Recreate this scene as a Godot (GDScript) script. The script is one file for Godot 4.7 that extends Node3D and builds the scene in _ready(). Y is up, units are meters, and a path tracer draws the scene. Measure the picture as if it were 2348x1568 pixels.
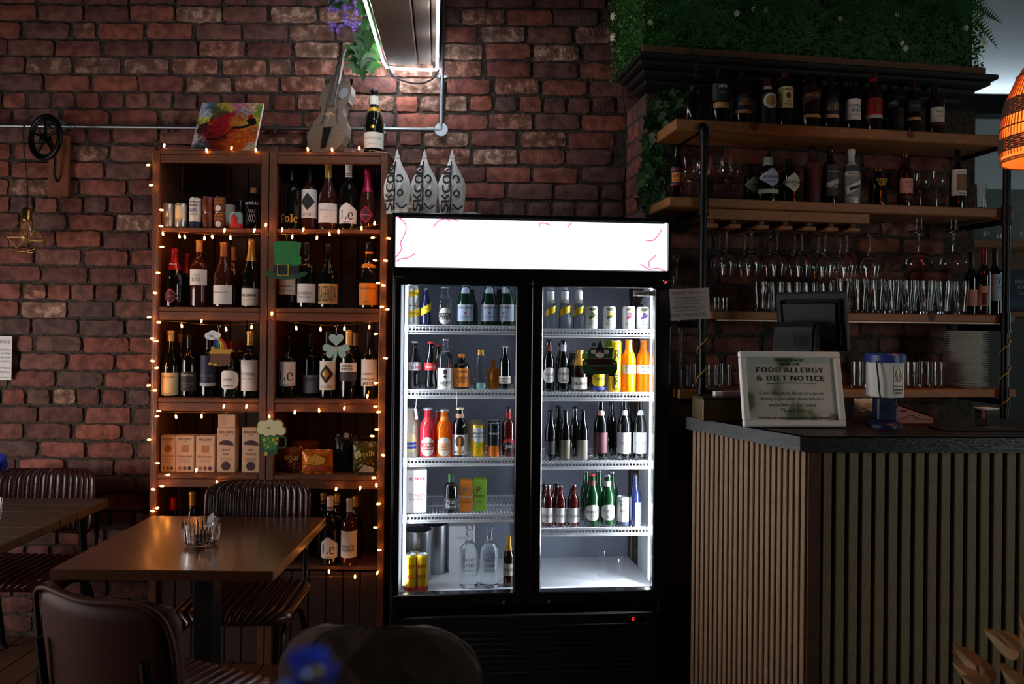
extends Node3D

# Lens of the photograph (2348 x 1568): focal length in pixels, middle, horizon row, eye height, slight roll.
const F := 1740.0
const CX := 1174.0
const HOR := 750.0
const EYE := 1.55
const ROLL := 0.010
const WALL := 3.75   # depth of the brick back wall

# A vertical front: where it starts (x, depth) and how far it is turned.
class Front:
	var x: float
	var d: float
	var yaw: float
	func _init(px: float, dd: float, a: float):
		x = px; d = dd; yaw = deg_to_rad(a)

var BK := Front.new(0.0, 3.45, 0.0)      # bookcase front
var FR := Front.new(-0.468, 3.05, 5.3)   # fridge front
var RK := Front.new(0.789, 3.15, 8.5)    # pipe shelving front
var CH := Front.new(0.60, 3.44, 8.5)     # chimney breast front
var CT := Front.new(0.974, 2.495, 3.0)   # bar counter front

var mats := {}
var cache := {}
var names := {}
var fonts := {}
var rng := RandomNumberGenerator.new()

func _ready():
	rng.seed = 7
	make_camera_and_light()
	make_materials()
	make_room()
	make_bookcases()
	make_fridge()
	make_shelving()
	make_counter()
	make_tables_and_chairs()
	make_wall_fittings()
	make_greenery()
	make_bookcase_goods()
	make_fridge_goods()
	make_shelf_goods()
	make_counter_goods()
	make_fairy_lights()
	make_foreground()

func make_camera_and_light():
	var cam := Camera3D.new()
	cam.name = "camera"
	var at := CameraAttributesPhysical.new()
	at.frustum_near = 0.05
	at.frustum_far = 60.0
	at.frustum_focal_length = 26.0
	at.exposure_aperture = 2.0
	at.frustum_focus_distance = 3.05
	cam.attributes = at
	cam.near = 0.05
	cam.far = 60.0
	cam.set_frustum(2.0 * 784.0 / F * 0.05, Vector2(0.0, -(784.0 - HOR) / F * 0.05), 0.05, 60.0)
	cam.position = Vector3(0, EYE, 0)
	cam.rotation = Vector3(0, 0, ROLL)
	cam.current = true
	add_child(cam)
	var e := Environment.new()
	e.background_mode = Environment.BG_SKY
	var sm := ProceduralSkyMaterial.new()
	sm.sky_top_color = Color(0.62, 0.68, 0.76)
	sm.sky_horizon_color = Color(0.74, 0.77, 0.80)
	sm.ground_bottom_color = Color(0.25, 0.25, 0.25)
	sm.ground_horizon_color = Color(0.4, 0.4, 0.4)
	var sk := Sky.new()
	sk.sky_material = sm
	e.sky = sk
	e.background_energy_multiplier = 0.35
	e.tonemap_mode = Environment.TONE_MAPPER_LINEAR
	e.tonemap_exposure = 1.0
	e.sdfgi_enabled = true
	e.ssao_enabled = true
	e.ssil_enabled = true
	var we := WorldEnvironment.new()
	we.name = "environment"
	we.environment = e
	add_child(we)
	# overcast daylight through the shop window in the wall at the side
	area(self, "window_daylight", Vector3(-3.36, 1.13, -1.9), Vector3(0, -PI / 2, 0), Vector2(1.7, 1.15), Color(1.0, 0.96, 0.93), 4.9)
	# and through the window of the back room, beyond the counter
	area(self, "back_room_daylight", Vector3(4.42, 1.7, -4.3), Vector3(0, PI / 2, 0), Vector2(1.1, 1.3), Color(0.86, 0.95, 1.0), 0.55)
	# a second window in the wall beyond the bar end
	area(self, "bar_daylight", Vector3(4.46, 1.6, -0.1), Vector3(0, PI / 2, 0), Vector2(1.6, 1.35), Color(0.92, 0.98, 0.94), 3.0)

func area(parent: Node, called: String, at: Vector3, rot: Vector3, size: Vector2, color: Color, energy: float):
	var l := AreaLight3D.new()
	l.name = called
	l.area_size = size
	l.light_color = color
	l.light_energy = energy
	l.area_range = 12.0
	l.area_attenuation = 2.0
	l.shadow_enabled = true
	l.position = at
	l.rotation = rot
	parent.add_child(l, true)
	return l

func omni(parent: Node, called: String, at: Vector3, color: Color, energy: float, size := 0.01):
	var l := OmniLight3D.new()
	l.name = called
	l.light_color = color
	l.light_energy = energy
	l.light_size = size
	l.omni_range = 8.0
	l.omni_attenuation = 2.0
	l.shadow_enabled = true
	l.position = at
	parent.add_child(l, true)
	return l

# ---------------------------------------------------------------- where things stand

func ray(px: float, py: float) -> Vector2:
	var a := (px - CX) / F
	var b := -(py - HOR) / F
	return Vector2(a * cos(ROLL) - b * sin(ROLL), a * sin(ROLL) + b * cos(ROLL))

func P(px: float, py: float, d: float) -> Vector3:
	var r := ray(px, py)
	return Vector3(r.x * d, EYE + r.y * d, -d)

func on(fr: Front, px: float, py: float, t := 0.0) -> Vector3:
	var r := ray(px, py)
	var nx := -sin(fr.yaw)
	var nd := cos(fr.yaw)
	var d: float = (t + fr.x * nx + fr.d * nd) / (r.x * nx + nd)
	return Vector3(r.x * d, EYE + r.y * d, -d)

func loc(fr: Front, p: Vector3) -> Vector3:   # world to the front's own axes: along, up, towards the viewer
	var dx := p.x - fr.x
	var dd := -p.z - fr.d
	return Vector3(dx * cos(fr.yaw) + dd * sin(fr.yaw), p.y, -(-dx * sin(fr.yaw) + dd * cos(fr.yaw)))

func lo(fr: Front, px: float, py: float, t := 0.0) -> Vector3:
	return loc(fr, on(fr, px, py, t))

func origin(fr: Front) -> Vector3:
	return Vector3(fr.x, 0, -fr.d)

# ---------------------------------------------------------------- nodes

func numbered(called: String) -> String:
	var n: int = names.get(called, 0)
	names[called] = n + 1
	return called if n == 0 else "%s_%03d" % [called, n]

func thing(called: String, label: String, category: String, at := Vector3.ZERO, turn := 0.0, group := "") -> Node3D:
	var o := Node3D.new()
	o.name = numbered(called)
	o.position = at
	o.rotation.y = turn
	o.set_meta("label", label)
	o.set_meta("category", category)
	if group:
		o.set_meta("group", group)
	add_child(o)
	return o

func struct_node(called: String, label: String, at := Vector3.ZERO, turn := 0.0) -> Node3D:
	var o := Node3D.new()
	o.name = numbered(called)
	o.position = at
	o.rotation.y = turn
	o.set_meta("kind", "structure")
	o.set_meta("label", label)
	add_child(o)
	return o

func part(parent: Node3D, called: String, mesh: Mesh, m, at := Vector3.ZERO, rot := Vector3.ZERO) -> MeshInstance3D:
	var o := MeshInstance3D.new()
	o.name = called
	o.mesh = mesh
	o.material_override = mats[m] if m is String else m
	o.position = at
	o.rotation = rot
	parent.add_child(o, true)
	return o

# ---------------------------------------------------------------- meshes

func mesh_of(v: PackedVector3Array, n: PackedVector3Array, ix: PackedInt32Array, uv := PackedVector2Array()) -> ArrayMesh:
	var a := []
	a.resize(Mesh.ARRAY_MAX)
	a[Mesh.ARRAY_VERTEX] = v
	a[Mesh.ARRAY_NORMAL] = n
	a[Mesh.ARRAY_INDEX] = ix
	if uv.size():
		a[Mesh.ARRAY_TEX_UV] = uv
	var m := ArrayMesh.new()
	m.add_surface_from_arrays(Mesh.PRIMITIVE_TRIANGLES, a)
	return m

class Shape:   # collects triangles; front faces run clockwise
	var v := PackedVector3Array()
	var n := PackedVector3Array()
	var ix := PackedInt32Array()
	var uv := PackedVector2Array()
	func tri(a: Vector3, b: Vector3, c: Vector3, na := Vector3.ZERO, nb := Vector3.ZERO, nc := Vector3.ZERO):
		var f := (c - a).cross(b - a)
		if f.length() < 1e-14:
			return
		f = f.normalized()
		var k := v.size()
		v.append_array([a, b, c])
		n.append_array([na if na else f, nb if nb else f, nc if nc else f])
		ix.append_array([k, k + 1, k + 2])
	func quad(a: Vector3, b: Vector3, c: Vector3, d: Vector3):   # clockwise seen from the front
		tri(a, b, c)
		tri(a, c, d)
	func box(c: Vector3, s: Vector3, bas := Basis()):
		var x := bas.x * s.x * 0.5
		var y := bas.y * s.y * 0.5
		var z := bas.z * s.z * 0.5
		for f in [[x, y, z], [-x, y, -z], [z, y, -x], [-z, y, x], [x, z, -y], [x, -z, y]]:
			var a: Vector3 = f[0]
			var b: Vector3 = f[1]
			var w: Vector3 = f[2]
			quad(c + w - a + b, c + w + a + b, c + w + a - b, c + w - a - b)
	func add(m: Mesh, t: Transform3D):
		var a := m.surface_get_arrays(0)
		var k := v.size()
		for p in a[Mesh.ARRAY_VERTEX]:
			v.append(t * p)
		for q in a[Mesh.ARRAY_NORMAL]:
			n.append((t.basis * q).normalized())
		var src = a[Mesh.ARRAY_INDEX] if a[Mesh.ARRAY_INDEX] != null else PackedInt32Array(range(a[Mesh.ARRAY_VERTEX].size()))
		for i in src:
			ix.append(k + i)
	func done() -> ArrayMesh:
		var a := []
		a.resize(Mesh.ARRAY_MAX)
		a[Mesh.ARRAY_VERTEX] = v
		a[Mesh.ARRAY_NORMAL] = n
		a[Mesh.ARRAY_INDEX] = ix
		if uv.size() == v.size():
			a[Mesh.ARRAY_TEX_UV] = uv
		var m := ArrayMesh.new()
		m.add_surface_from_arrays(Mesh.PRIMITIVE_TRIANGLES, a)
		return m

func bbox(w: float, h: float, d: float, b := 0.002) -> ArrayMesh:   # a box with chamfered edges
	var key := "b%.4f,%.4f,%.4f,%.4f" % [w, h, d, b]
	if cache.has(key):
		return cache[key]
	var s := Shape.new()
	var e := Vector3(w, h, d) * 0.5
	b = minf(b, minf(e.x, minf(e.y, e.z)) * 0.9)
	var i := e - Vector3.ONE * b
	for ax in 3:
		for sg in [-1.0, 1.0]:
			var u := (ax + 1) % 3
			var w2 := (ax + 2) % 3
			var c := []
			for k in [[-1, -1], [1, -1], [1, 1], [-1, 1]]:
				var p := Vector3.ZERO
				p[ax] = e[ax] * sg
				p[u] = i[u] * k[0]
				p[w2] = i[w2] * k[1]
				c.append(p)
			if sg > 0:
				s.quad(c[3], c[2], c[1], c[0])
			else:
				s.quad(c[0], c[1], c[2], c[3])
	for ax in 3:
		var u := (ax + 1) % 3
		var w2 := (ax + 2) % 3
		for su in [-1.0, 1.0]:
			for sw in [-1.0, 1.0]:
				var c := []
				for k in [[-1, 0], [1, 0], [1, 1], [-1, 1]]:
					var p := Vector3.ZERO
					p[ax] = i[ax] * k[0]
					p[u] = (e[u] if k[1] == 0 else i[u]) * su
					p[w2] = (i[w2] if k[1] == 0 else e[w2]) * sw
					c.append(p)
				var f: Vector3 = (c[2] - c[0]).cross(c[1] - c[0])
				if f.dot(c[0] + c[2]) > 0:
					s.quad(c[0], c[1], c[2], c[3])
				else:
					s.quad(c[3], c[2], c[1], c[0])
	for sx in [-1.0, 1.0]:
		for sy in [-1.0, 1.0]:
			for sz in [-1.0, 1.0]:
				var q := Vector3(sx, sy, sz)
				var a := Vector3(e.x, i.y, i.z) * q
				var b2 := Vector3(i.x, e.y, i.z) * q
				var c2 := Vector3(i.x, i.y, e.z) * q
				if (c2 - a).cross(b2 - a).dot(q) > 0:
					s.tri(a, b2, c2)
				else:
					s.tri(a, c2, b2)
	cache[key] = s.done()
	return cache[key]

# A turned shape: points (radius, height) from the bottom up; the outside faces out when the list runs upwards.
func lathe(pts: Array, seg := 24, a0 := 0.0, a1 := TAU, sharp := 0.75) -> ArrayMesh:
	var key := "l%s,%d,%.3f,%.3f" % [str(pts), seg, a0, a1]
	if cache.has(key):
		return cache[key]
	var v := PackedVector3Array()
	var n := PackedVector3Array()
	var ix := PackedInt32Array()
	var uv := PackedVector2Array()
	var dirs := []
	for i in pts.size() - 1:
		var t: Vector2 = (pts[i + 1] - pts[i]).normalized()
		dirs.append(Vector2(t.y, -t.x))
	for i in pts.size() - 1:
		var na: Vector2 = dirs[i]
		var nb: Vector2 = dirs[i]
		if i > 0 and dirs[i - 1].dot(dirs[i]) > sharp:
			na = (dirs[i - 1] + dirs[i]).normalized()
		if i < dirs.size() - 1 and dirs[i + 1].dot(dirs[i]) > sharp:
			nb = (dirs[i + 1] + dirs[i]).normalized()
		var k := v.size()
		for j in seg + 1:
			var a := a0 + (a1 - a0) * j / seg
			var sn := sin(a)
			var cs := cos(a)
			v.append(Vector3(pts[i].x * sn, pts[i].y, pts[i].x * cs))
			v.append(Vector3(pts[i + 1].x * sn, pts[i + 1].y, pts[i + 1].x * cs))
			n.append(Vector3(na.x * sn, na.y, na.x * cs))
			n.append(Vector3(nb.x * sn, nb.y, nb.x * cs))
			uv.append(Vector2(float(j) / seg, 1.0 - float(i) / (pts.size() - 1)))
			uv.append(Vector2(float(j) / seg, 1.0 - float(i + 1) / (pts.size() - 1)))
		for j in seg:
			var q := k + j * 2
			ix.append_array([q, q + 1, q + 3, q, q + 3, q + 2])
	cache[key] = mesh_of(v, n, ix, uv)
	return cache[key]

func vv(flat: Array) -> Array:   # [r, y, r, y ...] -> points
	var o := []
	for i in range(0, flat.size(), 2):
		o.append(Vector2(flat[i], flat[i + 1]))
	return o

func tube(path: Array, r: float, seg := 8, closed := false, r2 := -1.0) -> ArrayMesh:
	var s := Shape.new()
	var n := path.size()
	var rings := []
	var prev := Vector3.UP
	for i in n:
		var a: Vector3 = path[(i - 1 + n) % n] if closed or i > 0 else path[i]
		var b: Vector3 = path[(i + 1) % n] if closed or i < n - 1 else path[i]
		var t := (b - a).normalized()
		if i == 0:
			prev = Vector3.UP if absf(t.y) < 0.9 else Vector3.RIGHT
		var x := prev.cross(t).normalized()
		if x.length() < 0.5:
			x = Vector3.RIGHT.cross(t).normalized()
		var y := t.cross(x).normalized()
		prev = y
		var ring := []
		var rr := r if r2 < 0 else lerpf(r, r2, float(i) / maxf(1.0, n - 1))
		for j in seg:
			var an := TAU * j / seg
			var dirv := x * cos(an) + y * sin(an)
			ring.append([path[i] + dirv * rr, dirv])
		rings.append(ring)
	var cnt := n if closed else n - 1
	for i in cnt:
		var A: Array = rings[i]
		var B: Array = rings[(i + 1) % n]
		for j in seg:
			var k := (j + 1) % seg
			s.tri(A[j][0], B[j][0], B[k][0], A[j][1], B[j][1], B[k][1])
			s.tri(A[j][0], B[k][0], A[k][0], A[j][1], B[k][1], A[k][1])
	if not closed:
		for e in [0, n - 1]:
			var c: Vector3 = path[e]
			for j in seg:
				var k := (j + 1) % seg
				if e == 0:
					s.tri(c, rings[e][j][0], rings[e][k][0], -(path[1] - c).normalized(), -(path[1] - c).normalized(), -(path[1] - c).normalized())
				else:
					s.tri(c, rings[e][k][0], rings[e][j][0])
	return s.done()

func smooth_path(pts: Array, per := 6) -> Array:
	var c := []
	var n := pts.size()
	for i in n - 1:
		var p0: Vector3 = pts[maxi(i - 1, 0)]
		var p1: Vector3 = pts[i]
		var p2: Vector3 = pts[i + 1]
		var p3: Vector3 = pts[mini(i + 2, n - 1)]
		for k in per:
			c.append(p1.cubic_interpolate(p2, p0, p3, float(k) / per))
	c.append(pts[n - 1])
	return c

# A flat outline with thickness, front at z = t, back at z = 0 (outline in x, y).
func slab(poly: Array, t: float, bevel := 0.0) -> ArrayMesh:
	var p := PackedVector2Array(poly)
	if Geometry2D.is_polygon_clockwise(p):
		p.reverse()
	var s := Shape.new()
	var tr := Geometry2D.triangulate_polygon(p)
	var inner := p
	if bevel > 0.0:
		var off := Geometry2D.offset_polygon(p, -bevel)
		if off.size() == 1:
			inner = off[0]
			tr = Geometry2D.triangulate_polygon(inner)
			if Geometry2D.is_polygon_clockwise(inner):
				inner.reverse()
				tr = Geometry2D.triangulate_polygon(inner)
	if inner.size() != p.size():
		inner = p
		bevel = 0.0
		tr = Geometry2D.triangulate_polygon(p)
	for i in range(0, tr.size(), 3):
		var a := inner[tr[i]]
		var b := inner[tr[i + 1]]
		var c := inner[tr[i + 2]]
		if (b - a).cross(c - a) > 0:
			var q := b
			b = c
			c = q
		s.tri(Vector3(a.x, a.y, t), Vector3(b.x, b.y, t), Vector3(c.x, c.y, t))
	var tb := Geometry2D.triangulate_polygon(p)
	for i in range(0, tb.size(), 3):
		var a := p[tb[i]]
		var b := p[tb[i + 1]]
		var c := p[tb[i + 2]]
		if (b - a).cross(c - a) < 0:
			var q := b
			b = c
			c = q
		s.tri(Vector3(a.x, a.y, 0), Vector3(b.x, b.y, 0), Vector3(c.x, c.y, 0))
	var n := p.size()
	for i in n:
		var a := p[i]
		var b := p[(i + 1) % n]
		s.quad(Vector3(a.x, a.y, t - bevel), Vector3(b.x, b.y, t - bevel), Vector3(b.x, b.y, 0), Vector3(a.x, a.y, 0))
	return s.done()

func ellipse(cx: float, cy: float, rx: float, ry: float, n := 24, a0 := 0.0, a1 := TAU) -> Array:
	var o := []
	for i in n:
		var a := a0 + (a1 - a0) * i / n
		o.append(Vector2(cx + rx * cos(a), cy + ry * sin(a)))
	return o

func font(which: String) -> SystemFont:
	if not fonts.has(which):
		var f := SystemFont.new()
		f.font_names = PackedStringArray(["Droid Serif" if which.begins_with("serif") else "Droid Sans"])
		f.font_weight = 700 if which.ends_with("bold") else 400
		f.font_italic = which.contains("italic")
		fonts[which] = f
	return fonts[which]

# Lettering as a flat mesh centred on the origin, so high and at most so wide; bent round a cylinder when r > 0.
func words(text: String, high: float, wide := 0.0, which := "sans", r := 0.0, stretch := 0.0) -> ArrayMesh:
	var key := "w%s,%.4f,%.4f,%s,%.4f,%.3f" % [text, high, wide, which, r, stretch]
	if cache.has(key):
		return cache[key]
	var t := TextMesh.new()
	t.text = text
	t.font = font(which)
	t.font_size = 32
	t.pixel_size = 0.01
	t.depth = 0.0
	t.curve_step = 4.0
	var a := t.surface_get_arrays(0)
	var v: PackedVector3Array = a[Mesh.ARRAY_VERTEX]
	var lo2 := Vector3(1e9, 1e9, 0)
	var hi := -lo2
	for p in v:
		lo2 = lo2.min(p)
		hi = hi.max(p)
	var k := high / maxf(hi.y - lo2.y, 0.001)
	var kx := k
	if stretch > 0.0:
		kx = stretch / maxf(hi.x - lo2.x, 0.001)
	elif wide > 0.0 and (hi.x - lo2.x) * k > wide:
		kx = wide / (hi.x - lo2.x)
		k = maxf(kx, k * 0.72)
	var c := (lo2 + hi) * 0.5
	var out := PackedVector3Array()
	var nn := PackedVector3Array()
	var uv := PackedVector2Array()
	for p in v:
		var x := (p.x - c.x) * kx
		var y := (p.y - c.y) * k
		if r > 0.0:
			out.append(Vector3(r * sin(x / r), y, r * cos(x / r)))
			nn.append(Vector3(sin(x / r), 0, cos(x / r)))
		else:
			out.append(Vector3(x, y, 0))
			nn.append(Vector3(0, 0, 1))
	cache[key] = mesh_of(out, nn, a[Mesh.ARRAY_INDEX] if a[Mesh.ARRAY_INDEX] != null else PackedInt32Array(range(out.size())))
	return cache[key]

# A paper label bent round a cylinder: between two heights that may differ along its width (shape).
func paper(r: float, y0: float, y1: float, arc: float, shape := "rect") -> ArrayMesh:
	var key := "p%.4f,%.4f,%.4f,%.3f,%s" % [r, y0, y1, arc, shape]
	if cache.has(key):
		return cache[key]
	var v := PackedVector3Array()
	var n := PackedVector3Array()
	var ix := PackedInt32Array()
	var seg := 16
	var m := (y0 + y1) * 0.5
	var h := (y1 - y0) * 0.5
	for j in seg + 1:
		var u := -1.0 + 2.0 * j / seg
		var a := u * arc * 0.5
		var top := y1
		var bot := y0
		match shape:
			"diamond":
				top = m + h * (1.0 - absf(u)); bot = m - h * (1.0 - absf(u))
			"oval":
				var q := sqrt(maxf(0.0, 1.0 - u * u))
				top = m + h * q; bot = m - h * q
			"shield":
				var q := pow(maxf(0.0, 1.0 - pow(absf(u), 3.0)), 0.5)
				top = m + h * q; bot = m - h * q
			"house":
				top = m + h * (1.0 - 0.75 * absf(u)); bot = y0
				a *= 1.0
			"arch":
				top = m + h * (0.75 + 0.25 * sqrt(maxf(0.0, 1.0 - u * u)))
			"wave":
				top = m + h * (0.75 + 0.25 * cos(u * PI)); bot = m - h * (0.75 + 0.25 * cos(u * PI))
			"slant":
				top = m + h * (0.45 + 0.55 * u); bot = m + h * (-0.45 - 0.1 + 0.55 * u)
		v.append(Vector3(r * sin(a), bot, r * cos(a)))
		v.append(Vector3(r * sin(a), top, r * cos(a)))
		var nn := Vector3(sin(a), 0, cos(a))
		n.append(nn)
		n.append(nn)
	for j in seg:
		var q := j * 2
		ix.append_array([q, q + 1, q + 3, q, q + 3, q + 2])
	cache[key] = mesh_of(v, n, ix)
	return cache[key]

# ---------------------------------------------------------------- materials

func noise_tex(freq: float, ramp: Array, size := 512, oct := 4, kind := FastNoiseLite.TYPE_SIMPLEX_SMOOTH, sd := 1) -> NoiseTexture2D:
	var n := FastNoiseLite.new()
	n.noise_type = kind
	n.frequency = freq
	n.fractal_octaves = oct
	n.seed = sd
	var t := NoiseTexture2D.new()
	t.width = size
	t.height = size
	t.seamless = true
	t.noise = n
	if ramp.size():
		var g := Gradient.new()
		var off := PackedFloat32Array()
		var cs := PackedColorArray()
		for r in ramp:
			off.append(r[0])
			cs.append(Color(r[1]) if r[1] is String else r[1])
		g.offsets = off
		g.colors = cs
		t.color_ramp = g
	return t

func mat(called: String, c: Variant, rough := 0.6, metal := 0.0) -> StandardMaterial3D:
	var m := StandardMaterial3D.new()
	m.resource_name = called
	m.albedo_color = Color(c) if c is String else c
	m.roughness = rough
	m.metallic = metal
	mats[called] = m
	return m

func glossy(called: String, c: Variant, rough := 0.08) -> StandardMaterial3D:
	var m := mat(called, c, rough)
	m.clearcoat_enabled = true
	m.clearcoat = 0.6
	m.clearcoat_roughness = 0.03
	return m

func clear(called: String, c: Color, rough := 0.02) -> StandardMaterial3D:   # thin glass
	var m := mat(called, c, rough)
	m.transparency = BaseMaterial3D.TRANSPARENCY_ALPHA
	return m

func tinted(called: String, c: Variant, back: Variant, rough := 0.12) -> StandardMaterial3D:   # a drink that light passes into
	var m := mat(called, c, rough)
	m.backlight_enabled = true
	m.backlight = Color(back) if back is String else back
	return m

func glow(called: String, c: Color, e: float) -> StandardMaterial3D:
	var m := mat(called, Color(0.9, 0.9, 0.9), 0.5)
	m.emission_enabled = true
	m.emission = c
	m.emission_energy_multiplier = e
	return m

func tri_tex(m: StandardMaterial3D, alb: Texture2D, scale: Vector3, world := true, bump: Texture2D = null, bump_cm := 0.0):
	m.albedo_texture = alb
	m.uv1_triplanar = true
	m.uv1_world_triplanar = world
	m.uv1_scale = scale
	if bump:
		m.heightmap_enabled = true
		m.heightmap_texture = bump
		m.heightmap_scale = bump_cm

func make_materials():
	# bricks: fired clay of several tones, with soot and lime marks
	var clay := noise_tex(0.012, [[0.0, "8a8280"], [0.35, "b6aeaa"], [0.5, "d4ccc8"], [0.7, "e8dfda"], [1.0, "ffffff"]], 1024, 6, FastNoiseLite.TYPE_SIMPLEX_SMOOTH, 3)
	var lime := noise_tex(0.010, [[0.0, "6a5a56"], [0.45, "a08e86"], [0.60, "c4b2a8"], [0.72, "f4e8e0"], [1.0, "ffffff"]], 1024, 5, FastNoiseLite.TYPE_SIMPLEX_SMOOTH, 9)
	var rough_h := noise_tex(0.03, [], 1024, 5, FastNoiseLite.TYPE_SIMPLEX_SMOOTH, 5)
	var reds := ["96564a", "875048", "a05f50", "74463f", "8e5e54", "7c564f", "a9614c", "6d4f4a"]
	for i in reds.size():
		var b := mat("brick%d" % i, reds[i], 0.82)
		tri_tex(b, clay, Vector3.ONE * 1.1, true, rough_h, 0.3)
	for i in 3:
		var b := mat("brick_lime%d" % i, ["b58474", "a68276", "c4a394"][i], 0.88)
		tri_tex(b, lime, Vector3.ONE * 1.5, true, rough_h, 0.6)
	var mo := mat("mortar", "5b5049", 0.95)
	tri_tex(mo, clay, Vector3.ONE * 2.3, true, rough_h, 0.8)
	# wood
	var grain := noise_tex(0.02, [[0.0, "6b5a4c"], [0.35, "a8977f"], [0.5, "cfc0aa"], [0.65, "b5a48e"], [1.0, "fff4e2"]], 1024, 4, FastNoiseLite.TYPE_SIMPLEX_SMOOTH, 21)
	var grain_h := noise_tex(0.05, [], 512, 3, FastNoiseLite.TYPE_SIMPLEX_SMOOTH, 23)
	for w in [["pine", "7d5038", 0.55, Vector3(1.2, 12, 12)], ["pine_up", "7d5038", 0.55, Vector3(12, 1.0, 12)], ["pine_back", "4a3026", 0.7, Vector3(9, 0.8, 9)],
			["shelf_oak", "cf9360", 0.5, Vector3(1.0, 14, 5)], ["slat_oak", "bbac96", 0.6, Vector3(22, 0.9, 22)], ["slat_pale", "c0a692", 0.6, Vector3(22, 0.9, 22)], ["corner_brown", "6a4537", 0.55, Vector3(14, 1, 14)],
			["table_oak", "54331f", 0.26, Vector3(7, 7, 1.3)], ["table_grey", "574a40", 0.5, Vector3(1.4, 8, 9)], ["beam_wood", "6a5a4c", 0.95, Vector3(9, 9, 0.9)], ["floor_wood", "5f4634", 0.5, Vector3(8, 8, 0.8)],
			["plaque", "a0603c", 0.6, Vector3(10, 2, 10)], ["board", "8f6e52", 0.7, Vector3(1.5, 10, 10)]]:
		var m := mat(w[0], w[1], w[2])
		tri_tex(m, grain, w[3], true, grain_h, 0.06)
	mats["table_oak"].clearcoat_enabled = true
	mats["table_oak"].clearcoat = 0.8
	mats["table_oak"].clearcoat_roughness = 0.19
	var ct := mat("counter_black", "24262b", 0.36)
	tri_tex(ct, grain, Vector3(1.4, 9, 9), true, grain_h, 0.12)
	mat("gap_black", "0b0b0c", 0.9)
	var pl := mat("plaster", "3c3a38", 0.9)
	tri_tex(pl, clay, Vector3.ONE * 0.7, true)
	mat("paint_green", "727a72", 0.85)
	mat("paint_pale", "dfe6ea", 0.85)
	mat("black_paint", "131315", 0.5)
	mat("black_gloss", "0a0a0c", 0.22)
	mat("black_satin", "141416", 0.42)
	mat("charcoal", "232327", 0.5)
	mat("iron", "2b2c2f", 0.38, 0.85)
	mat("iron_black", "111112", 0.4, 0.6)
	mat("steel", "c8cace", 0.22, 1.0)
	mat("galvanised", "84888c", 0.42, 1.0)
	mat("brass", "b08a4a", 0.3, 1.0)
	mat("gold", "c89b3c", 0.3, 1.0)
	mat("gold_paper", "d09a3c", 0.4, 0.3)
	mat("copper", "b4704c", 0.3, 1.0)
	mat("bare_wire", "b98f5d", 0.3, 0.9)
	var le := mat("leather", "331614", 0.24)
	le.heightmap_enabled = true
	le.heightmap_texture = noise_tex(0.06, [], 512, 4, FastNoiseLite.TYPE_CELLULAR, 31)
	le.uv1_triplanar = true
	le.uv1_scale = Vector3.ONE * 6.0
	le.heightmap_scale = 0.06
	var lb := mat("leather_back", "371d18", 0.55)
	lb.metallic_specular = 0.2
	var ve := mat("velvet", "43352f", 0.95)
	ve.rim_enabled = true
	ve.rim = 0.25
	ve.metallic_specular = 0.2
	var vp := mat("violin_paper", "a0958b", 0.6)
	tri_tex(vp, noise_tex(0.05, [[0.0, "8f8378"], [0.45, "c8bdb0"], [0.55, "b8ab9e"], [1.0, "f4ece0"]], 512, 4, FastNoiseLite.TYPE_SIMPLEX_SMOOTH, 41), Vector3.ONE * 9.0, false)
	mat("violin_rib", "6e665f", 0.4)
	mat("violin_board", "5e5650", 0.45)
	mat("rubber", "0e0e0f", 0.7)
	# glass
	clear("pane", Color(0.2, 0.22, 0.25, 0.02), 0.01)
	clear("glassware", Color(0.3, 0.3, 0.32, 0.02), 0.02)
	var cg := mat("crystal", Color(1, 1, 1, 0.0), 0.0)
	cg.refraction_enabled = true
	cg.refraction_scale = 0.05
	cg.transparency = BaseMaterial3D.TRANSPARENCY_ALPHA
	var wg := mat("water_glass", Color(0.97, 0.99, 1.0, 0.0), 0.0)
	wg.refraction_enabled = true
	wg.refraction_scale = 0.036
	wg.transparency = BaseMaterial3D.TRANSPARENCY_ALPHA
	clear("clear_bottle", Color(0.5, 0.55, 0.58, 0.05), 0.03)
	clear("bulb_glass", Color(1.0, 0.75, 0.45, 0.12), 0.03)
	glossy("dark_glass", "0b0f0c")
	glossy("green_glass", "0c1a10")
	glossy("brown_glass", "1a0d07")
	glossy("black_glass", "08090b")
	glossy("rose_glass", "3b1a15")
	glossy("amber_glass", "260f05")
	glossy("white_glass", "d8d4d2", 0.2)
	glossy("red_drink", "4a0f10")
	tinted("orange_drink", "f07a10", "ff8a10")
	tinted("juice_drink", "ffab12", "ffb020")
	tinted("cream_drink", "e8e4d4", "d8d4c0")
	tinted("pink_drink", "b32c3c", "c02838")
	tinted("gold_drink", "c07a14", "e09018")
	tinted("teal_glass", "24403a", "2c5040")
	tinted("pellegrino_glass", "0e3020", "123a24")
	tinted("peroni_glass", "0f3a1c", "145a28")
	tinted("blue_glass", "1a2246", "202c60")
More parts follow.
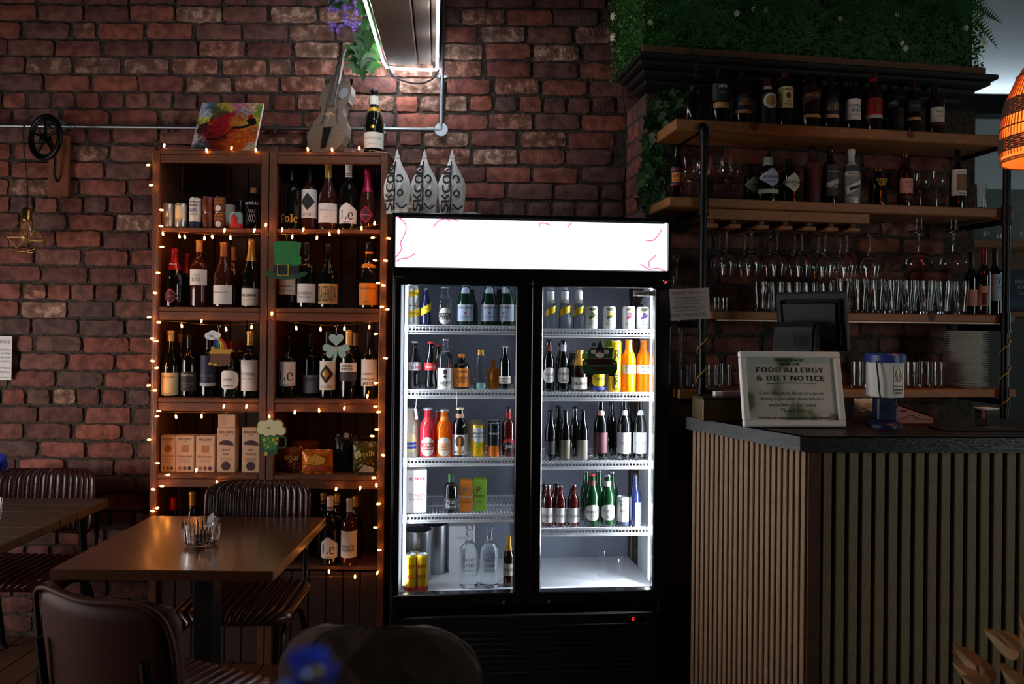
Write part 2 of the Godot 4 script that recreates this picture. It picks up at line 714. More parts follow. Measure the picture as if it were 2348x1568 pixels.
	# paper, foil, paint: plain colours
	for c in [["white", "e6e2de"], ["offwhite", "d9d2c4"], ["cream", "e4d3a2"], ["kraft", "c8a88c"], ["kraft_dark", "8d6248"], ["black", "101012"], ["ink", "26242a"], ["grey", "8d8f94"], ["darkgrey", "3c3d42"],
			["red", "a8161f"], ["darkred", "5a1418"], ["pinkred", "c22344"], ["orange", "e0831a"], ["tan", "c39a62"], ["yellow", "e8c21c"], ["teal", "6fa3a0"], ["navy", "1c2340"], ["blue", "2b3fa0"], ["paleblue", "b6c8e2"],
			["green", "2f7d3c"], ["darkgreen", "1c4a2a"], ["lime", "7fae2a"], ["brown", "6b3a22"], ["maroon", "4a1620"], ["purple", "5a3a86"], ["olive", "5c5a26"], ["silver_paper", "b4b6ba"], ["mint", "b8d0be"], ["pink", "d86aa8"],
			["cardboard", "b08d70"], ["crumb", "a8703e"], ["plum", "3c1a22"], ["peach", "d69a88"], ["greenpaint", "1f8a3c"]]:
		mat(c[0], c[1], 0.62)
	for c in [["foil_gold", "b98a48"], ["foil_red", "9a1420"], ["foil_pink", "b0204c"], ["foil_silver", "b0b2b6"], ["foil_copper", "a06a48"], ["foil_cream", "d9bf84"], ["foil_black", "141416"], ["bag_orange", "c06a20"], ["bag_brown", "7a3f16"], ["bag_black", "16161a"], ["bag_olive", "4a4416"], ["bag_silver", "a8a49c"]]:
		mat(c[0], c[1], 0.32, 0.35)
	mat("bronze_label", "6f675a", 0.4, 0.3)
	mat("pewter_label", "8f877c", 0.4, 0.3)
	mat("can_silver", "c4c8ca", 0.28, 0.7)
	mat("can_yellow", "e0b414", 0.3, 0.3)
	mat("can_orange", "d8741c", 0.3, 0.3)
	mat("can_white", "dcdcd8", 0.35, 0.1)
	mat("can_brown", "6a2f20", 0.4, 0.1)
	mat("can_dark", "1c2026", 0.3, 0.3)
	mat("fridge_white", "e4e8ee", 0.45)
	mat("fridge_grey", "8d95a6", 0.5)
	mat("wire_white", "eef0f4", 0.4)
	mat("print_brown", "5a3422", 0.7)
	mat("gold_print", "d6a53a", 0.45, 0.2)
	mat("white_print", "dcdad6", 0.6)
	# leaves
	for c in [["leaf_dark", "24421f", "1c3a16"], ["leaf_mid", "35602a", "2f6a24"], ["leaf_light", "58913a", "5aa838"], ["fern", "2f5c30", "2c6a2c"], ["leaf_dry", "9a6844", "8a5a30"], ["petal_white", "dcdcd0", "a0a090"], ["petal_purple", "6a4fa0", "4a3a80"], ["petal_blue", "2c3fae", "24349a"]]:
		var m := tinted(c[0], c[1], c[2], 0.5)
		m.resource_name = c[0]
	var wk := tinted("wicker_shade", "e09050", "ffb878", 0.8)
	mat("wicker_cane", "b06a34", 0.7)
	mat("wicker_dark", "4a3a2e", 0.85)
	mat("brushed", "a8abb0", 0.3, 1.0)
	mat("mirror_steel", "d8d8da", 0.06, 1.0)
	mat("peach_paper", "b9a6a2", 0.8)
	mat("blue_stripe", "2c4a6a", 0.6)
	mat("blue_dark", "18224a", 0.45)
	mat("blue_lid", "2a3f8c", 0.4)
	mat("mauve", "8a7078", 0.7)
	mat("gold_brown", "4a3818", 0.35, 0.3)
	mat("terminal_red", "b0605a", 0.55)
	var np := mat("notice_print", "ffffff", 0.5)
	tri_tex(np, noise_tex(0.006, [[0.0, "5a6244"], [0.26, "7c8060"], [0.38, "cac8be"], [0.6, "dedad4"], [1.0, "e8e4de"]], 512, 4, FastNoiseLite.TYPE_SIMPLEX_SMOOTH, 61), Vector3.ONE * 1.3, false)
	# things that give off light
	glow("light_panel", Color(0.96, 0.97, 1.0), 1.5)
	glow("light_pink", Color(1.0, 0.40, 0.72), 0.8)
	glow("led_white", Color(0.93, 0.96, 1.0), 7.0)
	glow("led_rope", Color(0.95, 0.97, 1.0), 6.0)
	glow("bulb_warm", Color(1.0, 0.60, 0.24), 30.0)
	glow("led_red", Color(1.0, 0.08, 0.06), 1.6)
	glow("led_amber", Color(0.9, 0.66, 0.2), 0.05)
	glow("led_dim", Color(0.92, 0.95, 1.0), 1.6)
	glow("lamp_bulb", Color(1.0, 0.62, 0.3), 14.0)

# ---------------------------------------------------------------- the room

func wall_box(called: String, label: String, lo3: Vector3, hi3: Vector3, m) -> Node3D:
	var o := struct_node(called, label)
	part(o, "wall_body", bbox(hi3.x - lo3.x, hi3.y - lo3.y, hi3.z - lo3.z, 0.001), m, (lo3 + hi3) * 0.5)
	return o

# One weathered brick: front face with worn, uneven edges; lies in x, y, its face at about z = 0.
func brick_mesh(w: float, h: float, sd: int) -> ArrayMesh:
	var key := "brick%.3f,%.3f,%d" % [w, h, sd]
	if cache.has(key):
		return cache[key]
	var r := RandomNumberGenerator.new()
	r.seed = sd * 131 + int(w * 1000)
	var nx := 6 if w > 0.15 else 4
	var ny := 3
	var g := []
	for j in ny + 1:
		var row := []
		for i in nx + 1:
			var u := float(i) / nx
			var t := float(j) / ny
			var edge := i == 0 or i == nx or j == 0 or j == ny
			var x := (u - 0.5) * w
			var y := (t - 0.5) * h
			var z := r.randf_range(-0.0022, 0.0012)
			if edge:
				z -= r.randf_range(0.003, 0.0085)
				x += r.randf_range(-0.0028, 0.0028) * (1.0 if i == 0 or i == nx else 0.4)
				y += r.randf_range(-0.003, 0.003) * (1.0 if j == 0 or j == ny else 0.4)
			if (i == 0 or i == nx) and (j == 0 or j == ny):
				x -= signf(x) * r.randf_range(0.001, 0.006)
				y -= signf(y) * r.randf_range(0.001, 0.006)
			row.append(Vector3(x, y, z))
		g.append(row)
	var st := SurfaceTool.new()
	st.begin(Mesh.PRIMITIVE_TRIANGLES)
	st.set_smooth_group(0)
	for j in ny:
		for i in nx:
			for p in [g[j][i], g[j + 1][i], g[j + 1][i + 1], g[j][i], g[j + 1][i + 1], g[j][i + 1]]:
				st.add_vertex(p)
	var rim := []
	for i in nx:
		rim.append(g[0][i])
	for j in ny:
		rim.append(g[j][nx])
	for i in nx:
		rim.append(g[ny][nx - i])
	for j in ny:
		rim.append(g[ny - j][0])
	st.set_smooth_group(1)
	for k in rim.size():
		var a: Vector3 = rim[k]
		var b: Vector3 = rim[(k + 1) % rim.size()]
		var a2 := Vector3(a.x, a.y, -0.03)
		var b2 := Vector3(b.x, b.y, -0.03)
		for p in [a, b, b2, a, b2, a2]:
			st.add_vertex(p)
	st.generate_normals()
	cache[key] = st.commit()
	return cache[key]

func lay_bricks(o: Node3D, x0: float, x1: float, y0: float, y1: float, course: float, head_rows: Array, keep: Callable, sd: int, proud := 0.010):
	var r := RandomNumberGenerator.new()
	r.seed = sd
	var row := 0
	var y := y0 + course * 0.5
	var rest := Shape.new()
	var count := 0
	while y < y1:
		var head := row in head_rows
		var x := x0 - r.randf() * 0.2
		while x < x1:
			var long := 0.235 if not head else 0.122
			if not head and r.randf() < 0.09:
				long = 0.125
			long *= r.randf_range(0.96, 1.04)
			var cx := x + long * 0.5
			var w: float = [0.216, 0.220, 0.212][r.randi() % 3] if long > 0.18 else 0.104
			var variant := r.randi() % 5
			var rnd := Vector3(r.randf_range(-0.003, 0.003), r.randf_range(-0.004, 0.004), r.randf_range(-0.004, 0.004))
			var tone := r.randi() % 8
			var limed := r.randf()
			var k: int = keep.call(cx, y)
			if k > 0 and cx - w * 0.5 > x0 - 0.05 and cx + w * 0.5 < x1 + 0.03:
				var m := brick_mesh(w, 0.073 * course / 0.0862, variant)
				var where := Vector3(cx, y, proud) + rnd
				if k == 1 and count < 298:
					var b := part(o, "brick", m, "brick%d" % tone, where, Vector3(r.randf_range(-0.01, 0.01), r.randf_range(-0.012, 0.012), r.randf_range(-0.006, 0.006)))
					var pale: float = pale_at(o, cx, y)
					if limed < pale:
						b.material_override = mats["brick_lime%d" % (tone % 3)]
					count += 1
				else:
					rest.add(m, Transform3D(Basis(), where))
			x += long
		y += course
		row += 1
	if rest.v.size():
		var q := part(o, "brick_infill", rest.done(), "brick3")
		q.set_meta("kind", "stuff")

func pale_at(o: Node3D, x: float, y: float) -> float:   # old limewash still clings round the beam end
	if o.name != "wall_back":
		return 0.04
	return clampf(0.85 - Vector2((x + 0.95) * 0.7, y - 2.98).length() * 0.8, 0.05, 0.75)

func hidden_behind(cx: float, y: float) -> int:   # 1: build singly, 2: joined, 0: not needed
	var px := CX + cx / WALL * F
	var py := HOR - (y - EYE) / WALL * F
	if px < -90 or py < -80:
		return 2 if px > -200 and py > -160 else 0
	if px > 440 and px < 800 and py > 420:
		return 0
	if px > 985 and px < 1480 and py > 560:
		return 0
	if px > 385 and px < 860 and py > 370:
		return 2
	if px > 930 and py > 520:
		return 2
	if px > 1500:
		return 0
	if py > 1240:
		return 2 if py < 1500 else 0
	return 1

func make_room():
	# back wall of old brick
	var wb := struct_node("wall_back", "old red brick wall in rough mortar", Vector3(0, 0, -WALL))
	part(wb, "mortar_bed", bbox(4.05, 4.0, 0.25, 0.001), "mortar", Vector3(-1.375, 2.0, -0.131))
	lay_bricks(wb, -3.35, 0.60, 0.02, 3.45, 0.0862, [4, 13, 19, 24, 30], hidden_behind, 11)
	# chimney breast of brick: return at the side and front behind the shelving
	var yaw := CH.yaw
	var wc := struct_node("wall_chimney", "brick chimney breast behind the pipe shelving", origin(CH), yaw)
	part(wc, "mortar_bed", bbox(1.66, 2.62, 0.30, 0.001), "mortar", Vector3(0.83, 1.31, -0.151))
	part(wc, "wall_body", bbox(1.25, 4.0, 1.2, 0.001), "plaster", Vector3(0.99, 2.0, -0.99))
	lay_bricks(wc, 0.0, 1.66, 0.02, 2.45, 0.079, [5, 11, 17, 23], func(x, y): return 1 if y > 1.2 else (2 if y > 0.9 else 0), 23, 0.008)
	var ws := struct_node("wall_return", "side of the chimney breast, pinkish brick", origin(CH), CH.yaw - PI / 2)
	part(ws, "mortar_bed", bbox(0.296, 2.61, 0.02, 0.001), "mortar", Vector3(-0.152, 1.31, -0.0085))
	for i in 19:
		var odd := i % 2 == 1
		for b in ([[-0.180, 0.216], [-0.058, 0.104]] if odd else [[-0.238, 0.104], [-0.118, 0.216]]):
			part(ws, "brick", brick_mesh(b[1], 0.073, (i * 3 + int(odd)) % 5), "brick%d" % ((i * 5 + int(b[1] * 100)) % 8), Vector3(b[0], 1.02 + i * 0.0862, 0.009))
	# other walls, floor and ceiling
	var wl := struct_node("wall_left", "plain plaster side wall with the shop window")
	for b in [[Vector3(-3.6, 0, -3.7), Vector3(-3.4, 4.0, -2.8)], [Vector3(-3.6, 0, -1.0), Vector3(-3.4, 4.0, 2.7)], [Vector3(-3.6, 0, -2.8), Vector3(-3.4, 0.5, -1.0)], [Vector3(-3.6, 1.75, -2.8), Vector3(-3.4, 4.0, -1.0)]]:
		part(wl, "wall_body", bbox(b[1].x - b[0].x, b[1].y - b[0].y, b[1].z - b[0].z, 0.001), "plaster", (b[0] + b[1]) * 0.5)
	var wn := struct_node("window_1", "shop window with a dark timber frame")
	part(wn, "pane", bbox(0.006, 1.23, 1.78, 0.0), "pane", Vector3(-3.52, 1.125, -1.9))
	for z in [-2.77, -1.9, -1.03]:
		part(wn, "window_frame", bbox(0.06, 1.24, 0.05), "black_paint", Vector3(-3.5, 1.125, z))
	for y in [0.525, 1.725]:
		part(wn, "window_frame", bbox(0.06, 0.05, 1.7), "black_paint", Vector3(-3.5, y, -1.9))
	wall_box("wall_rear", "plain plaster wall behind the viewer", Vector3(-3.6, 0, 2.7), Vector3(4.8, 4.0, 2.9), "plaster")
	var wn3 := struct_node("window_3", "barred window in the wall beyond the bar")
	part(wn3, "pane", bbox(0.006, 1.48, 1.68, 0.0), "pane", Vector3(4.62, 1.6, -0.1))
	for z3 in [-0.93, -0.1, 0.73]:
		part(wn3, "window_frame", bbox(0.06, 1.5, 0.05), "black_paint", Vector3(4.6, 1.6, z3))
	var wr := struct_node("wall_right", "plain wall at the far side of the bar")
	for b in [[Vector3(4.5, 0, -3.6), Vector3(4.7, 4.0, -0.95)], [Vector3(4.5, 0, 0.75), Vector3(4.7, 4.0, 2.7)], [Vector3(4.5, 0, -0.95), Vector3(4.7, 0.85, 0.75)], [Vector3(4.5, 2.35, -0.95), Vector3(4.7, 4.0, 0.75)], [Vector3(4.5, 0, -5.2), Vector3(4.7, 4.0, -4.9)], [Vector3(4.5, 0, -4.9), Vector3(4.7, 1.0, -3.6)], [Vector3(4.5, 2.4, -4.9), Vector3(4.7, 4.0, -3.6)]]:
		part(wr, "wall_body", bbox(b[1].x - b[0].x, b[1].y - b[0].y, b[1].z - b[0].z, 0.001), "paint_green", (b[0] + b[1]) * 0.5)
	var wn2 := struct_node("window_2", "back room window with a white frame")
	part(wn2, "pane", bbox(0.006, 1.38, 1.28, 0.0), "pane", Vector3(4.6, 1.7, -4.25))
	for z in [-4.87, -4.25, -3.63]:
		part(wn2, "window_frame", bbox(0.05, 1.4, 0.05), "white", Vector3(4.58, 1.7, z))
	var wa := struct_node("wall_alcove", "grey green painted wall of the back room")
	part(wa, "wall_body", bbox(2.7, 2.50, 0.2, 0.001), "paint_green", Vector3(3.45, 1.25, -5.15))
	part(wa, "wall_upper", bbox(2.7, 1.46, 0.2, 0.001), "paint_pale", Vector3(3.45, 3.23, -5.15))
	var tr := struct_node("trim_1", "black picture rail moulding on the back room wall")
	part(tr, "moulding", bbox(2.4, 0.14, 0.10, 0.006), "black_paint", Vector3(3.3, P(2280, 243, 4.98).y, -4.99))
	var cl := thing("cove_light", "white light strip on top of the black picture rail", "light", Vector3(3.3, P(2280, 218, 4.95).y, -4.98))
	part(cl, "led_strip", bbox(2.3, 0.012, 0.02, 0.002), "led_white", Vector3(0, 0.006, 0))
	area(cl, "cove_area", Vector3(0, 0.02, 0.0), Vector3(PI / 2, 0, 0), Vector2(2.3, 0.02), Color(0.86, 0.95, 1.0), 0.3)
	var fl := struct_node("floor", "dark worn timber floorboards")
	part(fl, "subfloor", bbox(8.2, 0.1, 8.0, 0.001), "gap_black", Vector3(0.55, -0.0715, -1.25))
	var x := -3.39
	var k := 0
	while x < 4.4:
		var z := 2.6 - (k % 3) * 0.8
		var first := true
		while z > -5.0:
			var lenp := 2.4 if not first else 2.4 - (k % 3) * 0.3
			var z2 := maxf(z - lenp, -5.0)
			part(fl, "plank", bbox(0.137, 0.02, z - z2 - 0.004, 0.002), "floor_wood", Vector3(x + 0.07, -0.01, (z + z2) * 0.5))
			z = z2
			first = false
		x += 0.142
		k += 1
	wall_box("ceiling", "dark ceiling above the beam", Vector3(-3.6, 3.95, -5.25), Vector3(4.8, 4.15, 2.9), "charcoal")

# ---------------------------------------------------------------- bookcases

var bk_y := []     # shelf tops, from the top cubby down

func make_bookcases():
	for y in [523.0, 705.0, 914.0, 1089.0, 1300.0]:
		bk_y.append(P(610, y, 3.45).y)
	var top := P(610, 346, 3.45).y
	for u in [[346.0, 612.0, "brown pine bookcase of cans and crackers, standing nearer the pulley lamp"], [614.0, 886.0, "brown pine bookcase of wine and crisps, standing beside the fridge"]]:
		var xa := P(u[0], 750, 3.45).x
		var xb := P(u[1], 750, 3.45).x
		var w := xb - xa
		var o := thing("bookcase", u[2], "bookcase", Vector3((xa + xb) * 0.5, 0, -3.45), 0, "pine bookcases")
		var dep := 0.27
		for s in [-1.0, 1.0]:
			part(o, "side_panel", bbox(0.018, top - 0.002, dep - 0.024), "pine_up", Vector3(s * (w * 0.5 - 0.010), top * 0.5, -dep * 0.5 - 0.012))
			part(o, "stile", bbox(0.032, top, 0.024, 0.003), "pine_up", Vector3(s * (w * 0.5 - 0.016), top * 0.5, -0.012))
		part(o, "top_board", bbox(w - 0.002, 0.018, dep - 0.002), "pine", Vector3(0, top - 0.009, -dep * 0.5))
		part(o, "rail", bbox(w - 0.066, 0.036, 0.020, 0.003), "pine", Vector3(0, top - 0.037, -0.012))
		for i in 5:
			var y: float = bk_y[i]
			part(o, "shelf", bbox(w - 0.04, 0.016, dep - 0.036), "pine", Vector3(0, y - 0.008, -dep * 0.5 - 0.006))
			if i == 0:
				part(o, "rail", bbox(w - 0.066, 0.018, 0.012, 0.002), "pine", Vector3(0, y - 0.010, -0.012))
			elif i < 4:
				part(o, "rail", bbox(w - 0.066, 0.018, 0.020, 0.003), "pine", Vector3(0, y - 0.011, -0.011))
				part(o, "rail", bbox(w - 0.066, 0.040, 0.018, 0.003), "pine", Vector3(0, y - 0.041, -0.014))
		var n := 6
		for k in n:
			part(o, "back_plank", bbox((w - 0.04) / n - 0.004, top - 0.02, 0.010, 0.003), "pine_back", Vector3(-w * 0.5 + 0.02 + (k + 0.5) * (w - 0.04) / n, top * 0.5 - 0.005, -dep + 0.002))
		for k in n:
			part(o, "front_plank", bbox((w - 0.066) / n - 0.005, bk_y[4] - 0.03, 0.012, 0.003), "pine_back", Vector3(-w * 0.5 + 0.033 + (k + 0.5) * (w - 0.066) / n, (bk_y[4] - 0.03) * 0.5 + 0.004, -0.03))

# ---------------------------------------------------------------- fridge

var fr_l := []     # shelf tops behind the first door, and behind the second
var fr_r := []
var fr_floor := 0.0

func fp(px: float, py: float, t := 0.0) -> Vector3:
	return lo(FR, px, py, t)

func wire_shelf(o: Node3D, x0: float, x1: float, y: float, z0: float, z1: float):
	var s := Shape.new()
	var x := x0 + 0.01
	while x < x1:
		s.box(Vector3(x, y - 0.004, (z0 + z1) * 0.5), Vector3(0.0032, 0.0032, z0 - z1))
		x += 0.0145
	for z in [z0 - 0.01, (z0 + z1) * 0.5, z1 + 0.01]:
		s.box(Vector3((x0 + x1) * 0.5, y - 0.008, z), Vector3(x1 - x0, 0.005, 0.005))
	var sh := part(o, "wire_shelf", s.done(), "wire_white")
	var g := Shape.new()
	var h := 0.026
	g.box(Vector3((x0 + x1) * 0.5, y + 0.002, z0 + 0.002), Vector3(x1 - x0, 0.0045, 0.006))
	g.box(Vector3((x0 + x1) * 0.5, y - h + 0.004, z0 + 0.002), Vector3(x1 - x0, 0.0065, 0.006))
	g.box(Vector3((x0 + x1) * 0.5, y - h - 0.006, z0 - 0.012), Vector3(x1 - x0, 0.005, 0.02))
	x = x0 + 0.003
	while x < x1:
		g.box(Vector3(x, y - h * 0.5 + 0.003, z0 + 0.002), Vector3(0.0035, h - 0.002, 0.004))
		x += 0.0145
	part(sh, "price_rail", g.done(), "wire_white")

func make_fridge():
	var o := thing("display_fridge", "tall black double door drinks fridge with glowing white header", "fridge", origin(FR), FR.yaw)
	var xl := fp(898, 700).x
	var xr := fp(1538, 700).x
	var w := xr - xl
	var xm := (xl + xr) * 0.5
	var top := fp(1215, 493).y
	var dep := 0.54
	var hb := fp(1215, 636).y            # under the header
	var db := fp(1215, 1392).y           # under the doors
	# cabinet
	for s in [xl + 0.012, xr - 0.012]:
		part(o, "side_panel", bbox(0.024, top - 0.05, dep - 0.06, 0.004), "black_satin", Vector3(s, 0.05 + (top - 0.05) * 0.5, -0.06 - (dep - 0.06) * 0.5))
	part(o, "back_panel", bbox(w - 0.05, top - 0.05, 0.012), "black_satin", Vector3(xm, 0.05 + (top - 0.05) * 0.5, -dep + 0.007))
	part(o, "top_panel", bbox(w - 0.05, 0.02, dep - 0.02), "black_satin", Vector3(xm, top - 0.012, -dep * 0.5))
	part(o, "plinth", bbox(w - 0.05, db - 0.10, 0.02, 0.003), "black_satin", Vector3(xm, 0.05 + (db - 0.10) * 0.5, -0.055))
	for k in 9:
		part(o, "louvre", bbox(w - 0.14, 0.012, 0.010, 0.003), "black_satin", Vector3(xm, 0.12 + k * 0.024, -0.041))
	for s in [xl + 0.07, xr - 0.07]:
		for z in [-0.10, -dep + 0.08]:
			part(o, "foot", lathe(vv([0, 0, 0.022, 0, 0.022, 0.012, 0.010, 0.014, 0.010, 0.05, 0, 0.05]), 14), "rubber", Vector3(s, 0, z))
	# header light box
	var h0 := fp(1215, 616).y
	var h1 := fp(1215, 503).y
	part(o, "header_frame", bbox(w, top - h1 - 0.0, 0.05, 0.004), "black_gloss", Vector3(xm, (top + h1) * 0.5, -0.025))
	part(o, "header_frame", bbox(w, h0 - hb, 0.05, 0.004), "black_gloss", Vector3(xm, (h0 + hb) * 0.5, -0.025))
	for s in [xl + 0.006, xr - 0.006]:
		part(o, "header_frame", bbox(0.012, h1 - h0, 0.05, 0.002), "black_gloss", Vector3(s, (h0 + h1) * 0.5, -0.025))
	var lp := part(o, "light_panel", bbox(w - 0.026, h1 - h0 - 0.002, 0.012, 0.001), "light_panel", Vector3(xm, (h0 + h1) * 0.5, -0.022))
	area(o, "header_area", Vector3(xm, (h0 + h1) * 0.5, -0.012), Vector3(0, PI, 0), Vector2(w - 0.03, h1 - h0 - 0.01), Color(0.95, 0.97, 1.0), 0.10)
	var swirls := [[[906, 493], [918, 500], [930, 515], [928, 535], [918, 555], [920, 570], [905, 592]], [[993, 520], [1005, 506], [1022, 500], [1030, 505], [1032, 500], [1052, 505]], [[904, 600], [920, 592], [935, 590], [952, 580]],
		[[1238, 518], [1240, 511], [1252, 511], [1263, 516]], [[1304, 519], [1312, 508]], [[1482, 550], [1500, 550], [1513, 536], [1519, 525]], [[1470, 604], [1490, 616], [1510, 614], [1527, 621]], [[1492, 613], [1490, 600], [1500, 590], [1507, 584]]]
	for q in swirls:
		var path := []
		for p in q:
			var a := fp(p[0], p[1])
			path.append(Vector3(a.x, a.y, -0.0155))
		part(lp, "backlight_print", tube(smooth_path(path, 5), 0.0032, 5), "light_pink", -lp.position)
	# inside liner
	var zi := -dep + 0.03
	var fl := fp(1215, 1352, 0.07).y
	fr_floor = fl
	part(o, "liner_back", bbox(w - 0.06, hb - fl + 0.02, 0.012), "fridge_grey", Vector3(xm, (hb + fl) * 0.5, zi))
	part(o, "liner_floor", bbox(w - 0.06, 0.02, -zi - 0.07), "fridge_white", Vector3(xm, fl - 0.010, (zi - 0.07) * 0.5))
	part(o, "liner_top", bbox(w - 0.06, 0.02, -zi - 0.07), "fridge_grey", Vector3(xm, hb + 0.012, (zi - 0.07) * 0.5))
	for s in [xl + 0.031, xr - 0.031]:
		part(o, "liner_side", bbox(0.012, hb - fl, -zi - 0.07), "fridge_white", Vector3(s, (hb + fl) * 0.5, (zi - 0.07) * 0.5))
	var xc := (fp(1182, 1000).x + fp(1243, 1000).x) * 0.5
	part(o, "mullion", bbox(0.05, hb - db - 0.02, 0.03, 0.003), "black_satin", Vector3(xc, (hb + db) * 0.5, -0.075))
	part(o, "leak_block_bar", bbox(w - 0.05, 0.05, 0.012, 0.002), "black_satin", Vector3(xm, hb + 0.002, -0.061))  # added black bar, keeps inside light from leaking between header and doors
	# perforated shelf uprights
	for s in [[xl + 0.040, -0.11], [xl + 0.040, zi + 0.05], [xr - 0.040, -0.11], [xr - 0.040, zi + 0.05], [xc, zi + 0.012]]:
		var g := Shape.new()
		g.box(Vector3(0, (hb + fl) * 0.5, 0), Vector3(0.006, hb - fl - 0.01, 0.024))
		var up := part(o, "shelf_upright", g.done(), "fridge_white", Vector3(s[0], 0, s[1]))
		var hl := Shape.new()
		var y := fl + 0.03
		while y < hb - 0.03:
			hl.box(Vector3(0, y, 0), Vector3(0.0066, 0.007, 0.008))
			y += 0.022
		part(up, "slot", hl.done(), "grey")
	# light strips at both sides, behind the door frames
	for s in [[xr - 0.050, -1.0, 3.0, "led_white"], [xl + 0.050, 1.0, 0.95, "led_dim"]]:
		var st := part(o, "led_strip", bbox(0.012, hb - fl - 0.06, 0.026, 0.002), s[3], Vector3(s[0] + s[1] * 0.006, (hb + fl) * 0.5, -0.075))
		area(o, "strip_area", Vector3(s[0] + s[1] * 0.013, (hb + fl) * 0.5, -0.078), Vector3(0, -s[1] * PI / 2 - s[1] * 0.45, 0), Vector2(0.02, hb - fl - 0.08), Color(0.92, 0.96, 1.0), s[2])
	# shelves
	for y in [748.0, 895.0, 1051.0, 1180.0]:
		fr_l.append(fp(1050, y, 0.095).y)
	for y in [756.0, 901.0, 1058.0, 1211.0]:
		fr_r.append(fp(1365, y, 0.095).y)
	for y in fr_l:
		wire_shelf(o, xl + 0.046, xc - 0.004, y, -0.095, zi + 0.02)
	for y in fr_r:
		wire_shelf(o, xc + 0.004, xr - 0.046, y, -0.095, zi + 0.02)
	# doors
	for dr in [[901.0, 1210.0, 916.0, 1181.0], [1217.0, 1536.0, 1243.0, 1500.0]]:
		var a := fp(dr[0], 1000).x
		var b := fp(dr[1], 1000).x
		var ga := fp(dr[2], 1000).x
		var gb := fp(dr[3], 1000).x
		var y1 := hb - 0.010
		var y0 := db + 0.006
		var g1 := fp(1215, 657).y
		var g0 := fp(1215, 1359).y
		var door := part(o, "door", bbox(b - a, y1 - g1, 0.05, 0.004), "black_gloss", Vector3((a + b) * 0.5, (y1 + g1) * 0.5, -0.028))
		var c := -door.position
		part(door, "door_frame", bbox(b - a, g0 - y0, 0.05, 0.004), "black_gloss", Vector3((a + b) * 0.5, (y0 + g0) * 0.5, -0.028) + c)
		part(door, "door_frame", bbox(ga - a, g1 - g0, 0.05, 0.004), "black_gloss", Vector3((a + ga) * 0.5, (g0 + g1) * 0.5, -0.028) + c)
		part(door, "door_frame", bbox(b - gb, g1 - g0, 0.05, 0.004), "black_gloss", Vector3((b + gb) * 0.5, (g0 + g1) * 0.5, -0.028) + c)
		var pane := Shape.new()
		pane.quad(Vector3(ga, g1, -0.03), Vector3(gb, g1, -0.03), Vector3(gb, g0, -0.03), Vector3(ga, g0, -0.03))
		part(door, "pane", pane.done(), "pane", c)
		var lx := fp(1155 if dr[0] < 1000 else 1258, 1380).x
		part(door, "lock", lathe(vv([0, 0, 0.008, 0, 0.008, 0.003, 0.005, 0.004, 0, 0.004]), 16), "steel", Vector3(lx, fp(1200, 1380).y, -0.0035) + c, Vector3(PI / 2, 0, 0))
		part(door, "hinge", bbox(0.03, 0.008, 0.02), "steel", Vector3(a + 0.02 if dr[0] < 1000 else b - 0.02, hb - 0.004, -0.012) + c)
	# badge, red light, temperature display
	var bp := fp(1482, 672)
	var bd := part(o, "badge", bbox(0.096, 0.022, 0.003, 0.001), "white", Vector3(bp.x, bp.y, -0.0262))
	part(bd, "lettering", words("EMPIRE", 0.0125, 0.0, "sansbold", 0.0, 0.068), "black", Vector3(0.012, 0, 0.0017))
	for k in 4:
		part(bd, "emblem", tube(smooth_path([Vector3(-0.043, 0.006 - k * 0.004, 0.0017), Vector3(-0.034, 0.0035 - k * 0.004, 0.0017), Vector3(-0.025, 0.007 - k * 0.004, 0.0017)], 4), 0.0011, 5), "darkgrey")
	var rp := fp(1527, 648)
	part(o, "led_mark", bbox(0.012, 0.003, 0.002, 0.0005), "led_red", Vector3(rp.x, rp.y, -0.0025), Vector3(0, 0, 0.5))
	var dp := fp(1464, 1427)
	var dis := part(o, "display", bbox(0.06, 0.026, 0.004, 0.001), "black_gloss", Vector3(dp.x, dp.y, -0.043))
	part(dis, "display_digit", words("0", 0.016, 0.0, "sans"), "led_red", Vector3(-0.012, 0, 0.0026))

# ---------------------------------------------------------------- pipe shelving behind the bar

var rk_y := []

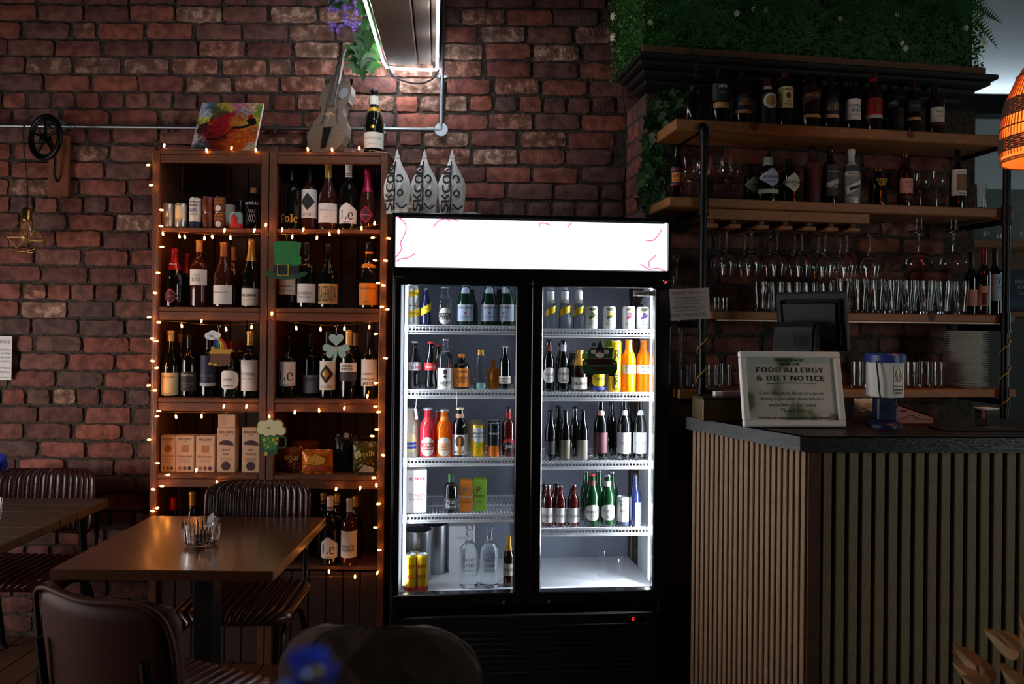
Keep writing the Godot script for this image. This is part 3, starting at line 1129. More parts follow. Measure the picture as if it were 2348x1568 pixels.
func make_shelving():
	var o := thing("pipe_shelving", "oak plank shelves on dark iron pipe uprights against the chimney breast", "shelving", origin(RK), RK.yaw)
	var ya := lo(RK, 1900, 287).y
	var yb := lo(RK, 1900, 462).y
	var yc := lo(RK, 1900, 716).y
	var yd := lo(RK, 1900, 893).y
	rk_y = [ya, yb, yc, yd]
	var x0 := lo(RK, 1537, 460).x
	var x1 := lo(RK, 2332, 470).x
	var th := [0.047, 0.040, 0.036, 0.038]
	var xs := [[lo(RK, 1552, 280).x, lo(RK, 2300, 300).x], [x0, x1], [lo(RK, 1640, 716).x, lo(RK, 2334, 716).x], [lo(RK, 1560, 893).x, lo(RK, 2338, 893).x]]
	for i in 4:
		var s := part(o, "shelf", bbox(xs[i][1] - xs[i][0], th[i], 0.24, 0.004), "shelf_oak", Vector3((xs[i][0] + xs[i][1]) * 0.5, rk_y[i] - th[i] * 0.5, -0.135))
		if i == 2 or i == 0:
			for k in [0.23, 0.71]:
				part(s, "knot", lathe(vv([0, 0, 0.018, 0, 0.018, 0.0008, 0, 0.0008]), 14), "print_brown", Vector3((k - 0.5) * (xs[i][1] - xs[i][0]), 0.006, 0.1200), Vector3(PI / 2, 0, 0))
	var led := part(o, "led_strip", bbox(xs[2][1] - xs[2][0] - 0.06, 0.006, 0.012, 0.001), "led_amber", Vector3((xs[2][0] + xs[2][1]) * 0.5 - 0.01, yc - th[2] - 0.003, -0.026))
	for q in [[1611.0, 300.0], [2305.0, 340.0]]:
		var px: float = q[0]
		var x := lo(RK, px, 600).x
		var topy := lo(RK, px, q[1]).y
		var r := 0.0155
		var pole := part(o, "pole", tube([Vector3(x, 0.0, 0.004), Vector3(x, topy - 0.02, 0.004)], r, 16), "iron")
		part(pole, "elbow", tube(smooth_path([Vector3(x, topy - 0.035, 0.004), Vector3(x, topy, 0.002), Vector3(x, topy + 0.018, -0.016), Vector3(x, topy + 0.018, -0.04)], 5), r * 1.32, 14), "iron")
		part(pole, "arm", tube([Vector3(x, topy + 0.016, -0.03), Vector3(x, topy + 0.016, -0.27)], r, 12), "iron")
		for yy in [yb, yc, yd]:
			part(pole, "coupling", tube([Vector3(x, yy - 0.07, 0.004), Vector3(x, yy + 0.008, 0.004)], r * 1.28, 16), "iron")
			part(pole, "coupling", tube([Vector3(x, yy - 0.078, 0.004), Vector3(x, yy - 0.064, 0.004)], r * 1.42, 16), "iron")
			part(pole, "arm", tube([Vector3(x, yy - 0.058, -0.005), Vector3(x, yy - 0.058, -0.27)], r * 0.9, 12), "iron")
		var spiral := []
		for k in 60:
			var a := k * 0.27
			spiral.append(Vector3(x + cos(a) * (r + 0.004), yc - 0.10 - k * 0.0052, 0.004 + sin(a) * (r + 0.004)))
		part(pole, "twine", tube(spiral, 0.0028, 5), "gold_print")
	# hanging rack for stemware under the second shelf
	var ga := lo(RK, 1622, 500).x
	var gb := lo(RK, 2003, 500).x
	var gy: float = yb - th[1]
	var g := thing("glass_rack", "wooden hanging rack for stemmed glasses under the second shelf", "rack", origin(RK), RK.yaw)
	part(g, "board", bbox(gb - ga, 0.044, 0.16, 0.003), "shelf_oak", Vector3((ga + gb) * 0.5, gy - 0.0235, -0.105))
	for px in [1640.0, 1692.0, 1757.0, 1812.0, 1867.0, 1918.0, 1969.0]:
		var x := lo(RK, px, 525).x
		part(g, "slat", bbox(0.052, 0.018, 0.20, 0.003), "shelf_oak", Vector3(x, gy - 0.073, -0.125))
		part(g, "spacer", bbox(0.020, 0.017, 0.15, 0.002), "board", Vector3(x, gy - 0.0545, -0.11))

# ---------------------------------------------------------------- bar counter

const CTY := 1.20

func make_counter():
	var o := thing("bar_counter", "bar counter clad in vertical oak slats with a black worktop", "counter")
	var A := Vector3(0.974, 0, -2.495)
	var B := Vector3(0.705, 0, -3.06)
	var u := Vector3(cos(CT.yaw), 0, -sin(CT.yaw))
	var C := A + u * 1.25
	var D := C + Vector3(0.03, 0, -0.52)
	# worktop: outline with a small cut corner, thick edge
	var poly := []
	for p in [A + (B - A).normalized() * 0.03, A + u * 0.03, C, D, B + Vector3(0.05, 0, -0.0)]:
		poly.append(Vector2(p.x, -p.z))
	poly[4] = Vector2(B.x + 0.02, -B.z)
	poly.append(Vector2(B.x - 0.0, -B.z))
	poly.remove_at(4)
	var tp := slab(poly, 0.053, 0.004)
	part(o, "worktop", tp, "counter_black", Vector3(0, CTY - 0.053, 0), Vector3(-PI / 2, 0, 0))
	# carcass set back behind the slats
	var inn := []
	var nf := Vector3(sin(CT.yaw), 0, cos(CT.yaw))          # outwards, front
	var dl := (B - A).normalized()
	var nl := Vector3(dl.z, 0, -dl.x)                        # outwards, side
	if nl.x > 0:
		nl = -nl
	for p in [A - nf * 0.035 - nl * 0.02 + dl * 0.0 + u * 0.02, C - nf * 0.035 - u * 0.02, D + Vector3(-0.03, 0, 0.03), B - nl * 0.035 - dl * 0.03]:
		inn.append(Vector2(p.x, -p.z))
	part(o, "carcass", slab(inn, CTY - 0.058), "gap_black", Vector3(0, 0.0, 0), Vector3(-PI / 2, 0, 0))
	var h := CTY - 0.055
	var ft := atan2(nf.x, nf.z)
	var sa := atan2(nl.x, nl.z)
	part(o, "corner_post", bbox(0.040, h, 0.022, 0.002), "corner_brown", A - nf * 0.020 - nl * 0.004 + u * 0.030 + Vector3(0, h * 0.5, 0), Vector3(0, ft - 0.25, 0))
	var k := 0
	var x := 0.078
	while x < 1.22:
		part(o, "slat", bbox(0.0295, h, 0.016, 0.002), "slat_oak", A + u * x - nf * 0.024 + Vector3(0, h * 0.5, 0), Vector3(0, ft, 0))
		x += 0.0452
		k += 1
	x = 0.030
	var len := (B - A).length()
	while x < len - 0.02:
		part(o, "slat", bbox(0.0185, h, 0.014, 0.002), "slat_pale", A + dl * x - nl * 0.022 + Vector3(0, h * 0.5, 0), Vector3(0, sa, 0))
		x += 0.0268

# ---------------------------------------------------------------- tables and chairs

# A padded panel standing on y = 0, front towards +z: bowed by `bow`, with so many vertical channels.
func pad(w: float, h: float, t: float, bow: float, ribs: int, corner: float, quilt := false) -> ArrayMesh:
	var s := SurfaceTool.new()
	s.begin(Mesh.PRIMITIVE_TRIANGLES)
	s.set_smooth_group(0)
	var nx := maxi(24, ribs * 6)
	var ny := 14 if not quilt else 36
	if quilt:
		nx = 72
	var grid := [[], []]
	for side in 2:
		for j in ny + 1:
			var row := []
			var v := float(j) / ny
			for i in nx + 1:
				var u := -1.0 + 2.0 * i / nx
				var y := v * h
				var half := w * 0.5
				var dy := minf(y, h - y)
				if dy < corner:
					half -= corner - sqrt(maxf(0.0, corner * corner - (corner - dy) * (corner - dy)))
				var x := u * half
				var e := minf(minf((1.0 - absf(u)) * half, dy) / (t * 0.9), 1.0)
				var round := sqrt(maxf(0.0, 1.0 - (1.0 - e) * (1.0 - e)))
				var z := bow * (x / (w * 0.5)) * (x / (w * 0.5))
				var rel := 0.0
				if side == 0 and ribs > 0:
					var inner := clampf((0.94 - absf(u)) / 0.05, 0.0, 1.0)
					rel = -0.015 * pow(1.0 - absf(sin(PI * (u * 0.5 + 0.5) * ribs)), 2.2) * inner
				if quilt and side == 1:
					var q := absf(sin(x * 26.0 + y * 26.0)) * absf(sin(x * 26.0 - y * 26.0))
					rel = -0.010 * pow(q, 0.5)
				var zz := z + (t * 0.5 * round + rel if side == 0 else -t * 0.5 * round - rel)
				row.append(Vector3(x, y, zz))
			grid[side].append(row)
	for side in 2:
		var g: Array = grid[side]
		for j in ny:
			for i in nx:
				var a: Vector3 = g[j][i]
				var b: Vector3 = g[j + 1][i]
				var c: Vector3 = g[j + 1][i + 1]
				var d: Vector3 = g[j][i + 1]
				for p in ([a, b, c, a, c, d] if side == 0 else [a, c, b, a, d, c]):
					s.add_vertex(p)
	s.index()
	s.generate_normals()
	return s.commit()

func leather_chair(label: String, at: Vector3, turn: float, top: float, w := 0.44) -> Node3D:
	var o := thing("dining_chair", label, "chair", at, turn, "brown leather chairs")
	var key := "chair%.2f,%.2f" % [top, w]
	if not cache.has(key):
		cache[key] = [pad(w, 0.30, 0.05, 0.085, 15, 0.06), pad(w + 0.02, 0.42, 0.06, 0.0, 13, 0.06)]
	var back := part(o, "backrest", cache[key][0], "leather", Vector3(0, top - 0.30, -0.215), Vector3(-0.10, 0, 0))
	part(o, "seat", cache[key][1], "leather", Vector3(0, 0.455, 0.23), Vector3(-PI / 2, 0, 0))
	for s in [-1.0, 1.0]:
		var x: float = s * (w * 0.5 - 0.035)
		part(o, "leg", tube(smooth_path([Vector3(x, top - 0.12, -0.235), Vector3(x, 0.52, -0.215), Vector3(x, 0.43, -0.17), Vector3(x * 1.02, 0.40, 0.05), Vector3(x * 1.04, 0.39, 0.16), Vector3(x * 1.06, 0.33, 0.205), Vector3(x * 1.12, 0.012, 0.25)], 6), 0.011, 10), "iron_black")
		part(o, "leg", tube(smooth_path([Vector3(x * 0.9, 0.40, 0.03), Vector3(x * 0.98, 0.38, -0.10), Vector3(x * 1.04, 0.30, -0.165), Vector3(x * 1.14, 0.012, -0.25)], 6), 0.011, 10), "iron_black")
		for z in [0.25, -0.25]:
			part(o, "foot_cap", lathe(vv([0, 0, 0.014, 0, 0.014, 0.02, 0, 0.02]), 12), "rubber", Vector3(x * (1.12 if z > 0 else 1.14), 0, z))
	part(o, "crossbar", tube([Vector3(-w * 0.5 + 0.035, 0.40, 0.04), Vector3(w * 0.5 - 0.035, 0.40, 0.04)], 0.010, 8), "iron_black")
	return o

func make_tables_and_chairs():
	# the oak table
	var t := thing("dining_table", "square brown oak table with a glass dish on it", "table", Vector3(-1.115, 0, -2.775))
	part(t, "tabletop", bbox(0.718, 0.034, 0.69, 0.003), "table_oak", Vector3(0, 0.743, 0))
	part(t, "pedestal", bbox(0.075, 0.70, 0.075, 0.006), "iron_black", Vector3(0.03, 0.375, 0.05))
	part(t, "spider", bbox(0.42, 0.012, 0.05, 0.003), "iron_black", Vector3(0.0, 0.719, 0.05))
	part(t, "foot_plate", bbox(0.29, 0.02, 0.29, 0.006), "iron_black", Vector3(0.03, 0.0105, 0.05))
	# the planked table by the side wall
	var g := thing("planked_table", "weathered grey brown planked table against the brick wall", "table", Vector3(-2.22, 0, -2.985))
	for k in 7:
		part(g, "plank", bbox(0.828, 0.036, 0.1195, 0.003), "table_grey", Vector3(0, 0.742, -0.37 + 0.1235 * k))
	for x in [-0.41, 0.41]:
		for z in [-0.36, 0.36]:
			part(g, "leg", tube([Vector3(x * 0.9, 0.0, z * 0.98), Vector3(x * 0.86, 0.7225, z * 0.9)], 0.016, 10), "iron_black")
	leather_chair("ribbed brown leather chair tucked behind the oak table", Vector3(-1.050, 0, -3.02), 0.04, 0.885)
	leather_chair("ribbed brown leather chair against the brick wall behind planked table", Vector3(-2.16, 0, -3.355), 0.0, 0.862, 0.49)
	# the chair whose back is towards the viewer
	var o := thing("dining_chair", "brown leather chair seen from behind, at the oak table", "chair", Vector3(-1.00, 0, -2.205), deg_to_rad(158), "brown leather chairs")
	var bk := part(o, "backrest", pad(0.50, 0.34, 0.05, 0.06, 0, 0.07), "leather_back", Vector3(0, 0.50, -0.215), Vector3(-0.10, 0, 0))
	part(bk, "piping", tube(smooth_path([Vector3(-0.245, 0.03, 0.030), Vector3(-0.245, 0.25, 0.028), Vector3(-0.19, 0.335, 0.006), Vector3(0, 0.338, -0.022), Vector3(0.19, 0.335, 0.006), Vector3(0.245, 0.25, 0.028), Vector3(0.245, 0.03, 0.030)], 6), 0.007, 8), "leather_back")
	part(o, "seat", pad(0.46, 0.42, 0.06, 0.0, 13, 0.06), "leather", Vector3(0, 0.455, 0.23), Vector3(-PI / 2, 0, 0))
	for s in [-1.0, 1.0]:
		var x: float = s * 0.19
		part(o, "leg", tube(smooth_path([Vector3(x, 0.70, -0.245), Vector3(x, 0.50, -0.215), Vector3(x, 0.42, -0.17), Vector3(x, 0.39, 0.10), Vector3(x * 1.05, 0.33, 0.20), Vector3(x * 1.12, 0.0, 0.25)], 6), 0.011, 10), "iron_black")
		part(o, "leg", tube(smooth_path([Vector3(x * 0.9, 0.40, 0.03), Vector3(x * 0.98, 0.38, -0.10), Vector3(x * 1.04, 0.30, -0.165), Vector3(x * 1.14, 0.0, -0.25)], 6), 0.011, 10), "iron_black")
	# the quilted tub chair
	var q := thing("tub_chair", "dark quilted velvet tub chair with a rounded back", "chair", Vector3(-0.33, 0, -2.08), PI)
	part(q, "backrest", pad(0.53, 0.50, 0.07, 0.10, 0, 0.20, true), "velvet", Vector3(0, 0.325, -0.21), Vector3(-0.08, 0, 0))
	part(q, "seat", pad(0.50, 0.46, 0.10, 0.0, 0, 0.10), "velvet", Vector3(0, 0.42, 0.26), Vector3(-PI / 2, 0, 0))
	for x in [-0.19, 0.19]:
		for z in [-0.17, 0.20]:
			part(q, "leg", tube([Vector3(x, 0.39, z), Vector3(x * 1.15, 0.0, z * 1.15)], 0.014, 10, false, 0.009), "iron_black")
	# cut glass dish of wrapped sweets on the oak table
	var dp := P(461, 1236, 2.72)
	var dish := thing("glass_dish", "ribbed clear glass dish on the oak table", "dish", Vector3(dp.x, 0.7605, -2.72))
	var v := PackedVector3Array()
	var s2 := Shape.new()
	var prof := vv([0.0, 0.002, 0.048, 0.003, 0.060, 0.018, 0.064, 0.060, 0.0655, 0.086, 0.0635, 0.087, 0.060, 0.060, 0.056, 0.020, 0.046, 0.008, 0.0, 0.007])
	var seg := 72
	for i in prof.size() - 1:
		for j in seg:
			var c := []
			for e in [[i, j], [i + 1, j], [i + 1, j + 1], [i, j + 1]]:
				var a: float = TAU * e[1] / seg
				var p: Vector2 = prof[e[0]]
				var rr := p.x + (0.0016 * cos(a * 24.0) if e[0] in [2, 3] else 0.0)
				c.append(Vector3(rr * sin(a), p.y, rr * cos(a)))
			s2.quad(c[0], c[1], c[2], c[3])
	part(dish, "bowl", s2.done(), "crystal")
	for k in 9:
		var a := k * 2.4
		var sw := thing("sweet", "dark wrapped sweet in the glass dish", "sweet", dish.position + Vector3(cos(a) * 0.028 * (k % 3) * 0.6, 0.0145 + 0.0135 * (k / 3), sin(a) * 0.028 * (k % 3) * 0.6), a, "sweets in the glass dish")
		part(sw, "wrapper", bbox(0.026, 0.012, 0.016, 0.004), ["black", "charcoal", "brown"][k % 3])
	var tag := thing("paper_packet", "small white paper packet standing in the glass dish", "packet", dish.position + Vector3(0.022, 0.056, -0.012))
	part(tag, "packet", slab([Vector2(-0.009, 0.0), Vector2(0.008, 0.004), Vector2(0.010, 0.042), Vector2(0.002, 0.056), Vector2(-0.011, 0.036)], 0.002), "white", Vector3.ZERO, Vector3(-0.2, 0.25, -0.2))

# ---------------------------------------------------------------- fittings on the brick wall

func wall_pt(px: float, py: float, off := 0.0) -> Vector3:
	return P(px, py, WALL - off)

func make_wall_fittings():
	var off := 0.045
	# galvanised conduit
	var c := thing("conduit", "galvanised steel conduit run along and up the brick wall", "pipe")
	var J := wall_pt(1012, 298, off)
	var L := Vector3(-3.3, wall_pt(0, 292, off).y, J.z)
	var K := Vector3(wall_pt(138, 290, off).x, L.y + 0.004, J.z)
	L.y = J.y
	K.y = J.y
	part(c, "pipe", tube([L, J], 0.0105, 12), "galvanised")
	part(c, "pipe", tube([J, Vector3(J.x + 0.004, 3.94, J.z)], 0.0115, 12), "galvanised")
	for q in [J, K]:
		var jb := part(c, "junction_box", lathe(vv([0, 0, 0.034, 0, 0.034, 0.018, 0.032, 0.021, 0, 0.021]), 28), "galvanised", q + Vector3(0, 0, -0.012), Vector3(PI / 2, 0, 0))
		for s in [-1.0, 1.0]:
			part(jb, "screw", lathe(vv([0, 0.021, 0.004, 0.021, 0.003, 0.023, 0, 0.023]), 10), "steel", Vector3(s * 0.020, 0, s * 0.012))
	for t in [Vector3(-0.04, 0, 0), Vector3(0.04, 0, 0)]:
		part(c, "collar", tube([K + t, K + t * 1.9], 0.014, 12), "galvanised")
	part(c, "collar", tube([J + Vector3(-0.035, 0, 0), J + Vector3(-0.075, 0, 0)], 0.014, 12), "galvanised")
	part(c, "collar", tube([J + Vector3(0, 0.03, 0), J + Vector3(0, 0.075, 0)], 0.014, 12), "galvanised")
	for px in [384.0, 631.0, 882.0]:
		var s := Shape.new()
		var p := wall_pt(px, 294, off)
		p.y = J.y
		s.box(p + Vector3(0, 0, -0.006), Vector3(0.012, 0.05, 0.022))
		for k in [-1.0, 1.0]:
			s.add(lathe(vv([0, 0, 0.006, 0, 0.005, 0.004, 0, 0.005]), 10), Transform3D(Basis(Vector3.RIGHT, PI / 2), p + Vector3(0, k * 0.021, 0.005)))
		part(c, "saddle", s.done(), "galvanised")
	var sp := wall_pt(1016, 176, off)
	var sd := Shape.new()
	sd.box(Vector3(J.x + 0.003, sp.y, sp.z - 0.006), Vector3(0.05, 0.012, 0.022))
	for k in [-1.0, 1.0]:
		sd.add(lathe(vv([0, 0, 0.006, 0, 0.005, 0.004, 0, 0.005]), 10), Transform3D(Basis(Vector3.RIGHT, PI / 2), Vector3(J.x + 0.003 + k * 0.021, sp.y, sp.z + 0.005)))
	part(c, "saddle", sd.done(), "galvanised")
	# pulley lamp on a wooden plaque
	var pa := wall_pt(133, 380, 0.04)
	var l := thing("pulley_lamp", "wall lamp with black pulley wheel and caged bulb on a wooden plaque", "lamp", Vector3(pa.x, wall_pt(133, 450, 0.04).y, -WALL + 0.016))
	part(l, "plaque", bbox(0.098, 0.30, 0.022, 0.003), "plaque", Vector3(0, 0.15, 0.013))
	var wc := P(104, 315, WALL - 0.15) - l.position
	part(l, "bracket", tube(smooth_path([Vector3(0.0, 0.07, 0.026), Vector3(0.0, 0.10, 0.05), Vector3(0.004, 0.18, 0.055), Vector3(0.004, 0.24, 0.08), wc + Vector3(0.02, 0, 0)], 5), 0.006, 8), "iron_black")
	var wh := Node3D.new()
	wh.name = "pulley_wheel"
	wh.position = wc
	wh.rotation = Vector3(0, deg_to_rad(-22), 0)
	l.add_child(wh)
	var s2 := Shape.new()
	for r in [[0.100, 0.012], [0.086, 0.006]]:
		var ring := []
		for i in 36:
			ring.append(Vector3(cos(TAU * i / 36) * r[0], sin(TAU * i / 36) * r[0], 0))
		s2.add(tube(ring, r[1], 8, true), Transform3D())
	part(wh, "rim", s2.done(), "iron_black")
	for k in 5:
		var a := TAU * k / 5 + 0.3
		part(wh, "spoke", tube([Vector3.ZERO, Vector3(cos(a), sin(a), 0) * 0.09], 0.008, 8, false, 0.005), "iron_black")
	part(wh, "hub", lathe(vv([0, -0.016, 0.018, -0.016, 0.018, 0.016, 0, 0.016]), 16), "iron_black", Vector3.ZERO, Vector3(PI / 2, 0, 0))
	var ct := wc + Vector3(-0.062, 0.04, 0.06)
	var cb := P(62, 478, WALL - 0.15) - l.position
	part(l, "cable", tube(smooth_path([wc + Vector3(-0.03, 0.09, 0.045), ct, ct + Vector3(0, -0.12, 0), Vector3(cb.x, cb.y + 0.12, cb.z), cb], 6), 0.0035, 6), "rubber")
	part(l, "lamp_holder", lathe(vv([0, -0.06, 0.021, -0.06, 0.023, -0.055, 0.021, -0.045, 0.021, -0.008, 0.017, 0.0, 0.008, 0.006, 0, 0.006]), 20), "brass", cb)
	part(l, "bulb", lathe(vv([0, -0.165, 0.014, -0.162, 0.026, -0.150, 0.031, -0.130, 0.026, -0.105, 0.015, -0.075, 0.013, -0.06]), 20), "bulb_glass", cb)
	var fil := []
	for k in 28:
		fil.append(Vector3(0.009 * cos(k * 1.57), -0.075 - 0.065 * absf(sin(k * 0.56)), 0.009 * sin(k * 1.57)))
	part(l, "filament", tube(fil, 0.0008, 4), "copper", cb)
	var cage := Shape.new()
	var rings := [[0.024, -0.055, 6, 0.0], [0.052, -0.10, 6, 0.5], [0.086, -0.145, 6, 0.0], [0.070, -0.195, 6, 0.5], [0.030, -0.205, 6, 0.0]]
	var pts := []
	for r in rings:
		var rw := []
		for k in 6:
			var a: float = TAU * (k + r[3]) / 6.0
			rw.append(Vector3(r[0] * cos(a), r[1], r[0] * sin(a)))
		pts.append(rw)
	for i in rings.size():
		for k in 6:
			if i == 2 or i == 4 or i == 0:
				cage.add(tube([pts[i][k], pts[i][(k + 1) % 6]], 0.0016, 5), Transform3D())
			if i < rings.size() - 1:
				cage.add(tube([pts[i][k], pts[i + 1][k]], 0.0016, 5), Transform3D())
				cage.add(tube([pts[i][k], pts[i + 1][(k + (5 if rings[i][3] == 0.0 else 1)) % 6]], 0.0016, 5), Transform3D())
	part(l, "cage", cage.done(), "brass", cb)
	# paper notice at the edge of the view
	var n := thing("paper_notice", "white printed safety notice taped to the brick wall", "notice", P(-28, 820, WALL - 0.03))
	part(n, "sheet", bbox(0.235, 0.215, 0.002, 0.0004), "white", Vector3.ZERO, Vector3(0, 0, -0.012))
	for w in [["Public Notice", 0.082, 0.020, 0.21], ["For your Health & Safety", 0.040, 0.012, 0.21], ["please do not allow", 0.022, 0.012, 0.20], ["children to block access", 0.004, 0.012, 0.21], ["and we request a", -0.016, 0.012, 0.2], ["buggies and Prams", -0.050, 0.014, 0.2], ["at any time.", -0.070, 0.014, 0.16], ["Thank you for your consideration", -0.095, 0.006, 0.2]]:
		var m := words(w[0], w[2], w[3], "sans")
		var half: float = m.get_aabb().size.x * 0.5
		part(n, "lettering", m, "ink", Vector3(0.110 - half, w[1], 0.0016), Vector3(0, 0, -0.012))
	# ceiling beam, rope light round its end, loose cable
	var away := Vector3(-0.103, 0.119, -1.0).normalized()
	var side := away.cross(Vector3.UP).normalized()
	var up := side.cross(away).normalized()
	var endc := P(947, 152, WALL - 0.03)
	var bw := 0.255
	var beam := thing("ceiling_beam", "rough sawn timber ceiling beam meeting the brick wall", "beam", endc)
	var bas := Basis(side, up, -away)
	for k in 3:
		var ww: float = [0.150, 0.065, 0.036][k]
		var xx: float = [-0.0525, 0.056, 0.1085][k]
		var pl := part(beam, "beam_board", bbox(ww - 0.003, 0.24 - 0.012 * k, 3.4, 0.004), "beam_wood")
		pl.transform = Transform3D(bas, side * xx + up * (0.12 + 0.006 * k) - away * 1.7)
	var rope := thing("rope_light", "glowing white rope light looped round the end of the beam", "light", endc)
	var path := []
	for k in 8:
		path.append(-side * (bw * 0.5 + 0.016) + up * 0.01 - away * (1.45 - k * 0.2))
	path.append(-side * (bw * 0.5 - 0.0) - up * 0.012 - away * 0.012)
	for k in 4:
		path.append(side * (bw * (-0.3 + 0.2 * k)) - up * 0.016 - away * 0.008)
	path.append(side * (bw * 0.5 - 0.014) - up * 0.014 - away * 0.012)
	for k in 8:
		path.append(side * (bw * 0.5 - 0.010) - up * 0.012 - away * (0.06 + k * 0.2))
	for i in path.size() - 1:
		var a: Vector3 = path[i]
		var b: Vector3 = path[i + 1]
		var seg := part(rope, "led_tube", tube([a, b], 0.0065, 8), "led_rope")
		if i % 2 == 0:
			omni(seg, "rope_lamp", (a + b) * 0.5, Color(0.93, 0.96, 1.0), 0.095 if i < 8 else (0.022 if i < 13 else 0.02), 0.006)
	var lc := thing("loose_cable", "black cable sagging below the beam end", "cable")
	part(lc, "cable", tube(smooth_path([P(889, 145, WALL - 0.06), P(900, 172, WALL - 0.05), P(930, 187, WALL - 0.05), P(965, 191, WALL - 0.05), P(993, 180, WALL - 0.05), P(1006, 160, WALL - 0.06)], 6), 0.0045, 6), "rubber")
	var dc := thing("drop_cable", "thin black cable hanging down the brick corner", "cable")
	part(dc, "cable", tube(smooth_path([P(1414, 0, WALL - 0.05), P(1421, 130, WALL - 0.05), P(1436, 290, WALL - 0.05), P(1449, 400, WALL - 0.05), P(1467, 500, WALL - 0.05), P(1470, 560, WALL - 0.05)], 6), 0.0028, 6), "rubber")
	# pendant lamp of woven wicker
	var lp := P(2412, 368, 2.55)
	var pd := thing("wicker_pendant", "glowing orange wicker pendant lamp with dark woven bands", "lamp", lp)
	var prof := [[0.0, 0.143], [0.06, 0.148], [0.13, 0.145], [0.22, 0.128], [0.30, 0.095], [0.36, 0.052], [0.385, 0.03]]
	var rad := func(y: float) -> float:
		for i in prof.size() - 1:
			if y <= prof[i + 1][0]:
				return lerpf(prof[i][1], prof[i + 1][1], (y - prof[i][0]) / (prof[i + 1][0] - prof[i][0]))
		return 0.03
	var sh := part(pd, "shade", lathe(vv([0.141, 0.0, 0.146, 0.06, 0.143, 0.13, 0.126, 0.22, 0.093, 0.30, 0.05, 0.36, 0.028, 0.385]), 40), "wicker_shade")
	for k in 72:
		var a := TAU * k / 72
		var pth := []
		for i in 12:
			var y := 0.02 + 0.36 * i / 11.0
			var r: float = rad.call(y) + 0.0015
			pth.append(Vector3(r * sin(a), y, r * cos(a)))
		part(sh, "cane", tube(pth, 0.0022, 4), "wicker_cane")
	for band in [[0.036, 0.082], [0.155, 0.215], [0.0, 0.012]]:
		var y: float = band[0]
		while y < band[1]:
			var ring := []
			for i in 48:
				var a := TAU * i / 48
				var r: float = rad.call(y) + 0.0035 + 0.0018 * (1.0 if (i + int(y * 200)) % 2 == 0 else -1.0)
				ring.append(Vector3(r * sin(a), y, r * cos(a)))
			part(sh, "weave", tube(ring, 0.0032, 5, true), "wicker_dark" if band[0] > 0.0 else "wicker_cane")
			y += 0.0068
	for y in [0.115, 0.29]:
		var ring := []
		for i in 40:
			var r: float = rad.call(y) + 0.003
			ring.append(Vector3(r * sin(TAU * i / 40), y, r * cos(TAU * i / 40)))
		part(sh, "weave", tube(ring, 0.003, 5, true), "wicker_dark")
	part(pd, "bulb", lathe(vv([0, 0.10, 0.02, 0.105, 0.03, 0.13, 0.02, 0.17, 0.012, 0.19, 0, 0.19]), 16), "lamp_bulb")
	omni(pd, "pendant_lamp", Vector3(0, 0.135, 0), Color(1.0, 0.62, 0.32), 0.12, 0.03)
	part(pd, "flex", tube([Vector3(0, 0.385, 0), Vector3(0, 3.95 - lp.y, 0)], 0.004, 6), "rubber")

# ---------------------------------------------------------------- plants

func fan_leaf(outline: Array, dish: float) -> ArrayMesh:   # leaf lying in x, y with its stalk at the origin, cupped along the midrib
	var s := Shape.new()
	var n := outline.size()
	for i in n - 1:
		var a: Vector2 = outline[i]
		var b: Vector2 = outline[i + 1]
		var my := 0.35
		s.tri(Vector3(0, my, 0), Vector3(a.x, a.y, dish * absf(a.x)), Vector3(b.x, b.y, dish * absf(b.x)))
	return s.done()

func ivy_mesh() -> ArrayMesh:
	if not cache.has("ivy"):
		cache["ivy"] = fan_leaf(vvv([0, 0, -0.22, -0.12, -0.42, 0.05, -0.30, 0.22, -0.62, 0.42, -0.28, 0.52, -0.18, 0.68, 0, 1.0, 0.18, 0.68, 0.28, 0.52, 0.62, 0.42, 0.30, 0.22, 0.42, 0.05, 0.22, -0.12, 0, 0]), 0.25)
	return cache["ivy"]

func vvv(flat: Array) -> Array:
	return vv(flat)

func blade_mesh(w: float, bend: float, n := 8) -> ArrayMesh:   # lance shaped leaf, 1 long along y, bending towards -z... tip
	var key := "blade%.3f,%.3f" % [w, bend]
	if cache.has(key):
		return cache[key]
	var s := Shape.new()
	var prev := []
	for i in n + 1:
		var t := float(i) / n
		var hw := w * pow(sin(PI * pow(t, 0.8)), 0.9) * 0.5
		var z := -bend * t * t
		var row := [Vector3(-hw, t, z + hw * 0.35), Vector3(0, t, z), Vector3(hw, t, z + hw * 0.35)]
		if i > 0:
			s.quad(prev[0], row[0], row[1], prev[1])
			s.quad(prev[1], row[1], row[2], prev[2])
		prev = row
	cache[key] = s.done()
	return cache[key]

func frond_mesh(bend: float) -> ArrayMesh:   # fern frond, 1 long, narrow leaflets either side
	var key := "frond%.2f" % bend
	if cache.has(key):
		return cache[key]
	var s := Shape.new()
	var n := 22
	for i in n:
		var t := (i + 1.0) / n
		var hw := 0.15 * sin(PI * pow(t, 0.7)) + 0.01
		var c := Vector3(0, t - 0.02, -bend * t * t)
		var w := 0.019
		for sg in [-1.0, 1.0]:
			var tip := c + Vector3(sg * hw, 0.035, 0.02)
			s.tri(c + Vector3(0, -w, 0), tip, c + Vector3(0, w, 0))
	s.add(tube([Vector3.ZERO, Vector3(0, 0.5, -bend * 0.25), Vector3(0, 1.0, -bend)], 0.006, 4, false, 0.002), Transform3D())
	cache[key] = s.done()
	return cache[key]

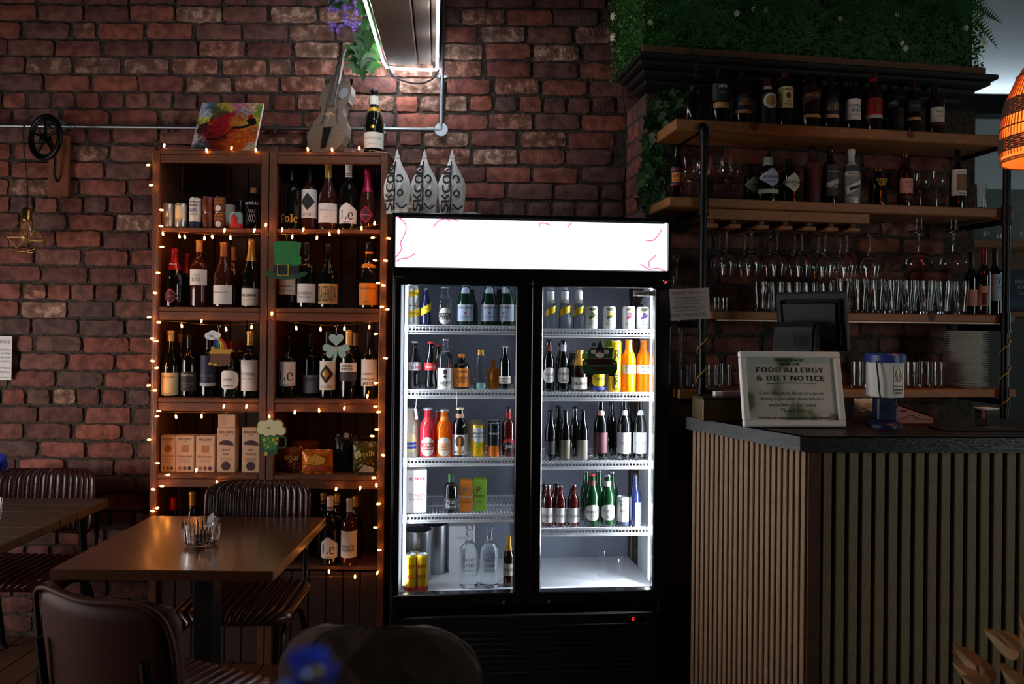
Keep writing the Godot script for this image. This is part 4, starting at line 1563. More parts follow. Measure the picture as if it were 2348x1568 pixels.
func daisy(parent: Node3D, at: Vector3, size: float, face: Vector3, petal := "petal_white"):
	var key := "daisy"
	if not cache.has(key):
		var s := Shape.new()
		for k in 7:
			s.add(blade_mesh(0.42, 0.15, 5), Transform3D(Basis(Vector3.BACK, TAU * k / 7.0 + 0.2), Vector3(0, 0, 0.02)))
		cache[key] = s.done()
	var b := Basis.looking_at(-face, Vector3.UP)
	var o := part(parent, "flower", cache[key], petal)
	o.transform = Transform3D(b.scaled_local(Vector3.ONE * size * 0.5), at)
	part(o, "flower_centre", lathe(vv([0, 0, 0.16, 0.0, 0.14, 0.09, 0, 0.13]), 10), "yellow", Vector3(0, 0, 0.02), Vector3(PI / 2, 0, 0))

func make_greenery():
	var r := RandomNumberGenerator.new()
	r.seed = 77
	# black cornice on the chimney breast
	var top := lo(CH, 1465, 118, -0.24).y
	var xa := lo(CH, 1463, 118, -0.24).x
	var xb := lo(CH, 2288, 180, -0.24).x
	var tr := struct_node("trim_2", "black moulded cornice on top of the chimney breast", origin(CH), CH.yaw)
	for k in 4:
		var pr: float = [0.24, 0.21, 0.15, 0.09, 0.07][k]
		var hh: float = [0.022, 0.020, 0.024, 0.024, 0.022][k]
		var y: float = top - [0.011, 0.032, 0.054, 0.078, 0.101][k]
		var inset := 0.24 - pr
		part(tr, "moulding", bbox(xb - xa - inset * 1.0, hh, pr + 0.1, 0.006), "black_paint", Vector3((xa + xb) * 0.5, y, (pr - 0.1) * 0.5 + 0.012))
	# planter box and artificial hedge
	var h := thing("hedge_planter", "artificial green hedge panel with ferns and white flowers in a timber trough", "plant", origin(CH), CH.yaw)
	part(h, "trough_board", bbox(xb - xa - 0.07, 0.036, 0.016, 0.002), "board", Vector3((xa + xb) * 0.5 - 0.01, top + 0.019, 0.216))
	var hx0 := xa + 0.0
	var hx1 := xb - 0.05
	var hy0 := top + 0.02
	var hy1 := 3.42
	part(h, "backing", bbox(hx1 - hx0 - 0.06, hy1 - hy0 - 0.02, 0.36, 0.01), "leaf_mid", Vector3((hx0 + hx1) * 0.5, (hy0 + hy1) * 0.5 + 0.01, 0.01))
	var lm := Shape.new()
	lm.add(blade_mesh(0.62, 0.25, 4), Transform3D())
	var leaf := lm.done()
	for pass_ in 3:
		var mm := MultiMesh.new()
		mm.transform_format = MultiMesh.TRANSFORM_3D
		mm.mesh = leaf
		var list := []
		var cnt: int = [8000, 2600, 900][pass_]
		for i in cnt:
			var p: Vector3
			var nrm: Vector3
			var side := r.randf()
			if side < 0.74:
				p = Vector3(r.randf_range(hx0, hx1), r.randf_range(hy0 + 0.015, hy1), 0.19 + r.randf_range(-0.01, 0.022))
				nrm = Vector3(0, 0, 1)
			elif side < 0.93:
				p = Vector3(hx0 + r.randf_range(-0.012, 0.03), r.randf_range(hy0 - 0.03, hy1), r.randf_range(-0.16, 0.2))
				nrm = Vector3(-1, 0, 0)
			else:
				p = Vector3(hx1 + r.randf_range(-0.02, 0.012), r.randf_range(hy0, hy1), r.randf_range(-0.1, 0.2))
				nrm = Vector3(1, 0, 0)
			var d := (nrm * 0.8 + Vector3(r.randf_range(-1, 1), r.randf_range(-0.9, 1), r.randf_range(-1, 1))).normalized()
			var b := Basis(Quaternion(Vector3.UP, d)) * Basis(Vector3.UP, r.randf() * TAU)
			list.append(Transform3D(b.scaled_local(Vector3.ONE * r.randf_range(0.012, 0.022)), p))
		mm.instance_count = list.size()
		for i in list.size():
			mm.set_instance_transform(i, list[i])
		var mi := MultiMeshInstance3D.new()
		mi.name = "foliage"
		mi.multimesh = mm
		mi.material_override = mats["leaf_mid"]
		mi.set_meta("kind", "stuff")
		h.add_child(mi, true)
	for c in [[1585, 20, 5], [1795, 0, 6], [1965, 10, 6], [2165, 10, 6], [1700, -50, 4], [2060, -60, 4]]:
		var q := lo(CH, c[0], c[1], -0.20)
		for k in c[2]:
			var a := lerpf(-1.25, 1.25, k / float(c[2] - 1)) + r.randf_range(-0.15, 0.15)
			var f := part(h, "fern_frond", frond_mesh([0.25, 0.4, 0.55][k % 3]), "fern")
			var down := Basis(Vector3.BACK, PI + a) * Basis(Vector3.RIGHT, 0.42)
			f.transform = Transform3D(down.scaled_local(Vector3.ONE * r.randf_range(0.19, 0.29)), Vector3(q.x, q.y, 0.232))
	for c in [[1728, 20], [1757, 22], [1928, 42], [2060, 32], [2070, 98], [2078, 110], [2240, 22], [2215, 64], [2268, 72], [2255, 88], [1690, 30], [1492, 50], [2258, 98]]:
		var q := lo(CH, c[0], c[1], -0.23)
		daisy(h, Vector3(q.x, q.y, 0.228), 0.032, Vector3(r.randf_range(-0.5, 0.5), r.randf_range(-0.5, 0.1), 1))
	for c in [[1405, 38], [1411, 86]]:
		var q := lo(CH, c[0], c[1], 0.05)
		daisy(h, Vector3(hx0 - 0.03, q.y, -0.05), 0.04, Vector3(-1, -0.2, 0.5))
	for k in 12:
		var f := part(h, "fern_frond", frond_mesh(0.4), "fern")
		var right := k % 2 == 0
		var b := Basis(Vector3.BACK, (-1.3 if right else 1.3) + r.randf_range(-0.5, 0.5)) * Basis(Vector3.UP, r.randf_range(-0.5, 0.5))
		f.transform = Transform3D(b.scaled_local(Vector3.ONE * r.randf_range(0.05, 0.085)), Vector3(hx1 if right else hx0, lerpf(hy0 + 0.05, hy0 + 0.35, k / 12.0), r.randf_range(0.02, 0.17)))
	# ivy trailing down the corner of the chimney breast
	var iv := thing("ivy_vine", "dark trailing ivy hanging on the brick corner by the bottle shelves", "ivy", origin(CH), CH.yaw)
	var line := [[1575, 195], [1545, 225], [1520, 265], [1508, 310], [1500, 360], [1503, 410], [1499, 440], [1496, 468]]
	var path := []
	for q in line:
		var a := lo(CH, q[0], q[1], -0.04)
		path.append(Vector3(a.x - 0.01, a.y, 0.042))
	part(iv, "stem", tube(smooth_path(path, 5), 0.003, 5), "brown")
	for k in 84:
		var t := r.randf() * (path.size() - 1.001)
		var i := int(t)
		var p: Vector3 = path[i].lerp(path[i + 1], t - i)
		var sp := lerpf(0.075, 0.035, t / path.size())
		p += Vector3(r.randf_range(-sp, sp), r.randf_range(-0.02, 0.02), r.randf_range(0.004, 0.022))
		var f := part(iv, "leaf", ivy_mesh(), "leaf_dark" if k % 3 else "leaf_mid")
		var b := Basis(Vector3.BACK, PI + r.randf_range(-0.9, 0.9)) * Basis(Vector3.RIGHT, r.randf_range(-0.8, 0.1)) * Basis(Vector3.UP, r.randf_range(-0.7, 0.7))
		f.transform = Transform3D(b.scaled_local(Vector3.ONE * r.randf_range(0.045, 0.075)), p)
	# flower garland hung from the beam
	var ga := thing("flower_garland", "artificial garland of purple wisteria and ivy hanging by the beam", "garland", P(850, 0, 3.5))
	var gp := []
	for q in [[735, -40], [790, -15], [842, 5], [852, 45], [850, 90], [840, 125], [826, 150]]:
		gp.append(P(q[0], q[1], 3.52) - ga.position)
	part(ga, "stem", tube(smooth_path(gp, 5), 0.003, 5), "leaf_dark")
	for k in 30:
		var t := r.randf() * (gp.size() - 1.001)
		if k > 12:
			t = 2.2 + r.randf() * 3.7
		var i := int(t)
		var p: Vector3 = gp[i].lerp(gp[i + 1], t - i)
		p += Vector3(r.randf_range(-0.05, 0.03), r.randf_range(-0.03, 0.03), r.randf_range(-0.02, 0.07))
		var f := part(ga, "leaf", ivy_mesh(), "leaf_dark" if k % 4 else "leaf_mid")
		var b := Basis(Vector3.BACK, PI + r.randf_range(-0.9, 0.9)) * Basis(Vector3.RIGHT, r.randf_range(-0.6, 0.3)) * Basis(Vector3.UP, r.randf_range(-0.8, 0.8))
		f.transform = Transform3D(b.scaled_local(Vector3.ONE * r.randf_range(0.06, 0.1)), p)
	for q in [[765, 10, 9], [805, 18, 10], [800, 45, 10], [815, 58, 8], [775, 58, 7], [798, -10, 9], [755, -12, 8]]:
		var c := P(q[0], q[1], 3.50) - ga.position
		for k in q[2]:
			daisy(ga, c + Vector3(r.randf_range(-0.03, 0.03), r.randf_range(-0.03, 0.03), r.randf_range(-0.02, 0.03)), r.randf_range(0.026, 0.036), Vector3(r.randf_range(-1, 1), r.randf_range(-0.8, 0.5), 1), "petal_purple")

# ---------------------------------------------------------------- bottles, cans, boxes

const PROFILES := {   # radius and height as shares of the widest radius and the whole height
	"bord": [0, 0.012, 0.75, 0.0, 0.97, 0.008, 1.0, 0.03, 1.0, 0.58, 0.97, 0.625, 0.80, 0.675, 0.52, 0.71, 0.40, 0.75, 0.37, 0.80, 0.355, 0.955, 0.41, 0.958, 0.41, 0.985, 0.36, 1.0, 0, 1.0],
	"burg": [0, 0.012, 0.75, 0.0, 0.97, 0.008, 1.0, 0.03, 1.0, 0.44, 0.96, 0.51, 0.80, 0.59, 0.58, 0.67, 0.43, 0.74, 0.37, 0.81, 0.355, 0.955, 0.41, 0.958, 0.41, 0.985, 0.36, 1.0, 0, 1.0],
	"champ": [0, 0.012, 0.75, 0.0, 0.97, 0.008, 1.0, 0.03, 1.0, 0.42, 0.97, 0.50, 0.84, 0.58, 0.62, 0.67, 0.46, 0.75, 0.38, 0.83, 0.34, 0.93, 0.37, 0.94, 0.40, 0.965, 0.38, 0.99, 0.30, 1.0, 0, 1.0],
	"beer": [0, 0.012, 0.8, 0.0, 0.97, 0.008, 1.0, 0.03, 1.0, 0.54, 0.97, 0.595, 0.84, 0.66, 0.62, 0.725, 0.50, 0.79, 0.44, 0.90, 0.42, 0.955, 0.46, 0.96, 0.46, 0.972, 0.40, 0.98, 0, 0.98],
	"stubby": [0, 0.012, 0.8, 0.0, 0.97, 0.008, 1.0, 0.03, 1.0, 0.58, 0.98, 0.63, 0.88, 0.69, 0.66, 0.745, 0.52, 0.79, 0.47, 0.85, 0.45, 0.955, 0.50, 0.96, 0.50, 0.972, 0, 0.975],
	"cola": [0, 0.012, 0.72, 0.0, 0.86, 0.01, 0.92, 0.06, 0.90, 0.16, 0.80, 0.30, 0.82, 0.38, 0.98, 0.47, 1.0, 0.55, 0.95, 0.62, 0.74, 0.71, 0.55, 0.79, 0.46, 0.87, 0.44, 0.95, 0.48, 0.96, 0.48, 0.972, 0, 0.975],
	"cone": [0, 0.012, 0.8, 0.0, 0.97, 0.008, 1.0, 0.04, 0.98, 0.30, 0.86, 0.55, 0.66, 0.74, 0.48, 0.87, 0.42, 0.92, 0.46, 0.96, 0.44, 0.98, 0, 0.98],
	"tall": [0, 0.012, 0.8, 0.0, 0.97, 0.006, 1.0, 0.03, 1.0, 0.62, 0.96, 0.67, 0.78, 0.715, 0.50, 0.745, 0.40, 0.78, 0.38, 0.94, 0.42, 0.95, 0.42, 0.985, 0, 0.99],
	"squat": [0, 0.012, 0.85, 0.0, 0.98, 0.01, 1.0, 0.04, 1.0, 0.62, 0.97, 0.68, 0.82, 0.73, 0.52, 0.755, 0.44, 0.79, 0.44, 0.90, 0, 0.91],
	"decant": [0, 0.012, 0.80, 0.0, 0.90, 0.01, 0.94, 0.05, 1.0, 0.55, 0.97, 0.63, 0.80, 0.69, 0.50, 0.73, 0.40, 0.77, 0.40, 0.90, 0, 0.91],
	"pell": [0, 0.012, 0.8, 0.0, 0.97, 0.008, 1.0, 0.03, 1.0, 0.46, 0.95, 0.54, 0.80, 0.64, 0.62, 0.76, 0.48, 0.88, 0.44, 0.97, 0.48, 0.98, 0.46, 1.0, 0, 1.0],
	"carafe": [0, 0.012, 0.85, 0.0, 0.97, 0.01, 1.0, 0.04, 1.0, 0.55, 0.97, 0.62, 0.82, 0.68, 0.52, 0.73, 0.36, 0.78, 0.34, 0.93, 0.42, 0.94, 0.42, 0.99, 0.38, 1.0],
}

func profile(kind: String, rad: float, high: float) -> Array:
	var f: Array = PROFILES[kind]
	var o := []
	for i in range(0, f.size(), 2):
		o.append(Vector2(f[i] * rad, f[i + 1] * high))
	return o

func upper(pts: Array, y: float, grow: float) -> Array:   # the part of an outline above a height, a little wider
	var o := []
	for i in pts.size() - 1:
		var a: Vector2 = pts[i]
		var b: Vector2 = pts[i + 1]
		if a.y < y and b.y >= y and b.x > 0.0:
			var t := (y - a.y) / maxf(b.y - a.y, 1e-6)
			o.append(Vector2(lerpf(a.x, b.x, t) + grow, y))
		if a.y >= y and a.x > 0.0 and i > 2:
			o.append(a + Vector2(grow, 0))
	var e: Vector2 = pts[pts.size() - 1]
	o.append(Vector2(o[o.size() - 1].x, e.y + grow))
	o.append(Vector2(0, e.y + grow))
	return o

# cap: [kind, material, share of the height it covers]; labels: [photo row of top, of bottom, material, shape, arc in degrees, lines of print [text, height up the label, size, material, font]]
func bottle(called: String, label: String, group: String, fr: Front, t: float, shelf: float, px: float, ytop: float, wpx: float, kind: String, glass: String, cap: Array, labels := [], turn := 0.0, category := "bottle") -> Node3D:
	var at := on(fr, px, ytop + 40.0, t)
	var d := -at.z
	var high := on(fr, px, ytop, t).y - shelf
	var rad := wpx * d / F * 0.5
	var o := thing(called, label, category, Vector3(at.x, shelf + 0.0004, at.z), fr.yaw + turn, group)
	var pts := profile(kind, rad, high)
	part(o, "glass_body", lathe(pts, 28), glass)
	if cap.size():
		match cap[0]:
			"foil":
				var up := upper(pts, high * (1.0 - cap[2]), 0.0007)
				part(o, "foil", lathe(up, 24), cap[1])
				if cap.size() > 3:
					for k in 2:
						part(o, "cap_stripe", lathe(upper_band(pts, high * (1.0 - cap[2] + 0.02 + k * 0.022), high * 0.012, 0.0011), 24), cap[3])
			"crown":
				var r: float = pts[pts.size() - 2].x * 1.12
				part(o, "crown_cap", lathe(vv([r * 1.0, high * 0.958, r * 1.12, high * 0.962, r * 1.02, high * 0.985, r * 0.8, high * 1.0, 0, high * 1.0]), 22), cap[1])
			"stopper":
				var r: float = pts[pts.size() - 2].x * 1.08
				part(o, "stopper", lathe(vv([0, high * cap[2], r, high * cap[2], r, high * (cap[2] + 0.03), r * 0.94, high * (cap[2] + 0.035), r * 0.94, high * 0.985, r * 0.85, high, 0, high]), 22), cap[1])
	var layer := 0
	for q in labels:
		layer += 1
		var y1 := on(fr, px, q[0], t).y - shelf
		var y0 := on(fr, px, q[1], t).y - shelf
		var rr := rad_at(pts, (y0 + y1) * 0.5)
		var flare := maxf(rad_at(pts, y0 + 0.002), rad_at(pts, y1 - 0.002))
		if y0 < high * 0.56:
			rr = maxf(rr, flare)
		rr += 0.0006 + 0.0004 * layer
		var arc := deg_to_rad(q[4] if q.size() > 4 else 150.0)
		var lb: MeshInstance3D
		if q[2] == "":
			lb = null
		else:
			lb = part(o, "label", paper(rr, y0, y1, arc, q[3]), q[2])
		if q.size() > 5:
			var parent: Node3D = lb if lb else o
			for w in q[5]:
				var hh: float = (y1 - y0) * w[2]
				var lim := minf(rr * 2.0 * 0.92, rr * arc * 0.94)
				var yy: float = y0 + (y1 - y0) * w[1]
				part(parent, "lettering", words(w[0], hh, lim, w[4] if w.size() > 4 else "sansbold", rr + 0.0003), w[3], Vector3(0, yy, 0))
	return o

func upper_band(pts: Array, y: float, h: float, grow: float) -> Array:
	var r0 := rad_at(pts, y)
	var r1 := rad_at(pts, y + h)
	return [Vector2(r0 + grow, y), Vector2(r1 + grow, y + h)]

func rad_at(pts: Array, y: float) -> float:
	for i in range(1, pts.size() - 1):
		if pts[i].y <= y and pts[i + 1].y >= y:
			return lerpf(pts[i].x, pts[i + 1].x, (y - pts[i].y) / maxf(pts[i + 1].y - pts[i].y, 1e-6))
	return pts[3].x

func can(called: String, label: String, group: String, fr: Front, t: float, shelf: float, px: float, ytop: float, wpx: float, body: String, labels := [], turn := 0.0, lid := "can_silver") -> Node3D:
	var at := on(fr, px, ytop + 20.0, t)
	var d := -at.z
	var high := on(fr, px, ytop, t).y - shelf
	var r := wpx * d / F * 0.5
	var o := thing(called, label, "can", Vector3(at.x, shelf + 0.0004, at.z), fr.yaw + turn, group)
	part(o, "can_body", lathe([Vector2(0, 0.003), Vector2(r * 0.72, 0.003), Vector2(r * 0.78, 0), Vector2(r * 0.96, 0.007), Vector2(r, 0.012), Vector2(r, high - 0.010), Vector2(r * 0.97, high - 0.006), Vector2(r * 0.88, high - 0.001)], 28), body)
	var ld := part(o, "lid", lathe([Vector2(r * 0.88, high - 0.0025), Vector2(r * 0.90, high), Vector2(r * 0.86, high + 0.0005), Vector2(r * 0.83, high - 0.003), Vector2(0, high - 0.003)], 26), lid)
	part(ld, "pull_tab", bbox(r * 0.5, 0.0012, r * 0.7, 0.0004), lid, Vector3(0, high - 0.0018, r * 0.2))
	var layer := 0
	for q in labels:
		layer += 1
		var y1: float = high * q[1]
		var y0: float = high * q[0]
		var lb: MeshInstance3D
		var rr := r + 0.0003 + 0.0004 * layer
		var arc := deg_to_rad(q[4] if q.size() > 4 else 340.0)
		if q[2] != "":
			lb = part(o, "print_band", paper(rr, y0, y1, arc, q[3]), q[2])
		if q.size() > 5:
			for w in q[5]:
				part(lb if lb else o, "lettering", words(w[0], (y1 - y0) * w[2], rr * minf(1.9, arc * 0.95), w[4] if w.size() > 4 else "sansbold", rr + 0.0003), w[3], Vector3(0, y0 + (y1 - y0) * w[1], 0))
	return o

func hook_to(parent: Node3D, h: float):
	var ring := []
	for i in 14:
		ring.append(Vector3(cos(TAU * i / 14) * 0.006, h + sin(TAU * i / 14) * 0.006, 0.002))
	part(parent, "hook", tube(ring, 0.0011, 5, true), "steel")
	part(parent, "hook", tube([Vector3(0, h - 0.006, 0.002), Vector3(0, h - 0.035, 0.002)], 0.0011, 5), "steel")

func painting_texture() -> ImageTexture:
	var im := Image.create(320, 320, false, Image.FORMAT_RGB8)
	var n := FastNoiseLite.new()
	n.seed = 4
	n.frequency = 0.012
	n.fractal_octaves = 4
	var n2 := FastNoiseLite.new()
	n2.seed = 9
	n2.frequency = 0.02
	n2.fractal_octaves = 5
	var spots := [[0.05, 0.1, "cfd0d8", 0.16], [0.04, 0.75, "d8d8d4", 0.13], [0.15, 0.08, "3a5a86", 0.10], [0.1, 0.4, "c8cc58", 0.08], [0.3, 0.2, "4a5a30", 0.12], [0.42, 0.06, "c8b040", 0.10], [0.6, 0.05, "c87a8a", 0.12], [0.72, 0.16, "8a90a8", 0.08], [0.8, 0.1, "d8a890", 0.12], [0.93, 0.2, "7a9a3a", 0.10], [0.85, 0.4, "b8b040", 0.12], [0.65, 0.42, "c88a30", 0.12], [0.45, 0.42, "b01822", 0.2], [0.35, 0.55, "8a1018", 0.15], [0.2, 0.65, "5a1014", 0.12], [0.55, 0.6, "a83018", 0.12], [0.75, 0.7, "c05a1c", 0.18], [0.6, 0.85, "a84818", 0.14], [0.9, 0.65, "a84a30", 0.10], [0.35, 0.85, "6a1a14", 0.14], [0.9, 0.92, "a8a890", 0.08], [0.15, 0.9, "3a4a5a", 0.08], [0.08, 0.55, "2a2426", 0.05]]
	for y in 320:
		for x in 320:
			var u := x / 320.0 + n.get_noise_2d(x, y) * 0.13
			var v := y / 320.0 + n.get_noise_2d(x + 500, y) * 0.13
			var c := Color(0, 0, 0)
			var tot := 0.0
			for s in spots:
				var w := exp(-((u - s[0]) * (u - s[0]) + (v - s[1]) * (v - s[1])) / (s[3] * s[3] * 0.55))
				c += Color(s[2]) * w
				tot += w
			c = c / maxf(tot, 1e-5)
			c = c * (0.88 + 0.35 * n2.get_noise_2d(x * 2, y * 2))
			# the dark ridge of paint that winds across, with a red dab at its end
			var px := x / 320.0
			var py := y / 320.0
			var ridge := 0.76 - 0.14 * smoothstep(0.35, 0.62, px) - 0.1 * smoothstep(0.5, 0.6, px) - 0.10 * smoothstep(0.7, 0.95, px)
			if px > 0.2 and px < 0.95 and absf(py - ridge) < 0.012 + 0.025 * px * px + 0.01 * n2.get_noise_2d(x * 3, y * 3):
				c = Color(0.06, 0.03, 0.03)
			if Vector2(px - 0.86, py - 0.38).length() < 0.07 + 0.02 * n2.get_noise_2d(x * 3, y * 3):
				c = Color(0.09, 0.03, 0.03)
			if Vector2(px - 0.84, py - 0.29).length() < 0.045:
				c = Color(0.62, 0.06, 0.10)
			im.set_pixel(x, y, Color(clampf(c.r, 0, 1), clampf(c.g, 0, 1), clampf(c.b, 0, 1)))
	return ImageTexture.create_from_image(im)

# ---------------------------------------------------------------- what stands on the bookcases

func pp(pts: Array, cx: float, cy: float, d: float) -> Array:   # photo outline -> metres round a middle, at a depth
	var o := []
	for i in range(0, pts.size(), 2):
		o.append(Vector2((pts[i] - cx) * d / F, -(pts[i + 1] - cy) * d / F))
	return o

func el(x: float, y: float, rx: float, ry: float, cx: float, cy: float, d: float, n := 20) -> Array:
	return ellipse((x - cx) * d / F, -(y - cy) * d / F, rx * d / F, ry * d / F, n)

func pillow(w: float, h: float, t: float, sd: int, taper := 1.0) -> ArrayMesh:   # a filled bag with flat crimped ends
	var n := FastNoiseLite.new()
	n.seed = sd
	n.frequency = 14.0
	var st := SurfaceTool.new()
	st.begin(Mesh.PRIMITIVE_TRIANGLES)
	st.set_smooth_group(0)
	var nx := 18
	var ny := 22
	for side in [1.0, -1.0]:
		var g := []
		for j in ny + 1:
			var row := []
			for i in nx + 1:
				var u := -1.0 + 2.0 * i / nx
				var v := -1.0 + 2.0 * j / ny
				var e := clampf((0.86 - absf(v)) / 0.86, 0.0, 1.0)
				var f := pow(maxf(0.0, 1.0 - u * u), 0.6) * pow(e, 0.45)
				var z: float = side * (t * 0.5 * f + 0.0008)
				z += n.get_noise_2d(u * 0.2 + side, v * 0.3) * 0.012 * f
				var wx := w * 0.5 * (1.0 - 0.10 * f * (1.0 - absf(v))) * lerpf(1.0, taper, smoothstep(-0.1, 1.0, v)) * (lerpf(0.82, 1.0, smoothstep(-1.0, -0.2, v)) if taper < 1.0 else 1.0)
				row.append(Vector3(u * wx, (v + 1.0) * 0.5 * h, z + (0.003 * sin(u * 9.0) if e <= 0.0 else 0.0)))
			g.append(row)
		for j in ny:
			for i in nx:
				var a: Vector3 = g[j][i]
				var b: Vector3 = g[j + 1][i]
				var c: Vector3 = g[j + 1][i + 1]
				var d: Vector3 = g[j][i + 1]
				for p in ([a, b, c, a, c, d] if side > 0 else [a, c, b, a, d, c]):
					st.add_vertex(p)
	st.index()
	st.generate_normals()
	return st.commit()

func make_bookcase_goods():
	var top := P(610, 346, 3.45).y
	# painting
	var pw := 0.296
	var pt := thing("canvas_painting", "square abstract painting in red, yellow and green leaning on the bookcase top", "painting", Vector3(P(509, 345, 3.52).x, top + 0.0045, -3.525))
	var cv := part(pt, "canvas", bbox(pw, 0.292, 0.016, 0.002), "white", Vector3(0, 0.137, -0.068), Vector3(-0.46, 0, 0))
	var pm := mat("painting", "ffffff", 0.45)
	pm.albedo_texture = painting_texture()
	var q := QuadMesh.new()
	q.size = Vector2(pw - 0.001, 0.291)
	part(cv, "painted_face", q, "painting", Vector3(0, 0, 0.0084))
	# violin
	make_violin(Vector3(P(742, 345, 3.52).x, top + 0.013, -3.525))
	var A := BK
	var g := "bottles on the pine bookcases"
	bottle("champagne_bottle", "champagne bottle with cream neck foil standing on top of the bookcase", g, A, 0.09, top + 0.001, 858, 206, 45, "champ", "dark_glass", ["foil", "foil_black", 0.05],
		[[308, 344, "offwhite", "rect", 170, [["Vol.Rasayni", 0.62, 0.22, "ink", "serifitalic"], ["CREMANT", 0.25, 0.10, "grey", "serif"]]], [222, 252, "offwhite", "rect", 300], [250, 262, "gold_paper", "rect", 300], [292, 300, "gold", "oval", 26]])
	var s: Array = bk_y
	# first row: cans and bottles
	var cg := "cans on the pine bookcase"
	can("drink_can", "silver can with dark leaf print, next to the glowing bulb in the corner", cg, A, 0.06, s[0], 385.5, 467, 26, "can_silver", [[0.1, 0.9, "", "rect", 150, [["WILD", 0.35, 0.12, "olive", "serif"]]]])
	can("drink_can", "silver and yellow can with leaf print", cg, A, 0.06, s[0], 415, 467, 26, "can_silver", [[0.25, 0.9, "cream", "oval", 90], [0.1, 0.9, "", "rect", 150, [["LEAF", 0.3, 0.12, "olive", "serif"]]]])
	can("drink_can", "tall white can with blue lettering in the first cubby", cg, A, 0.06, s[0], 448.5, 455, 27, "can_white", [[0.0, 0.22, "navy", "arch", 200], [0.25, 0.95, "", "rect", 150, [["PORTOBELLO", 0.88, 0.10, "navy", "serifbold"], ["ROAD", 0.72, 0.10, "navy", "serifbold"], ["GIN", 0.5, 0.16, "blue", "serifbold"], ["& TONIC", 0.3, 0.08, "navy", "serif"]]]])
	for k in 2:
		var hgt: float = (on(A, 477, 489, 0.06).y - s[0])
		can("coffee_tin", ["small brown tin at the foot of a stack, plain print", "small brown tin on top of a stack, plain print"][k], cg, A, 0.06, s[0] + k * (hgt + 0.001), 477.5, 489 - k * 36, 25, "can_brown", [[0.45, 0.75, "", "rect", 150, [["CHIPOTLE", 0.7, 0.3, "copper", "sansbold"], ["& ADOBO", 0.2, 0.3, "copper", "sans"]]]])
		can("coffee_tin", ["dark brown tin with a white hand, foot of a stack", "dark brown tin with a white hand, top of a stack"][k], cg, A, 0.06, s[0] + k * (hgt + 0.001), 504.5, 489 - k * 36, 25, "brown", [[0.08, 0.45, "white", "oval", 60], [0.5, 0.95, "", "rect", 150, [["NOT A POKEY", 0.75, 0.3, "orange"], ["GUNSLINGER", 0.3, 0.3, "orange"]]]])
	var bx := on(A, 527, 500, 0.12)
	var card := thing("white_carton", "plain white carton half hidden behind a small teal can", "carton", Vector3(bx.x, s[0] + 0.0006, bx.z))
	part(card, "carton", bbox(0.036, on(A, 527, 470, 0.12).y - s[0], 0.05, 0.001), "offwhite", Vector3(0, (on(A, 527, 470, 0.12).y - s[0]) * 0.5, 0))
	can("drink_can", "short teal and red can before the gin bottle", cg, A, 0.045, s[0], 541.5, 488, 29, "teal", [[0.0, 0.3, "red", "rect", 340], [0.15, 0.85, "red", "oval", 70]])
	can("drink_can", "dark can standing behind the teal can", cg, A, 0.15, s[0], 550, 460, 22, "can_dark", [[0.3, 0.7, "darkred", "oval", 80]])
	bottle("gin_bottle", "squat dark patterned gin bottle with copper cap", g, A, 0.08, s[0], 583, 432, 39, "squat", "black_glass", ["stopper", "foil_copper", 0.88], [[460, 478, "", "rect", 150, [["McNEAN", 0.5, 0.45, "silver_paper", "sansbold"]]], [480, 515, "", "rect", 100, [["////", 0.8, 0.25, "grey"], ["\\\\\\\\", 0.5, 0.25, "grey"], ["////", 0.2, 0.25, "grey"]]]])
	bottle("wine_bottle", "dark wine bottle with large gold letters", g, A, 0.09, s[0], 668, 377, 46, "bord", "dark_glass", ["foil", "foil_black", 0.25], [[487, 520, "", "rect", 170, [["Folc", 0.5, 0.8, "gold_print", "serifbold"]]]])
	bottle("wine_bottle", "wine bottle whose white label shows a mosaic bull, first cubby row", g, A, 0.09, s[0], 710, 380, 35, "bord", "rose_glass", ["foil", "foil_black", 0.25], [[437, 502, "white", "rect", 160, [["NEGRO", 0.12, 0.10, "ink", "serif"]]], [445, 485, "ink", "diamond", 110]])
	bottle("wine_bottle", "rosé bottle with gold foil and plain white label, first cubby row", g, A, 0.07, s[0], 753, 375, 42, "burg", "rose_glass", ["foil", "foil_gold", 0.22], [[469, 513, "white", "rect", 165, [["Whispering & Angel", 0.65, 0.13, "ink", "serifitalic"], ["ROSÉ", 0.3, 0.08, "grey", "serif"]]]])
	bottle("wine_bottle", "screw cap bottle with pentagon label beside pink foil bottle", g, A, 0.07, s[0], 799.5, 373, 40, "bord", "dark_glass", ["foil", "white", 0.22, "darkred"], [[467, 515, "white", "house", 150, [["Le", 0.42, 0.45, "ink", "serifitalic"], ["MERLOT", 0.06, 0.06, "ink"]]]])
	bottle("prosecco_bottle", "cut glass prosecco bottle with bright pink foil", g, A, 0.08, s[0], 843, 388, 38, "champ", "rose_glass", ["foil", "foil_pink", 0.38], [[475, 515, "pinkred", "diamond", 100], [478, 512, "maroon", "diamond", 84, [["BELLISSIMA", 0.5, 0.09, "pink"]]]])
	# second row
	bottle("prosecco_bottle", "black faceted prosecco bottle with red foil and pink diamond", g, A, 0.06, s[1], 400, 570, 42, "champ", "black_glass", ["foil", "foil_red", 0.37], [[662, 697, "pinkred", "diamond", 100], [665, 694, "black", "diamond", 84, [["ABBAZIA", 0.5, 0.1, "pinkred"]]], [600, 612, "", "rect", 120, [["ABBAZIA", 0.5, 0.3, "white_print"]]]])
	bottle("prosecco_bottle", "second red foil bottle standing behind the first", g, A, 0.165, s[1], 428, 582, 36, "champ", "black_glass", ["foil", "foil_red", 0.37])
